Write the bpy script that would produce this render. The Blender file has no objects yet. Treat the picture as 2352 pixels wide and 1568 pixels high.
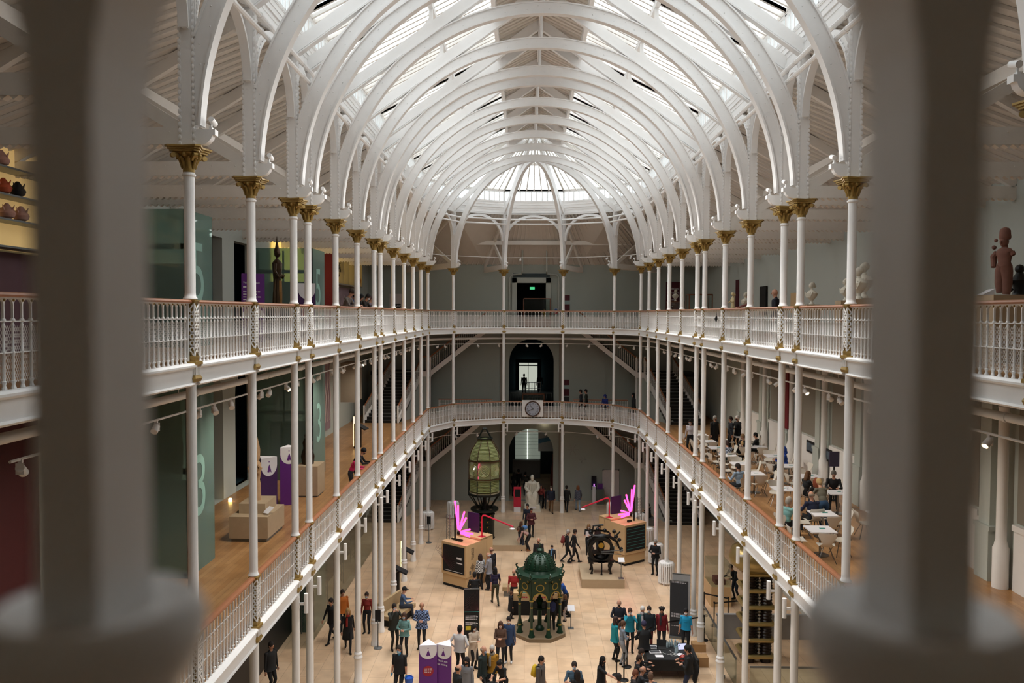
import bpy, bmesh, math, random
from mathutils import Vector, Matrix, geometry
random.seed(7)
S = bpy.context.scene
COL = S.collection
PI = math.pi
# ------------------------------------------------------------------ camera model (2352x1568)
F, PITCH, YAW, ROLL = 1806.78, .03491, .01742, .0039
EYE = 13.0
_cy, _sy, _cp, _sp, _cr, _sr = math.cos(YAW), math.sin(YAW), math.cos(PITCH), math.sin(PITCH), math.cos(ROLL), math.sin(ROLL)
_X = Vector((_cy, _sy, 0)); _Y = Vector((-_sy * _cp, _cy * _cp, -_sp)); _Z = Vector((-_sy * _sp, _cy * _sp, _cp))
RT = _cr * _X + _sr * _Z; UP = -_sr * _X + _cr * _Z
def ray(px, py): return _Y + RT * ((px - 1176) / F) - UP * ((py - 784) / F)
def at_z(px, py, z):
    r = ray(px, py); t = (z - EYE) / r.z
    return Vector((0, 0, EYE)) + r * t
def at_y(px, py, y):
    r = ray(px, py)
    return Vector((0, 0, EYE)) + r * (y / r.y)
cam = bpy.data.cameras.new('camera'); co = bpy.data.objects.new('camera', cam); COL.objects.link(co)
m3 = Matrix((RT, UP, -_Y)).transposed()
co.matrix_world = Matrix.Translation((0, 0, EYE)) @ m3.to_4x4()
cam.sensor_width = 36; cam.lens = F / 2352 * 36; cam.clip_start = .01; cam.clip_end = 400
cam.dof.use_dof = True; cam.dof.focus_distance = 17; cam.dof.aperture_fstop = 5.0
S.camera = co
S.view_settings.view_transform = 'Standard'; S.view_settings.look = 'None'; S.view_settings.gamma = 1
S.view_settings.use_curve_mapping = False; S.view_settings.exposure = 0.45
# ------------------------------------------------------------------ materials
def lin(h):
    h = h.lstrip('#'); o = []
    for i in (0, 2, 4):
        c = int(h[i:i + 2], 16) / 255
        o.append(c / 12.92 if c <= .04045 else ((c + .055) / 1.055) ** 2.4)
    return o + [1]
MATS = {}
def mat(name, col, rough=.6, metal=0, var=.08, scale=6, emit=0, spec=None, alpha=None, trans=0):
    if name in MATS: return MATS[name]
    m = bpy.data.materials.new(name); m.use_nodes = True; MATS[name] = m
    nt = m.node_tree; b = nt.nodes['Principled BSDF']; c = lin(col)
    b.inputs['Roughness'].default_value = rough; b.inputs['Metallic'].default_value = metal
    tc = nt.nodes.new('ShaderNodeTexCoord'); n = nt.nodes.new('ShaderNodeTexNoise'); n.inputs['Scale'].default_value = scale
    n.inputs['Detail'].default_value = 3
    nt.links.new(tc.outputs['Object'], n.inputs['Vector'])
    mx = nt.nodes.new('ShaderNodeMixRGB'); mx.inputs[1].default_value = [min(1, x * (1 + var)) for x in c[:3]] + [1]
    mx.inputs[2].default_value = [x * (1 - var) for x in c[:3]] + [1]
    nt.links.new(n.outputs['Fac'], mx.inputs[0]); nt.links.new(mx.outputs[0], b.inputs['Base Color'])
    if emit:
        b.inputs['Emission Color'].default_value = c; b.inputs['Emission Strength'].default_value = emit
    if spec is not None: b.inputs['Specular IOR Level'].default_value = spec
    if alpha is not None: b.inputs['Alpha'].default_value = alpha
    return m
def nodes(name):
    m = bpy.data.materials.new(name); m.use_nodes = True; MATS[name] = m
    nt = m.node_tree; nt.nodes.clear()
    out = nt.nodes.new('ShaderNodeOutputMaterial')
    return m, nt, out
def glass_mat(name, col, tint=.95, gloss=.08, body=0.0, bodycol='#9fb5ad'):
    """thin sheet glass: mostly see-through, a little mirror, optional milky body"""
    m, nt, out = nodes(name)
    t = nt.nodes.new('ShaderNodeBsdfTransparent'); c = lin(col); t.inputs[0].default_value = c
    g = nt.nodes.new('ShaderNodeBsdfGlossy'); g.inputs['Roughness'].default_value = .03
    mx = nt.nodes.new('ShaderNodeMixShader'); lw = nt.nodes.new('ShaderNodeLayerWeight'); lw.inputs[0].default_value = .25
    mp = nt.nodes.new('ShaderNodeMath'); mp.operation = 'MULTIPLY_ADD'; mp.inputs[1].default_value = .45; mp.inputs[2].default_value = gloss
    nt.links.new(lw.outputs['Fresnel'], mp.inputs[0]); nt.links.new(mp.outputs[0], mx.inputs[0])
    nt.links.new(t.outputs[0], mx.inputs[1]); nt.links.new(g.outputs[0], mx.inputs[2])
    if body:
        d = nt.nodes.new('ShaderNodeBsdfDiffuse'); d.inputs[0].default_value = lin(bodycol)
        m2 = nt.nodes.new('ShaderNodeMixShader'); m2.inputs[0].default_value = body
        nt.links.new(mx.outputs[0], m2.inputs[1]); nt.links.new(d.outputs[0], m2.inputs[2]); mx = m2
    nt.links.new(mx.outputs[0], out.inputs[0])
    return m
white = mat('white_paint', '#f0eeec', .45, var=.03)
cream = mat('warm_white_paint', '#e8e3dc', .55, var=.04)
board = mat('painted_boards', '#d6cec4', .6, var=.06, scale=2)
gold = mat('gold_paint', '#a08347', .4, .4, var=.25, scale=30)
wood = mat('handrail_wood', '#9a6444', .4, var=.2, scale=12)
green = mat('grey_green_wall', '#a3aaa3', .8, var=.03, scale=1.5)
greenpale = mat('pale_green_wall', '#b7bdb7', .8, var=.03, scale=1.5)
taupe = mat('taupe_wall', '#8c857a', .85, var=.04, scale=1.2)
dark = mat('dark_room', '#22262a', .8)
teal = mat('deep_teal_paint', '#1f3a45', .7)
black = mat('black_metal', '#0d0e0e', .45, .2)
grey = mat('grey_metal', '#777b7c', .4, .6)
blackm = mat('matt_black', '#101011', .8)
stepm = mat('black_step', '#141414', .6)
purple = mat('purple_panel', '#62247f', .55)
dpurple = mat('deep_purple_panel', '#3d1452', .6)
whitep = mat('white_panel', '#e8e6ea', .6, var=.02)
maroon = mat('maroon_banner', '#4e1020', .7)
redw = mat('crimson_panel', '#c2243f', .5)
stonep = mat('plinth_stone', '#b39d80', .75, var=.08)
ply = mat('birch_ply', '#d1b083', .5, var=.08, scale=3)
marble = mat('marble', '#ded8c8', .5, var=.05)
bronze = mat('dark_bronze', '#3a2a18', .35, .7, var=.5, scale=5)
terra = mat('terracotta_stone', '#7c5346', .85, var=.2, scale=8)
skin = mat('skin', '#c59278', .55, var=.05)
roofglass = glass_mat('roof_glass', '#f6fafb', gloss=.04)
glass = glass_mat('clear_glass', '#eef4f2', gloss=.05)
liftglass = glass_mat('green_lift_glass', '#b9d0c8', gloss=.05, body=.30, bodycol='#a5c2ba')
def floor_mat(name, c1, c2, cm, w, h, mortar, rough, off=.5, noise=3, bump=0.15, mapscale=1):
    m = bpy.data.materials.new(name); m.use_nodes = True; MATS[name] = m
    nt = m.node_tree; b = nt.nodes['Principled BSDF']; b.inputs['Roughness'].default_value = rough
    tc = nt.nodes.new('ShaderNodeTexCoord'); br = nt.nodes.new('ShaderNodeTexBrick')
    br.inputs['Scale'].default_value = 1; br.inputs['Brick Width'].default_value = w; br.inputs['Row Height'].default_value = h
    br.inputs['Mortar Size'].default_value = mortar; br.inputs['Mortar Smooth'].default_value = .2; br.offset = off
    br.inputs['Color1'].default_value = lin(c1); br.inputs['Color2'].default_value = lin(c2); br.inputs['Mortar'].default_value = lin(cm)
    mp = nt.nodes.new('ShaderNodeMapping'); mp.inputs['Rotation'].default_value = (0, 0, PI / 2)
    nt.links.new(tc.outputs['Object'], mp.inputs[0]); nt.links.new(mp.outputs[0], br.inputs['Vector'])
    n = nt.nodes.new('ShaderNodeTexNoise'); n.inputs['Scale'].default_value = noise; n.inputs['Detail'].default_value = 5
    nt.links.new(tc.outputs['Object'], n.inputs['Vector'])
    rp = nt.nodes.new('ShaderNodeValToRGB'); rp.color_ramp.elements[0].color = (.84, .80, .77, 1); rp.color_ramp.elements[1].color = (1.08, 1.06, 1.04, 1)
    rp.color_ramp.elements[0].position = .32; rp.color_ramp.elements[1].position = .62
    nt.links.new(n.outputs['Fac'], rp.inputs[0])
    mx = nt.nodes.new('ShaderNodeMixRGB'); mx.blend_type = 'MULTIPLY'; mx.inputs[0].default_value = 1
    nt.links.new(br.outputs['Color'], mx.inputs[1]); nt.links.new(rp.outputs[0], mx.inputs[2]); nt.links.new(mx.outputs[0], b.inputs['Base Color'])
    return m
stonefloor = floor_mat('limestone_floor', '#dfc4a6', '#d8b998', '#b89c80', 1.15, .62, .008, .28, noise=1.3)
woodfloor = floor_mat('oak_strip_floor', '#b98f62', '#a67b4f', '#8a653f', 2.2, .14, .004, .3, noise=2)
def mesh_screen():
    m, nt, out = nodes('wire_mesh_screen')
    tc = nt.nodes.new('ShaderNodeTexCoord'); sx = nt.nodes.new('ShaderNodeSeparateXYZ'); nt.links.new(tc.outputs['Object'], sx.inputs[0])
    def mth(op, a, b=None):
        n = nt.nodes.new('ShaderNodeMath'); n.operation = op
        for i, v in enumerate((a, b)):
            if v is None: continue
            if isinstance(v, (int, float)): n.inputs[i].default_value = v
            else: nt.links.new(v, n.inputs[i])
        return n.outputs[0]
    x = mth('MULTIPLY', sx.outputs[0], 28); z = mth('MULTIPLY', sx.outputs[2], 14)
    a = mth('ABSOLUTE', mth('SUBTRACT', mth('FRACT', mth('ADD', x, z)), .5)); b = mth('ABSOLUTE', mth('SUBTRACT', mth('FRACT', mth('SUBTRACT', x, z)), .5))
    g = mth('GREATER_THAN', mth('MAXIMUM', a, b), .36)
    t = nt.nodes.new('ShaderNodeBsdfTransparent'); d = nt.nodes.new('ShaderNodeBsdfDiffuse'); d.inputs[0].default_value = lin('#d5d0cb')
    mx = nt.nodes.new('ShaderNodeMixShader'); nt.links.new(g, mx.inputs[0]); nt.links.new(t.outputs[0], mx.inputs[1]); nt.links.new(d.outputs[0], mx.inputs[2])
    nt.links.new(mx.outputs[0], out.inputs[0]); return m
screenm = mesh_screen()
def glow(name, col, s): return mat(name, col, .5, emit=s, var=0)
# ------------------------------------------------------------------ mesh builder
class MB:
    def __init__(s): s.v = []; s.f = []; s.m = []; s.xf = None; s.mi = 0
    def add(s, vs, fs):
        o = len(s.v)
        s.v += [tuple(s.xf @ Vector(p)) if s.xf else tuple(p) for p in vs]
        s.f += [tuple(i + o for i in f) for f in fs]; s.m += [s.mi] * len(fs); return s
    def box(s, x0, x1, y0, y1, z0, z1):
        return s.add([(x0, y0, z0), (x1, y0, z0), (x1, y1, z0), (x0, y1, z0), (x0, y0, z1), (x1, y0, z1), (x1, y1, z1), (x0, y1, z1)],
                     [(0, 3, 2, 1), (4, 5, 6, 7), (0, 1, 5, 4), (1, 2, 6, 5), (2, 3, 7, 6), (3, 0, 4, 7)])
    def cbox(s, cx, cy, z0, sx, sy, sz): return s.box(cx - sx / 2, cx + sx / 2, cy - sy / 2, cy + sy / 2, z0, z0 + sz)
    def lathe(s, prof, n=12, c=(0, 0, 0), sx=1, sy=1, a0=0):
        vs = []; k = len(prof)
        for r, z in prof:
            for i in range(n):
                a = a0 + 2 * PI * i / n; vs.append((c[0] + r * sx * math.cos(a), c[1] + r * sy * math.sin(a), c[2] + z))
        fs = [(j * n + i, j * n + (i + 1) % n, (j + 1) * n + (i + 1) % n, (j + 1) * n + i) for j in range(k - 1) for i in range(n)]
        if k >= 3 and abs(prof[0][0] - prof[-1][0]) < 1e-6 and abs(prof[0][1] - prof[-1][1]) < .13 and prof[0][0] > .01: fs += [((k - 1) * n + i, (k - 1) * n + (i + 1) % n, (i + 1) % n, i) for i in range(n)]   # ring: close the profile
        else: fs += [tuple(range(n - 1, -1, -1)), tuple(range((k - 1) * n, k * n))]
        return s.add(vs, fs)
    def tube(s, pts, r, n=8, cap=True):
        pts = [Vector(p) for p in pts]; vs = []; N = len(pts)
        rs = r if isinstance(r, (list, tuple)) else [r] * N
        t0 = (pts[1] - pts[0]).normalized(); u = t0.orthogonal().normalized()
        for i, p in enumerate(pts):
            t = (pts[min(i + 1, N - 1)] - pts[max(i - 1, 0)]).normalized()
            u = (u - t * u.dot(t)).normalized(); w = t.cross(u)
            for k in range(n):
                a = 2 * PI * k / n + PI / n; vs.append(p + (u * math.cos(a) + w * math.sin(a)) * rs[i])
        fs = [(j * n + i, j * n + (i + 1) % n, (j + 1) * n + (i + 1) % n, (j + 1) * n + i) for j in range(N - 1) for i in range(n)]
        if cap: fs += [tuple(range(n - 1, -1, -1)), tuple(range((N - 1) * n, N * n))]
        return s.add(vs, fs)
    def beam(s, a, b, w, h, up=(0, 0, 1)):
        a = Vector(a); b = Vector(b); t = (b - a).normalized(); u = Vector(up); sd = t.cross(u).normalized() * w / 2; uu = sd.cross(t).normalized() * h / 2
        vs = [p + x * sd + y * uu for p in (a, b) for x, y in ((-1, -1), (1, -1), (1, 1), (-1, 1))]
        return s.add(vs, [(0, 1, 5, 4), (1, 2, 6, 5), (2, 3, 7, 6), (3, 0, 4, 7), (3, 2, 1, 0), (4, 5, 6, 7)])
    def prism(s, poly, y0, y1):
        """polygon in x,z extruded along y"""
        n = len(poly); vs = [(x, y0, z) for x, z in poly] + [(x, y1, z) for x, z in poly]
        return s.add(vs, [tuple(range(n)), tuple(range(2 * n - 1, n - 1, -1))] + [(i, n + i, n + (i + 1) % n, (i + 1) % n) for i in range(n)])
    def slab(s, poly, z0, z1):
        n = len(poly); vs = [(x, y, z0) for x, y in poly] + [(x, y, z1) for x, y in poly]
        return s.add(vs, [tuple(range(n - 1, -1, -1)), tuple(range(n, 2 * n))] + [(i, (i + 1) % n, n + (i + 1) % n, n + i) for i in range(n)])
    def arc(s, cx, cz, ri, ro, a0, a1, y0, y1, n=24, sx=1, sz=1):
        vs = []
        for i in range(n + 1):
            a = a0 + (a1 - a0) * i / n; c, d = math.cos(a) * sx, math.sin(a) * sz
            vs += [(cx + ri * c, y0, cz + ri * d), (cx + ro * c, y0, cz + ro * d), (cx + ro * c, y1, cz + ro * d), (cx + ri * c, y1, cz + ri * d)]
        fs = []
        for i in range(n):
            o = 4 * i
            for k in range(4): fs.append((o + k, o + (k + 1) % 4, o + 4 + (k + 1) % 4, o + 4 + k))
        fs += [(3, 2, 1, 0), tuple(4 * n + k for k in range(4))]
        return s.add(vs, fs)
    def ball(s, c, r, n=10, k=6, sx=1, sy=1, sz=1):
        return s.lathe([(max(1e-3, r * math.sin(PI * j / k)), -r * sz * math.cos(PI * j / k)) for j in range(k + 1)], n, c, sx, sy)
    def mesh(s, name, mats, smooth=True, angle=40):
        me = bpy.data.meshes.new(name); me.from_pydata(s.v, [], s.f)
        if not isinstance(mats, (list, tuple)): mats = [mats]
        for m in mats: me.materials.append(m)
        me.polygons.foreach_set('material_index', s.m)
        bm = bmesh.new(); bm.from_mesh(me); bmesh.ops.recalc_face_normals(bm, faces=bm.faces); bm.to_mesh(me); bm.free()
        if smooth:
            me.polygons.foreach_set('use_smooth', [True] * len(s.f))
            try: me.set_sharp_from_angle(angle=math.radians(angle))
            except Exception: pass
        me.update(); return me
def link(name, me, parent=None, loc=None, rot=None, scale=None):
    o = bpy.data.objects.new(name, me); COL.objects.link(o)
    if parent: o.parent = parent
    if loc is not None: o.location = loc
    if rot is not None: o.rotation_euler = (0, 0, rot) if isinstance(rot, (int, float)) else rot
    if scale is not None: o.scale = (scale,) * 3 if isinstance(scale, (int, float)) else scale
    return o
def tag(o, label, cat, group=None, kind=None):
    o['label'] = label; o['category'] = cat
    if group: o['group'] = group
    if kind: o['kind'] = kind
    return o
def empty(name, loc=(0, 0, 0), rot=0, label=None, cat=None, group=None, scale=None):
    o = bpy.data.objects.new(name, None); COL.objects.link(o); o.location = loc; o.rotation_euler = (0, 0, rot); o.empty_display_size = .1
    if scale: o.scale = (scale,) * 3
    if label: tag(o, label, cat, group)
    return o
def build(mb, name, mats, parent=None, loc=None, rot=None, smooth=True): return link(name, mb.mesh(name, mats, smooth), parent, loc, rot)
def struct(o, label, cat): return tag(o, label, cat, None, 'structure')
def text(body, size, m, parent, loc, rot, name='lettering', depth=.002, align='LEFT', sx=1):
    cu = bpy.data.curves.new(name, 'FONT'); cu.body = body; cu.size = size; cu.extrude = depth; cu.align_x = align; cu.materials.append(m)
    cu.space_line = 1.0
    cu.align_y = 'CENTER' if align == 'CENTER' else 'TOP_BASELINE'
    q = bpy.data.objects.new(name, cu); COL.objects.link(q); dg = bpy.context.evaluated_depsgraph_get(); me = bpy.data.meshes.new_from_object(q.evaluated_get(dg)); bpy.data.objects.remove(q); bpy.data.curves.remove(cu)
    if not me.materials: me.materials.append(m)
    o = link(name, me, parent, loc); o.rotation_euler = rot; o.scale = (sx, 1, 1)
    return o
ORD = 'zeroth first second third fourth fifth sixth seventh eighth ninth tenth eleventh twelfth thirteenth fourteenth fifteenth sixteenth seventeenth eighteenth nineteenth twentieth'.split()
ORD += ['twenty-' + o for o in ORD[1:10]] + ['thirtieth'] + ['thirty-' + o for o in ORD[1:10]] + ['fortieth'] + ['forty-' + o for o in ORD[1:10]]
# ------------------------------------------------------------------ hall layout
CX, HW = .4956, 6.3606
XL, XR = CX - HW, CX + HW
R3, R2 = 13.2235, 7.3214              # handrail tops
FL3, FL2 = R3 - 1.10, R2 - 1.10       # gallery floors
CAPZ = 15.8635
WALL_L, WALL_R, WALL_F, WALL_N = -10.95, 12.1, 54.4, -3.6
PAT = [(0, 0), (1, 0), (2, 0), (3, 0), (4, 0), (5, 0), (5, 1), (6, 1), (7, 1), (8, 1), (8, 2), (9, 2), (10, 2), (11, 2), (12, 2), (13, 2)]
YS = [47.0074 - i * 3.07475 - j * 1.29722 for i, j in PAT]     # far to near
Y0, YN = YS[0], YS[-1]
left = [(XL, y) for y in YS]; right = [(XR, y) for y in YS]
APSE = [(CX - 5.08, Y0 + 2.65), (CX - 1.935, Y0 + 4.2), (CX + 1.935, Y0 + 4.2), (CX + 5.08, Y0 + 2.65)]
NEAR = [(CX + 5.08, YN - 2.65), (CX + 1.935, YN - 4.2), (CX - 1.935, YN - 4.2), (CX - 5.08, YN - 2.65)]
# ------------------------------------------------------------------ world light: bright overcast sky
w = bpy.data.worlds.new('overcast_sky'); S.world = w; w.use_nodes = True
bg = w.node_tree.nodes['Background']; bg.inputs[0].default_value = (.93, .97, 1, 1)
_n = w.node_tree.nodes; _l = w.node_tree.links
_t = _n.new('ShaderNodeTexCoord'); _s = _n.new('ShaderNodeSeparateXYZ'); _m = _n.new('ShaderNodeMapRange')     # overcast sky: zenith brighter than the horizon
_l.new(_t.outputs['Generated'], _s.inputs[0]); _l.new(_s.outputs[2], _m.inputs['Value'])
_m.inputs['From Min'].default_value = 0; _m.inputs['From Max'].default_value = 1; _m.inputs['To Min'].default_value = 1.9; _m.inputs['To Max'].default_value = 2.7
_l.new(_m.outputs[0], bg.inputs[1])
# ------------------------------------------------------------------ floors, slabs and walls
def extr(mb, poly_yz, x0, x1):
    n = len(poly_yz); vs = [(x0, y, z) for y, z in poly_yz] + [(x1, y, z) for y, z in poly_yz]
    return mb.add(vs, [tuple(range(n)), tuple(range(2 * n - 1, n - 1, -1))] + [(i, n + i, n + (i + 1) % n, (i + 1) % n) for i in range(n)])
b = MB(); b.box(WALL_L - .6, WALL_R + .6, WALL_N - .4, WALL_F + 14, -.3, 0)
struct(build(b, 'floor', stonefloor, smooth=False), 'pale limestone tiled ground floor of the hall', 'floor')
ring_in = [(XR, y) for y in reversed(YS)] + [APSE[3], APSE[2], APSE[1], APSE[0]] + [(XL, y) for y in YS] + [NEAR[3], NEAR[2], NEAR[1], NEAR[0]]
def poly_with_hole(outer, holes, z):
    """2-D polygon with holes -> verts and tris at height z"""
    polys = [[Vector((x, y, 0)) for x, y in p] for p in [outer] + holes]
    flat = [v for p in polys for v in p]
    return [(v.x, v.y, z) for v in flat], [tuple(t) for t in geometry.tessellate_polygon(polys)]
def gallery(z, name, label, matl):
    outer = [(WALL_L - .5, WALL_N - .3), (WALL_R + .5, WALL_N - .3), (WALL_R + .5, WALL_F + .3), (WALL_L - .5, WALL_F + .3)]
    c = Vector((CX, (Y0 + YN) / 2)); hole = [(x, y) for x, y in ring_in][::-1]
    b = MB(); v, f = poly_with_hole(outer, [hole], z); b.add(v, f); b.mi = 1
    v, f = poly_with_hole(outer, [hole], z - .30); b.add(v, f)
    n = len(hole); vs = [(x, y, z) for x, y in hole] + [(x, y, z - .30) for x, y in hole]
    b.add(vs, [(i, (i + 1) % n, n + (i + 1) % n, n + i) for i in range(n)])
    struct(build(b, name, [matl, taupe], smooth=False), label, 'floor')
gallery(FL2, 'floor.001', 'oak strip floor of the lower gallery ring', woodfloor)
gallery(FL3, 'floor.002', 'oak strip floor of the upper gallery ring', woodfloor)
def wall_holes(name, label, matl, x0, x1, z0, z1, holes, y, thick=.35, axis='x', mats=None):
    """wall in the x,z plane at y (axis x) or in the y,z plane at x (axis y) with holes given as x,z polygons"""
    outer = [(x0, z0), (x1, z0), (x1, z1), (x0, z1)]
    v, f = poly_with_hole(outer, holes, 0); b = MB()
    P = (lambda a, z, d: (a, y + d, z)) if axis == 'x' else (lambda a, z, d: (y + d, a, z))
    for d in (0, thick): b.add([P(q[0], q[1], d) for q in v], f)
    for p in [outer] + holes:
        n = len(p); b.add([P(a, z, 0) for a, z in p] + [P(a, z, thick) for a, z in p], [(i, (i + 1) % n, n + (i + 1) % n, n + i) for i in range(n)])
    return struct(build(b, name, mats or matl, smooth=False), label, 'wall')
def arch_hole(x0, x1, z0, ztop, n=14):
    r = (x1 - x0) / 2; cz = ztop - r
    return [(x0, z0), (x1, z0)] + [((x0 + x1) / 2 + r * math.cos(PI * i / n), cz + r * math.sin(PI * i / n)) for i in range(n + 1)]
DA0, DA1 = -1.13, 1.95
wall_holes('wall_far', 'grey-green end wall with two dark arches and a doorway', green, WALL_L - .3, WALL_R + .3, 0, 17.2,
           [arch_hole(DA0, DA1, .001, 5.05), arch_hole(DA0, DA1, FL2 + .001, 11.28), [(-.62, FL3 + .001), (1.38, FL3 + .001), (1.38, 15.15), (-.62, 15.15)]], WALL_F)
lh = [[(y, FL3 + .001), (y + w_, FL3 + .001), (y + w_, 15.7), (y, 15.7)] for y, w_ in ((26.8, 1.45), (29.4, 2.1))]
lh += [arch_hole(y, y + 2.2, FL2 + .001, 11.0) for y in (22.6, 26.0, 29.4)]
wall_holes('wall_left', 'left side wall with dark doorways and arched recesses', greenpale, WALL_N, WALL_F + .3, 0, 17.2, lh, WALL_L, -.35, 'y')
wall_holes('wall_right', 'pale grey-green right side wall', greenpale, WALL_N, WALL_F + .3, 0, 17.2, [], WALL_R, .35, 'y')
wall_holes('wall_near', 'grey-green wall behind the viewer gallery', green, WALL_L - .3, WALL_R + .3, 0, 17.2, [], WALL_N, -.35)
# dark rooms behind the left wall openings
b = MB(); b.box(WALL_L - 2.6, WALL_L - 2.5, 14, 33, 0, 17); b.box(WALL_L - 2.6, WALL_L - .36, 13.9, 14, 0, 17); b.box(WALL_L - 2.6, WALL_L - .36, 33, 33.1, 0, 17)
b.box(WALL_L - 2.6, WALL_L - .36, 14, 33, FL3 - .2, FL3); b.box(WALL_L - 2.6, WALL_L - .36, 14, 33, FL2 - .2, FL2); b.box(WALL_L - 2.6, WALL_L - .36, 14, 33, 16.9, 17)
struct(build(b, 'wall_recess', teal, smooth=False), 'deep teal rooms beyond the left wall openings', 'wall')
# rooms beyond the end wall
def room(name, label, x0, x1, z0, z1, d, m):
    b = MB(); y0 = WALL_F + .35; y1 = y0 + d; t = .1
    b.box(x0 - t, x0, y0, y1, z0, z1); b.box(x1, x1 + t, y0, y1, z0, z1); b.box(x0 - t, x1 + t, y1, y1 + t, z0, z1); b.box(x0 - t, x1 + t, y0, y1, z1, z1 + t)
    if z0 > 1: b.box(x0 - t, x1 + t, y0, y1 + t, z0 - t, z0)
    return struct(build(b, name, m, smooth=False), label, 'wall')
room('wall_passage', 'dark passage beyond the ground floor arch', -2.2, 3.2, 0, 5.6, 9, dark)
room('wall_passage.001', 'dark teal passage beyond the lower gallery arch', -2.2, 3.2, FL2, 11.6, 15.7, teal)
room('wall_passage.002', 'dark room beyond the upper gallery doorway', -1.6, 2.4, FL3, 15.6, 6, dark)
# skirting along end wall and pilaster strips that frame the arches
b = MB()
for x in (-1.75, 2.57 - .25): b.box(x, x + .3, WALL_F - .12, WALL_F, 0, 5.8); b.box(x, x + .3, WALL_F - .12, WALL_F, FL2, 11.7)
struct(build(b, 'trim_1', taupe, smooth=False), 'grey pilaster strips beside the end wall arches', 'trim')
# ------------------------------------------------------------------ iron columns
def capital_mesh():
    b = MB()
    b.lathe([(.098, 0), (.10, .03), (.10, .05), (.097, .16), (.11, .22), (.15, .28), (.205, .315), (.20, .33), (.12, .335)], 16)
    for k in range(8):                                               # acanthus leaves
        a = PI / 8 + k * PI / 4; c, s = math.cos(a), math.sin(a)
        b.tube([(c * .10, s * .10, .06), (c * .118, s * .118, .14), (c * .145, s * .145, .215), (c * .185, s * .185, .235), (c * .20, s * .20, .215)], [.022, .03, .03, .022, .01], 6)
    for k in range(4):                                               # corner volutes and rosettes
        a = PI / 4 + k * PI / 2; c, s = math.cos(a), math.sin(a); t = Vector((-s, c, 0)) * .035; p = Vector((c * .27, s * .27, .27))
        b.tube([p - t, p + t], .045, 10); b.tube([(c * .14, s * .14, .20), (c * .22, s * .22, .30), (c * .27, s * .27, .315)], .03, 6)
        a += PI / 4; b.ball((math.cos(a) * .19, math.sin(a) * .19, .285), .042, 8, 5)
    q = []
    for k in range(4):                                               # concave abacus
        a = PI / 4 + k * PI / 2
        for d, r in ((-.13, .375), (.13, .375), (PI / 4, .235)): q.append((a + d, r))
    for z0, z1, sc in ((.33, .365, .86), (.365, .40, .95), (.40, .43, 1.06)):
        b.slab([(r * sc * math.cos(a), r * sc * math.sin(a)) for a, r in q], z0, z1)
    return b.mesh('capital', gold)
def lattice_mesh():
    b = MB(); b.mi = 1; b.box(-.075, .075, -.07, .07, 0, .92); b.mi = 0
    fx, fy, H, P = .092, .086, .92, .115
    for ax, hw, d in (('x', fx, fy), ('x', fx, -fy), ('y', fy, fx), ('y', fy, -fx)):
        def pt(a, z): return (a, d, z) if ax == 'x' else (d, a, z)
        n = 0 if ax == 'x' else 1; upv = (0, 1, 0) if ax == 'x' else (1, 0, 0)
        k = 0
        while k * P * 2 < H:
            for s in (1, -1):
                z0 = k * P * 2; z1 = min(z0 + 2 * P, H); e = -hw + 2 * hw * (z1 - z0) / (2 * P)
                b.beam(pt(-hw * s, z0), pt(e * s, z1), .012, .024, upv if False else (0, 0, 1))
                z0 -= P; 
                if z0 >= 0: b.beam(pt(-hw * s, z0), pt(hw * s, min(z0 + 2 * P, H)), .012, .024)
            k += 1
        b.mi = 1
        for j in range(8):
            z = P * (j + .5) * 1.0
            for a in ((0,) if j % 2 else (-hw * .5, hw * .5)):
                q = pt(a, z); b.ball(q, .014, 5, 3)
        b.mi = 0
    for x in (-fx, fx):
        for y in (-fy, fy): b.box(x - .008, x + .008, y - .008, y + .008, 0, H)
    return b.mesh('lattice_pedestal', [white, gold], smooth=False)
def block_mesh():
    b = MB(); b.mi = 0
    def ring(z0, z1, w0, w1, d0, d1):
        vs = [(x * w, y * d, z) for z, w, d in ((z0, w0, d0), (z1, w1, d1)) for x, y in ((-1, -1), (1, -1), (1, 1), (-1, 1))]
        b.add(vs, [(0, 1, 5, 4), (1, 2, 6, 5), (2, 3, 7, 6), (3, 0, 4, 7), (3, 2, 1, 0), (4, 5, 6, 7)])
    ring(.41, .46, .10, .10, .09, .09); ring(.36, .41, .09, .095, .085, .088); ring(.31, .36, .15, .14, .135, .13); ring(.265, .31, .105, .15, .10, .135)
    ring(.06, .12, .14, .105, .125, .098); ring(0, .06, .115, .14, .105, .125)
    b.box(-.09, .09, -.085, .085, .12, .265); b.mi = 1
    for i in range(4):
        x = -.072 + i * .048
        for y in (-.094, .094): b.box(x - .015, x + .015, y - .01, y + .01, .12, .265)
        for x2 in (-.098, .098):
            yy = -.066 + i * .044; b.box(x2 - .01, x2 + .01, yy - .014, yy + .014, .12, .265)
    return b.mesh('gilded_block', [gold, white], smooth=False)
def shaft_mesh(h, r, foot=True, neck=False):
    p = [(r + .012, 0), (r + .03, .015), (r + .03, .03), (r + .006, .06)] if foot else [(r, 0)]
    p += [(r, .12), (r * .985, h - .08)]
    p += [(r + .022, h - .06), (r + .022, h - .03), (r, h - .02), (r, h)] if neck else [(r, h)]
    return MB().lathe(p, 20).mesh('shaft', white)
def base_mesh():
    return MB().lathe([(.15, 0), (.15, .12), (.14, .14), (.14, .16), (.128, .2), (.128, .82), (.135, .84), (.155, .87), (.155, .90), (.14, .93), (.125, .97), (.14, 1.0), (.14, 1.03), (.105, 1.08)], 20).mesh('pedestal_base', white)
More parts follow.
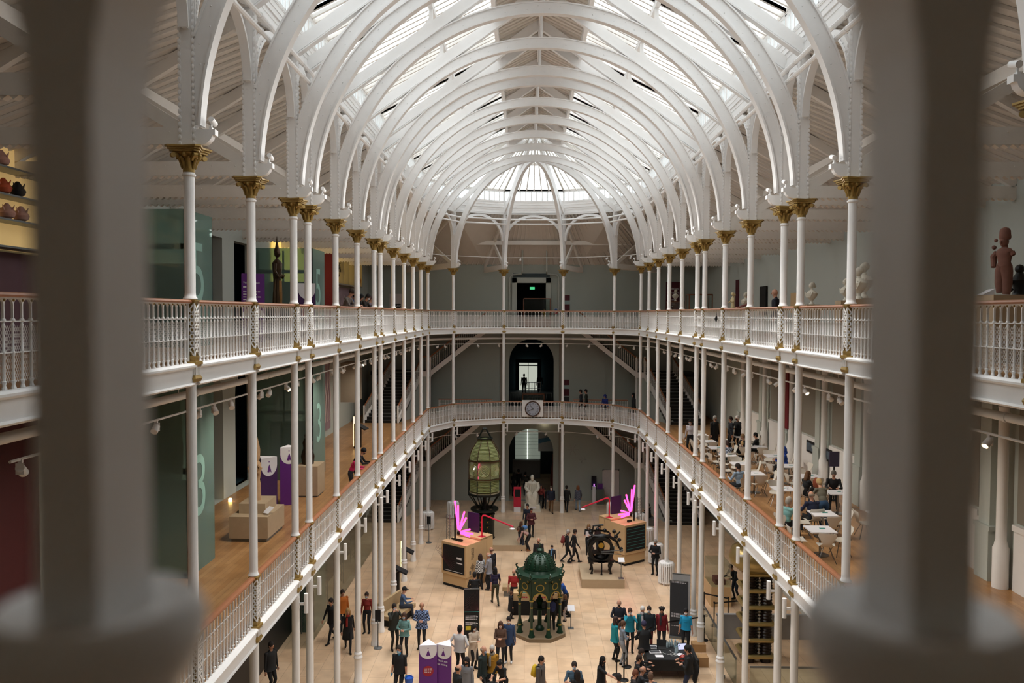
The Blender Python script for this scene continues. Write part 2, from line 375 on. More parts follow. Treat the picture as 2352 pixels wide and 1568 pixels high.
def post_mesh():
    """post above the capital with bracket towards the hall (+y) and scalloped edge strips"""
    b = MB(); h = 3.6
    b.box(-.075, .075, -.085, .085, 0, h)
    for x in (-.083, .083):
        b.tube([(x * .55, -.1, 0), (x * .55, -.1, h)], .03, 8); b.tube([(x * .55, .1, 0), (x * .55, .1, h)], .03, 8)
    n = 32
    for i in range(n):
        z = .06 + i * (h - .12) / n
        for x in (-.08, .08):
            for y in (-.12, .12): b.ball((x, y, z), .032, 6, 4, .35, 1, 1.5)
    b.prism([(.08, 0.02), (.2, .02), (.34, .06), (.42, .14), (.44, .2), (.49, .2), (.49, .3), (.08, .3)], -.07, .07)   # built in x,z then turned
    return b
pb = post_mesh()
nv = 8 + 0
# turn the bracket (last prism, 16 verts) from +x to +y
k = len(pb.v) - 16
pb.v[k:] = [(-y, x, z) for x, y, z in pb.v[k:]]
POST = pb.mesh('post', white); CAP = capital_mesh(); LAT = lattice_mesh(); BLK = block_mesh(); BASE = base_mesh()
G_TOP = R2 - 1.43; U_TOP = R3 - 1.43
SH1 = shaft_mesh(G_TOP - 1.08, .1, False); SH2 = shaft_mesh(U_TOP - R2, .088); SH3 = shaft_mesh(CAPZ - .43 - R3, .092, True, True)
spotm = MB(); spotm.cbox(0, 0, 0, .09, .05, .04); spotm.tube([(0, 0, .04), (0, 0, .1)], .02, 6); spotm.tube([(-.09, .03, .12), (.09, .03, .17)], .05, 10)
SPOT = spotm.mesh('bracket_spotlight', white)
def floodlight(sp, x, y, rot):
    """the small floodlight on the bracket really shines down on the hall floor"""
    L = bpy.data.lights.new('floodlight', 'SPOT'); L.energy = 520; L.spot_size = math.radians(105); L.spot_blend = 1; L.shadow_soft_size = .25; L.color = (1, .975, .94)
    o = bpy.data.objects.new('floodlight', L); COL.objects.link(o); p = Vector((x, y, CAPZ + .2)) + Vector((-math.sin(rot), math.cos(rot), 0)) * .85
    U = bpy.data.lights.new('uplight', 'POINT'); U.energy = 16; U.shadow_soft_size = .3; U.color = (1, .985, .96); u = bpy.data.objects.new('uplight', U); COL.objects.link(u); u.location = p + Vector((-math.sin(rot), math.cos(rot), 0)) * .5 + Vector((0, 0, .3))  # point fill added in mid-air, without a fixture, to brighten the arches
    o.location = p; d = Vector((CX + (CX - x) * .15, y, 0)) - p; o.rotation_euler = d.to_track_quat('-Z', 'Y').to_euler()
def column(x, y, rot, label, group, lamp=False, spot=True):
    t = empty('iron_column', (x, y, 0), rot, label, 'column', group); t['kind'] = 'thing'
    link('pedestal_base', BASE, t, (0, 0, 0)); link('lower_shaft', SH1, t, (0, 0, 1.08))
    link('gilded_block', BLK, t, (0, .02, G_TOP)); link('lattice_pedestal', LAT, t, (0, .02, R2 - .98)); link('middle_shaft', SH2, t, (0, 0, R2))
    link('gilded_block', BLK, t, (0, .02, U_TOP)); link('lattice_pedestal', LAT, t, (0, .02, R3 - .98)); link('upper_shaft', SH3, t, (0, 0, R3))
    b_ = link('gilded_cap', CAPB, t, (0, .02, R2 - .06)); link('gilded_cap', CAPB, t, (0, .02, R3 - .06))
    link('capital', CAP, t, (0, 0, CAPZ - .43)); link('post', POST, t, (0, 0, CAPZ))
    if spot:
        sp = link('spotlight', SPOT, t, (0, .4, CAPZ + .3))
        if lamp: floodlight(sp, x, y, rot)
    return t
cb = MB(); cb.box(-.1, .1, -.09, .09, 0, .035); cb.box(-.115, .115, -.105, .105, .035, .06); CAPB = cb.mesh('gilded_cap', gold)
NS = len(YS)
for i in range(NS):
    column(XL, YS[i], -PI / 2, f'white iron column with gilded capital, {ORD[i + 1]} of the left row counting from the far end', 'columns of the left gallery', 2 <= i <= 12)
    column(XR, YS[i], PI / 2, f'white iron column with gilded capital, {ORD[i + 1]} of the right row counting from the far end', 'columns of the right gallery', 2 <= i <= 12)
CEN = Vector((CX, Y0))
for k, (x, y) in enumerate(APSE):
    d = (CEN - Vector((x, y))); a = math.atan2(d.y, d.x) - PI / 2
    nm = ('white iron column at the left bend of the far rounded end', 'white iron column just left of the clock at the far end', 'white iron column just right of the clock at the far end', 'white iron column at the right bend of the far rounded end')[k]
    column(x, y, a, nm, 'columns of the far rounded end')
for k in (1, 2):
    x, y = NEAR[k]
    column(x, y, 0, 'white iron column beside the blurred balusters, ' + ('right', 'left')[k - 1] + ' of the opening', 'columns of the near end', spot=False)
# ------------------------------------------------------------------ balustrades
def baluster_mesh(n):
    p = [(.03, 0), (.031, .012), (.022, .03), (.018, .05), (.03, .085), (.03, .095), (.016, .10), (.016, .40), (.022, .41), (.022, .43), (.015, .44), (.0125, .70), (.02, .715), (.02, .735), (.014, .745), (.017, .76)]
    return MB().lathe(p, n).mesh('baluster', white)
BAL, BALN = baluster_mesh(8), baluster_mesh(16)
PANEL = {}
def panel_meshes(L, xs, s, key, hi=False):
    if key in PANEL: return PANEL[key]
    e = .12
    rail = MB(); extr(rail, [(-.07, 1.045), (.07, 1.045), (.075, 1.07), (.06, 1.095), (.02, 1.105), (-.02, 1.105), (-.06, 1.095), (-.075, 1.07)], e - .03, L - e + .03)
    ar = MB(); r = s / 2; cz = 1.035 - r; t = .0078; dy = (-.013, .015)
    for x in xs:
        ar.box(x - t, x + t, dy[0], dy[1], .79, cz)
        if hi: ar.lathe([(.013, .752), (.016, .765), (.02, .775), (.026, .784), (.027, .79), (.027, .796), (.024, .80), (.012, .797)], 16, (x, .001, 0))
        else: ar.lathe([(.014, .765), (.028, .775), (.03, .79), (.02, .805)], 8, (x, .001, 0))
    q = 12 if hi else 6; rr = r - t
    for x in xs:                                                     # solid spandrel over each baluster between two arches
        pl = [(x - r + rr * math.cos(PI / 2 * k / q), cz + rr * math.sin(PI / 2 * k / q)) for k in range(q + 1)] + [(x - r, 1.045), (x + r, 1.045)] + [(x + r - rr * math.cos(PI / 2 * k / q), cz + rr * math.sin(PI / 2 * k / q)) for k in range(q, -1, -1)]
        mid = [p for p in pl]
        for (x0, z0), (x1, z1) in zip(pl[:q], pl[1:q + 1]):
            ar.add([(u, y, v) for y in dy for u, v in ((x0, z0), (x1, z1), (x1, 1.045), (x0, 1.045))], [(0, 1, 2, 3), (7, 6, 5, 4), (0, 4, 5, 1)])
            ar.add([(2 * x - u, y, v) for y in dy for u, v in ((x0, z0), (x1, z1), (x1, 1.045), (x0, 1.045))], [(0, 1, 2, 3), (7, 6, 5, 4), (0, 4, 5, 1)])
        ar.box(x - t, x + t, dy[0], dy[1], cz, 1.045)
        ar.mi = 1; ar.ball((x, .016, 1.012), .017, 6, 4); ar.mi = 0
    if not hi: ar.box(e, L - e, -.006, .008, .765, .778)
    else: ar.box(e, L - e, -.006, .008, .72, .735)
    if not hi: ar.box(e, L - e, -.05, .05, 1.03, 1.05)
    else: ar.box(e, L - e, -.05, .05, 1.035, 1.05)
    for x in (e, L - e): ar.box(x - .02, x + .02, -.02, .02, 0, 1.04)
    ar.box(e, L - e, -.006, .008, .41, .422)
    f = MB(); extr(f, [(-.12, -.001), (.12, -.001), (.15, -.03), (.15, -.06), (.11, -.085), (.08, -.10), (.08, -.34), (.11, -.345), (.12, -.37), (.09, -.40), (.04, -.40), (.04, -.10), (-.12, -.05)], .09, L - .09)
    sc = MB(); sc.add([(e, -.024, .07), (L - e, -.024, .07), (L - e, -.024, .72), (e, -.024, .72)], [(0, 1, 2, 3)])
    row = MB()
    for x in xs: row.lathe([(.03, 0), (.02, .04), (.03, .09), (.016, .10), (.015, .43), (.013, .70), (.018, .76)], 6, (x, 0, 0))
    PANEL[key] = (rail.mesh('handrail', wood), ar.mesh('arcade', [white, gold]), f.mesh('sill', white, smooth=False), sc.mesh('screen', screenm, smooth=False), row.mesh('baluster_railing', white))
    return PANEL[key]
def balustrade(A, B, fl, label, group, single=True, spacing=None, xs=None, hi=False):
    A = Vector(A); B = Vector(B); d = B - A; L = d.length; rot = math.atan2(d.y, d.x)
    if xs is None:
        n = round((L - .30) / spacing); s = (L - .30) / n; xs = [.15 + s * (i + .5) for i in range(n)]
    else: s = xs[1] - xs[0]
    key = (round(L, 3), len(xs), hi)
    rail, ar, f, sc, row = panel_meshes(L, xs, s, key, hi)
    t = empty('balustrade', (A.x, A.y, fl), rot, label, 'balustrade', group)
    link('handrail', rail, t)['label'] = 'polished wooden handrail'
    link('arcade', ar, t); link('sill', f, t)
    if not hi: link('wire_screen', sc, t)
    if single:
        for x in xs: link('baluster', BALN if hi else BAL, t, (x, 0, 0))
    else: link('baluster_railing', row, t)
    return t
names = ['upper', 'lower']
for lv, fl in enumerate((FL3, FL2)):
    g = f'balustrade bays of the {names[lv]} gallery'
    for i in range(NS - 1):
        y0, y1 = YS[i], YS[i + 1]; near = y0 < 33
        if lv == 1 and i > 12: continue
        lab = lambda sd: f'{names[lv]} balustrade bay on the {sd} between its {ORD[i + 1]} and {ORD[i + 2]} columns from the far end'
        balustrade((XL, y0), (XL, y1), fl, lab('left'), g, near, .163); balustrade((XR, y1), (XR, y0), fl, lab('right'), g, near, .163)
    pts = [(XR, Y0), APSE[3], APSE[2], APSE[1], APSE[0], (XL, Y0)]
    nm = ['rightmost', 'second from right', 'central', 'second from left', 'leftmost']
    for k in range(5):
        extra = ', carrying the clock' if (lv == 1 and k == 2) else ''
        balustrade(pts[k], pts[k + 1], fl, f'{nm[k]} {names[lv]} balustrade bay of the far rounded end{extra}', g, True, (.178, .195, .222, .195, .178)[k])
# the near balustrade that the camera looks through
A = Vector(NEAR[2]); Bq = Vector(NEAR[1]); SP = .2148; c0 = -.0059 - A.x; yoff = .2035 - A.y
xs = [c0 + (k + .5) * SP for k in range(-40, 40)]; xs = [x for x in xs if .14 < x < 3.87 - .14]
A2 = (A.x, .2035); B2 = (Bq.x, .2035)
balustrade(A2, B2, FL3, 'blurred balustrade right in front of the viewer, its balusters framing the view', 'near end balustrades', True, None, xs, True)
balustrade(NEAR[3], A2, FL3, 'near end balustrade bay to the left of the viewer', 'near end balustrades', True, .2)
balustrade(B2, NEAR[0], FL3, 'near end balustrade bay to the right of the viewer', 'near end balustrades', True, .2)
# ------------------------------------------------------------------ roof: arches, posts' arcades, rafters, purlins, glazing
ZC, RI, RO = 15.96, 6.14, 6.47
def arch_mesh():
    b = MB(); b.arc(CX, ZC, RI, RO, math.radians(2.5), PI - math.radians(2.5), -.055, .055, 64)
    b.arc(CX, ZC, RI - .03, RI + .015, math.radians(2.5), PI - math.radians(2.5), -.115, .115, 64)
    b.arc(CX, ZC, RO - .02, RO + .02, math.radians(16), PI - math.radians(16), -.09, .09, 64)
    for s in (0, PI): 
        a = s; b.arc(CX, ZC, RI, RI + .32, 0, 0, 0, 0, 1) if False else None
    n = 150
    for i in range(n):
        a = math.radians(4) + (PI - math.radians(8)) * (i + .5) / n; c, s = math.cos(a), math.sin(a); da = .0105
        r0, r1 = RI + .012, RI + .062
        for y0, y1 in ((-.075, -.055), (.055, .075)):
            vs = [(CX + r0 * math.cos(a - da), y, ZC + r0 * math.sin(a - da)) for y in (y0, y1)] + [(CX + r0 * math.cos(a + da), y, ZC + r0 * math.sin(a + da)) for y in (y0, y1)] + [(CX + r1 * c, y, ZC + r1 * s) for y in (y0, y1)]
            b.add(vs, [(0, 2, 4), (1, 5, 3), (0, 4, 5, 1), (2, 3, 5, 4)])
    return b.mesh('roof_arch', white)
def rivet_mesh():
    b = MB()
    for i in range(56):
        a = math.radians(6) + (PI - math.radians(12)) * i / 55; r = RI + (.12 if i % 2 else .22)
        for y in (-.058, .058): b.ball((CX + r * math.cos(a), y, ZC + r * math.sin(a)), .016, 5, 3)
    return b.mesh('rivets', white)
ARCH, RIV = arch_mesh(), rivet_mesh()
for i in range(NS):
    t = link('roof_arch', ARCH, None, (0, YS[i], 0)); tag(t, f'white riveted iron roof arch over the {ORD[i + 1]} pair of columns from the far end', 'roof arch', 'main roof arches')
    link('rivet_line', RIV, t)
def rafter_pair():
    b1 = [MB() for _ in range(4)]
    z0 = 19.55
    for s, mb in ((-1, b1[0]), (1, b1[1])):
        dx, dz = HW, 24.15 - z0; n = math.hypot(dx, dz); ux, uz = dx / n, dz / n
        p = [(-HW - .05, z0 - .18), (-HW - .05, z0 + .18), (-.0, 24.15 + .12), (-.0, 24.15 - .28)]
        mb.prism([(CX - s * x * -1 * -1 if False else CX + (x if s < 0 else -x), z) for x, z in p], -.06, .06)
        q = [(-HW, z0 - .2), (0, 24.15 - .3)]
        mb.beam((CX + (q[0][0] if s < 0 else -q[0][0]), 0, q[0][1]), (CX, 0, q[1][1]), .2, .03)
    b1[2].box(CX - .05, CX + .05, -.05, .05, ZC + RO, 24.2); b1[2].tube([(CX - .0, -.08, ZC + RO), (CX, -.08, 24.1)], .03, 6)
    for s in (-1, 1):
        x = CX + s * 3.42; b1[3].prism([(x - .3 , 21.62 - s * 0.0), (x + .3, 21.62), (x + .06, 21.95), (x + .05, 22.35), (x - .05, 22.35), (x - .06, 21.95)], -.05, .05)
    return b1[0].mesh('rafter', white, False), b1[1].mesh('rafter', white, False), b1[2].mesh('king_post', white), b1[3].mesh('purlin_post', white, False)
RP = rafter_pair()
for i in range(NS):
    t = empty('roof_truss', (0, YS[i], 0), 0, f'white roof truss with two rafters above the {ORD[i + 1]} pair of columns from the far end', 'roof truss', 'main roof trusses')
    for nm, me in zip(('rafter', 'rafter', 'king_post', 'purlin_post'), RP): link(nm, me, t)
def roof_z(off): return 21.0 + .5 * (HW - off)
OFFM, OFFC = 3.42, 1.6
def pur(off, nm, lab, hgt=.2, wd=.14):
    b = MB(); b.box(CX + off - wd / 2, CX + off + wd / 2, YN, Y0, roof_z(abs(off)) - hgt - .02, roof_z(abs(off)) - .02); tag(build(b, nm, white, smooth=False), lab, 'purlin', 'roof purlins')
pur(-OFFM, 'purlin', 'white roof purlin halfway up the left glass slope'); pur(OFFM, 'purlin', 'white roof purlin halfway up the right glass slope')
pur(-OFFC, 'purlin', 'white roof purlin along the left edge of the boarded ridge', .3); pur(OFFC, 'purlin', 'white roof purlin along the right edge of the boarded ridge', .3)
pur(0, 'ridge_beam', 'white ridge beam at the top of the roof', .22, .12)
# boarded ridge strips
for s, sd in ((-1, 'left'), (1, 'right')):
    b = MB(); y0, y1 = YN, Y0; n = 0
    b.add([(CX + s * OFFC, y0, roof_z(OFFC)), (CX + s * OFFC, y1, roof_z(OFFC)), (CX, y1, roof_z(0)), (CX, y0, roof_z(0)), (CX + s * OFFC, y0, roof_z(OFFC) + .06), (CX + s * OFFC, y1, roof_z(OFFC) + .06), (CX, y1, roof_z(0) + .06), (CX, y0, roof_z(0) + .06)],
          [(0, 1, 2, 3), (4, 7, 6, 5), (0, 4, 5, 1), (2, 6, 7, 3), (0, 3, 7, 4), (1, 5, 6, 2)])
    y = y0 + .15
    while y < y1:
        b.beam((CX + s * OFFC, y, roof_z(OFFC) - .02), (CX, y, roof_z(0) - .02), .05, .05); y += .31
    struct(build(b, 'ceiling', board, smooth=False), f'boarded {sd} half of the roof ridge ceiling', 'ceiling')
# glazing per bay and side, with the clerestory windows, fascia and the longitudinal arch
wn = 0
segs = [(i, s) for i in range(NS - 1) for s in (-1, 1)]
def arcade_arch(A, B, label, grp):
    A = Vector(A); B = Vector(B); d = B - A; L = d.length; rot = math.atan2(d.y, d.x)
    b = MB(); r = L / 2; top = 19.46; rz = min(r, 1.7) / r if L > 2 else 1.25
    cz = top - .05 - r * rz
    b.arc(L / 2, cz, r - .16, r, 0, PI, -.05, .05, 24, 1, rz); b.arc(L / 2, cz, r - .18, r - .15, 0, PI, -.09, .09, 24, 1, rz)
    for x in (.06, L - .06 - .0): b.box(x - .0, x + .0001, 0, .0001, CAPZ, CAPZ + .001) if False else None
    b.box(.0, L, -.07, .07, 19.42, 19.52)
    t = link('arcade_arch', b.mesh('arcade_arch', white, angle=30), None, (A.x, A.y, 0), rot); tag(t, label, 'arch', grp)
    n = 30; q = MB()
    for i in range(n):
        a = PI * (i + .5) / n
        for y in (-.06, .06): q.ball((L / 2 + (r - .14) * math.cos(a), y, cz + (r - .14) * rz * math.sin(a)), .03, 5, 3, 1, .4, 1)
    link('scallop_edging', q.mesh('scallop_edging', white), t)
def clerestory(A, B, inn, num, label):
    """fascia boards + strip window between two eave points; inn = direction into the hall"""
    A = Vector(A); B = Vector(B); d = B - A; L = d.length; rot = math.atan2(d.y, d.x)
    b = MB(); b.box(0, L, -.04, .04, 20.24, 20.32); b.box(0, L, -.05, .05, 20.86, 21.02); b.box(0, .07, -.05, .05, 20.3, 20.9); b.box(L - .07, L, -.05, .05, 20.3, 20.9)
    n = max(3, round(L / .34))
    for i in range(1, n): b.box(L * i / n - .03, L * i / n + .03, -.04, .04, 20.3, 20.9)
    t = link(f'window_{num}', b.mesh('window', white, False), None, (A.x, A.y, 0), rot); struct(t, label, 'window')
    p = MB(); p.box(.05, L - .05, -.008, .008, 20.3, 20.88); link('pane', p.mesh('pane', roofglass, False), t)
def fascia(A, B, num, label):
    A = Vector(A); B = Vector(B); d = B - A; L = d.length; rot = math.atan2(d.y, d.x)
    b = MB(); b.box(0, L, -.03, .03, 19.5, 20.26); b.box(0, L, -.07, .07, 19.5, 19.56)
    for s in (-1, 1):
        for z in (19.72, 19.88, 20.04, 20.2): b.box(0, L, s * .03, s * .042, z, z + .02)
        b.box(0, L, s * .03, s * .06, 19.86, 19.9)
    t = link(f'trim_{num}', b.mesh('trim', white, False), None, (A.x, A.y, 0), rot); struct(t, label, 'fascia')
tn = 1
for s, sd in ((-1, 'left'), (1, 'right')):
    X = CX + s * HW
    tn += 1; fascia((X, Y0), (X, YN), tn, f'white boarded fascia above the {sd} arcade')
    for i in range(NS - 1):
        ya, yb = YS[i], YS[i + 1]
        arcade_arch((X, ya), (X, yb), f'white arch between the {ORD[i + 1]} and {ORD[i + 2]} columns of the {sd} row from the far end', 'arches along the galleries')
        wn += 1; clerestory((X, ya), (X, yb), -s, wn, f'clerestory strip window above the {sd} arcade, {ORD[i + 1]} bay from the far end')
        wn += 1
        b = MB(); n = 9 if ya - yb > 2 else 4
        for k in range(n + 1):
            y = yb + (ya - yb) * k / n
            b.beam((CX + s * HW, y, roof_z(HW) - .03), (CX + s * OFFC, y, roof_z(OFFC) - .03), .085, .09)
        b.beam((CX + s * HW, yb, 21.0), (CX + s * HW, ya, 21.0), .12, .12)
        t = build(b, f'window_{wn}', cream, smooth=False); struct(t, f'sloping {sd} roof window, {ORD[i + 1]} bay from the far end', 'roof window')
        for o0, o1 in ((HW, OFFM), (OFFM, OFFC)):
            p = MB(); x0, x1 = CX + s * o0, CX + s * o1; z0, z1 = roof_z(o0) + .02, roof_z(o1) + .02
            p.add([(x0, yb, z0), (x1, yb, z1), (x1, ya, z1), (x0, ya, z0)], [(0, 1, 2, 3)]); link('pane', p.mesh('pane', roofglass, False), t)
# apse roof
TOP = Vector((CX, Y0, roof_z(0)))
ring = [(XL, Y0), APSE[0], APSE[1], APSE[2], APSE[3], (XR, Y0)]
nm = ['far left', 'left of centre', 'central', 'right of centre', 'far right']
for k in range(5):
    A = Vector(ring[k] + (21.0,)); Bq = Vector(ring[k + 1] + (21.0,))
    tn += 1; fascia(ring[k], ring[k + 1], tn, f'{nm[k]} boarded fascia of the rounded end')
    arcade_arch(ring[k], ring[k + 1], f'{nm[k]} white iron arch under the fascia of the rounded end', 'arches of the rounded end')
    wn += 1; clerestory(ring[k], ring[k + 1], 1, wn, f'{nm[k]} clerestory window of the rounded end')
    wn += 1; b = MB(); n = 8
    for j in range(n + 1):
        p = A.lerp(Bq, j / n); tt = .93 if j in (0, n) else .80; q = p.lerp(TOP, tt); dz = Vector((0, 0, -.04)); b.beam(p + dz, q + dz, .10 if j in (0, n) else .07, .09)
    for tt, hh in ((.0, .14), (.42, .18), (.8, .16)): b.beam(A.lerp(TOP, tt), Bq.lerp(TOP, tt), .1, hh)
    t = build(b, f'window_{wn}', cream, smooth=False); struct(t, f'{nm[k]} sloping glass facet of the rounded roof end', 'roof window')
    for t0, t1 in ((0, .42), (.42, .93)):
        p = MB(); p.add([A.lerp(TOP, t0), Bq.lerp(TOP, t0), Bq.lerp(TOP, t1), A.lerp(TOP, t1)], [(0, 1, 2, 3)]); link('pane', p.mesh('pane', roofglass, False), t)
    b = MB(); b.add([A.lerp(TOP, .9) , Bq.lerp(TOP, .9), TOP], [(0, 1, 2)])
    struct(build(b, 'ceiling', board, smooth=False), f'{nm[k]} boarded tip of the rounded roof end', 'ceiling')
for k, (x, y) in enumerate(APSE):
    d = Vector((CX - x, Y0 - y)); L = d.length; rot = math.atan2(d.y, d.x); b = MB()
    e = lambda r, a: (L - r * L * math.cos(a), r * 0 + ZC + (6.14 + (r - 1) * L) * math.sin(a))
    N = 26; vs = []
    for i in range(N + 1):
        a = PI / 2 * i / N
        for r_, yy in ((.0, -.05), (.33, -.05), (.33, .05), (.0, .05)):
            vs.append((L - (L - .22 + r_) * math.cos(a), yy, ZC + (6.14 + r_) * math.sin(a)))
    b.add(vs, [(4 * i + q, 4 * i + (q + 1) % 4, 4 * i + 4 + (q + 1) % 4, 4 * i + 4 + q) for i in range(N) for q in range(4)] + [(3, 2, 1, 0), tuple(4 * N + q for q in range(4))])
    vs = []
    for i in range(N + 1):
        a = PI / 2 * i / N
        for r_, yy in ((-.03, -.1), (.015, -.1), (.015, .1), (-.03, .1)): vs.append((L - (L - .22 + r_) * math.cos(a), yy, ZC + (6.14 + r_) * math.sin(a)))
    b.add(vs, [(4 * i + q, 4 * i + (q + 1) % 4, 4 * i + 4 + (q + 1) % 4, 4 * i + 4 + q) for i in range(N) for q in range(4)])
    t = link('roof_rib', b.mesh('roof_rib', white), None, (x, y, 0), rot); tag(t, ('leftmost', 'second from left', 'second from right', 'rightmost')[k] + ' curved white rib rising to the top of the rounded end', 'roof rib', 'ribs of the rounded end')
    b = MB(); P0 = Vector((x, y, 19.55)); b.beam(P0, TOP.lerp(P0, .12) - Vector((0, 0, .2)), .1, .28)
    tag(build(b, 'hip_rafter', white, smooth=False), ('leftmost', 'second from left', 'second from right', 'rightmost')[k] + ' straight hip rafter above the ribs of the rounded end', 'rafter', 'hip rafters of the rounded end')
# pipes high under the roof along both sides and round the far end
def ringpath(off, z, y_from):
    pts = [(XL + off, y_from), (XL + off, Y0)] + [tuple(Vector(p) + (CEN - Vector(p)).normalized() * off) for p in APSE] + [(XR - off, Y0), (XR - off, y_from)]
    return [(x, y, z) for x, y in pts]
for z, lab in ((19.06, 'upper of two white pipes running below the roof'), (18.76, 'lower of two white pipes running below the roof')):
    b = MB(); b.tube(ringpath(.42, z, 4), .055, 8); t = tag(build(b, 'sprinkler_pipe', white), lab, 'pipe', 'pipes below the roof')
    c = MB()
    for y in YS:
        for s in (-1, 1): c.tube([(CX + s * (HW - .42), y - .6, z), (CX + s * (HW - .42), y - .54, z)], .068, 8)
    link('pipe_collars', c.mesh('pipe_collars', white), t)
# aisle roofs
def aisle_roof(quads, name, label):
    b = MB()
    for a0, a1, o1, o0 in quads:
        a0, a1, o1, o0 = map(Vector, (a0, a1, o1, o0)); b.add([a0, a1, o1, o0], [(0, 1, 2, 3)]); b.add([v + Vector((0, 0, .12)) for v in (a0, a1, o1, o0)], [(3, 2, 1, 0)])
        n = max(2, round(max((a1 - a0).length, (o1 - o0).length) / .36)); up = Vector((0, 0, -.03))
        for i in range(n): b.beam(a0.lerp(a1, (i + .5) / n) + up, o0.lerp(o1, (i + .5) / n) + up, .09, .06)
    struct(build(b, name, board, smooth=False), label, 'ceiling')
ZT, ZB = 19.5, 16.42
aisle_roof([((XL, YN - 4, ZT), (XL, Y0, ZT), (WALL_L, Y0, ZB), (WALL_L, YN - 8, ZB))], 'ceiling_left', 'sloping boarded ceiling over the left upper gallery')
b = MB(); b.add([(XL - .1, YN, ZT + .1), (XR + .1, YN, ZT + .1), (XR + .1, YN - 8.5, ZT + .1), (XL - .1, YN - 8.5, ZT + .1), (XL - .1, YN, ZT + 4.8), (XR + .1, YN, ZT + 4.8)], [(0, 1, 2, 3), (0, 4, 5, 1)])  # opaque cover added out of view to keep skylight off the near gallery
struct(build(b, 'light_block_near', board, smooth=False), 'unseen boarded cover added to darken the near rounded end', 'ceiling')
aisle_roof([((XR, YN - 4, ZT), (XR, Y0, ZT), (WALL_R, Y0, ZB), (WALL_R, YN - 8, ZB))], 'ceiling_right', 'sloping boarded ceiling over the right upper gallery')
z3 = lambda p, z: (p[0], p[1], z)
aisle_roof([(z3((XL, Y0), ZT), z3(APSE[0], ZT), (-8.2, WALL_F, ZB), (WALL_L, Y0, ZB)), (z3(APSE[0], ZT), z3(APSE[1], ZT), (-2.85, WALL_F, ZB), (-8.2, WALL_F, ZB)), (z3(APSE[1], ZT), z3(APSE[2], ZT), (3.85, WALL_F, ZB), (-2.85, WALL_F, ZB)),
            (z3(APSE[2], ZT), z3(APSE[3], ZT), (9.2, WALL_F, ZB), (3.85, WALL_F, ZB)), (z3(APSE[3], ZT), z3((XR, Y0), ZT), (WALL_R, Y0, ZB), (9.2, WALL_F, ZB)),
            ((WALL_L, Y0, ZB), (-8.2, WALL_F, ZB), (-8.3, WALL_F, ZB), (WALL_L, WALL_F, ZB)), ((9.2, WALL_F, ZB), (WALL_R, Y0, ZB), (WALL_R, WALL_F, ZB), (9.3, WALL_F, ZB))], 'ceiling_far', 'sloping boarded ceiling round the far end')
b = MB(); b.add([(XL - .1, YN, ZT + .1), (XR + .1, YN, ZT + .1), (XR + .1, YN - 8.5, ZT + .1), (XL - .1, YN - 8.5, ZT + .1), (XL - .1, YN, ZT + 4.8), (XR + .1, YN, ZT + 4.8)], [(0, 1, 2, 3), (0, 4, 5, 1)])  # same added cover again, shading the near end from the sky
struct(build(b, 'light_block_near', board, smooth=False), 'unseen boarded cover added to darken the near rounded end', 'ceiling')
aisle_roof([((XR, YN - 4, ZT), (XL, YN - 4, ZT), (WALL_L, YN - 8, ZB), (WALL_R, YN - 8, ZB))], 'ceiling_near', 'sloping boarded ceiling over the near end')
def aisle_truss(P, Q, label, grp):
    """P at the column, Q at the wall: tie beam with scalloped foot, rafter and strut"""
    P = Vector(P); Q = Vector(Q); d = Q - P; L = d.length; rot = math.atan2(d.y, d.x); key = round(L, 2)
    if key not in TR:
        tie = MB(); tie.prism([(.1, CAPZ + .04), (L, CAPZ + .04), (L, CAPZ + .34), (.1, CAPZ + .34)], -.07, .07); n = int(L / .155)
        for i in range(n): tie.prism([(.16 + i * .155, CAPZ + .045), (.24 + i * .155, CAPZ - .015), (.30 + i * .155, CAPZ + .045)], -.06, .06)
        for i in range(int(L / .5)): 
            for y in (-.072, .072): tie.ball((.3 + i * .5, y, CAPZ + .25), .014, 5, 3)
        raf = MB(); raf.beam((0, 0, ZT - .2), (L, 0, ZB - .15), .14, .26)
        st = MB(); st.beam((.12, 0, CAPZ + .3), (L * .5, 0, (ZT + ZB) / 2 - .3), .1, .22)
        TR[key] = (tie.mesh('tie_beam', cream, False), raf.mesh('rafter', cream, False), st.mesh('strut', cream, False))
    t = empty('aisle_truss', (P.x, P.y, 0), rot, label, 'truss', grp)
    for n_, me in zip(('tie_beam', 'rafter', 'strut'), TR[key]): link(n_, me, t)
TR = {}
for i in range(NS):
    aisle_truss((XL, YS[i]), (WALL_L, YS[i]), f'white scalloped tie-beam truss behind the {ORD[i + 1]} left column from the far end', 'trusses over the left gallery')
    aisle_truss((XR, YS[i]), (WALL_R, YS[i]), f'white scalloped tie-beam truss behind the {ORD[i + 1]} right column from the far end', 'trusses over the right gallery')
for k, q in enumerate([(-8.2, WALL_F), (-2.85, WALL_F), (3.85, WALL_F), (9.2, WALL_F)]):
    aisle_truss(APSE[k], q, ('leftmost', 'second from left', 'second from right', 'rightmost')[k] + ' tie-beam truss behind the rounded end columns', 'trusses over the far gallery')
for s, sd, W in ((-1, 'left', WALL_L), (1, 'right', WALL_R)):
    X = CX + s * HW; xm = (X + W) / 2; zm = (ZT + ZB) / 2
    b = MB(); b.box(xm - .09, xm + .09, YN, Y0 + 2.5, zm - .32, zm - .04); tag(build(b, 'purlin', cream, smooth=False), f'purlin along the middle of the {sd} gallery ceiling', 'purlin', 'gallery ceiling purlins')
b = MB(); b.beam((-6, 52.75, 17.75), (7, 52.75, 17.75), .18, .28); tag(build(b, 'purlin', cream, smooth=False), 'purlin crossing behind the arches of the far end', 'purlin', 'gallery ceiling purlins')
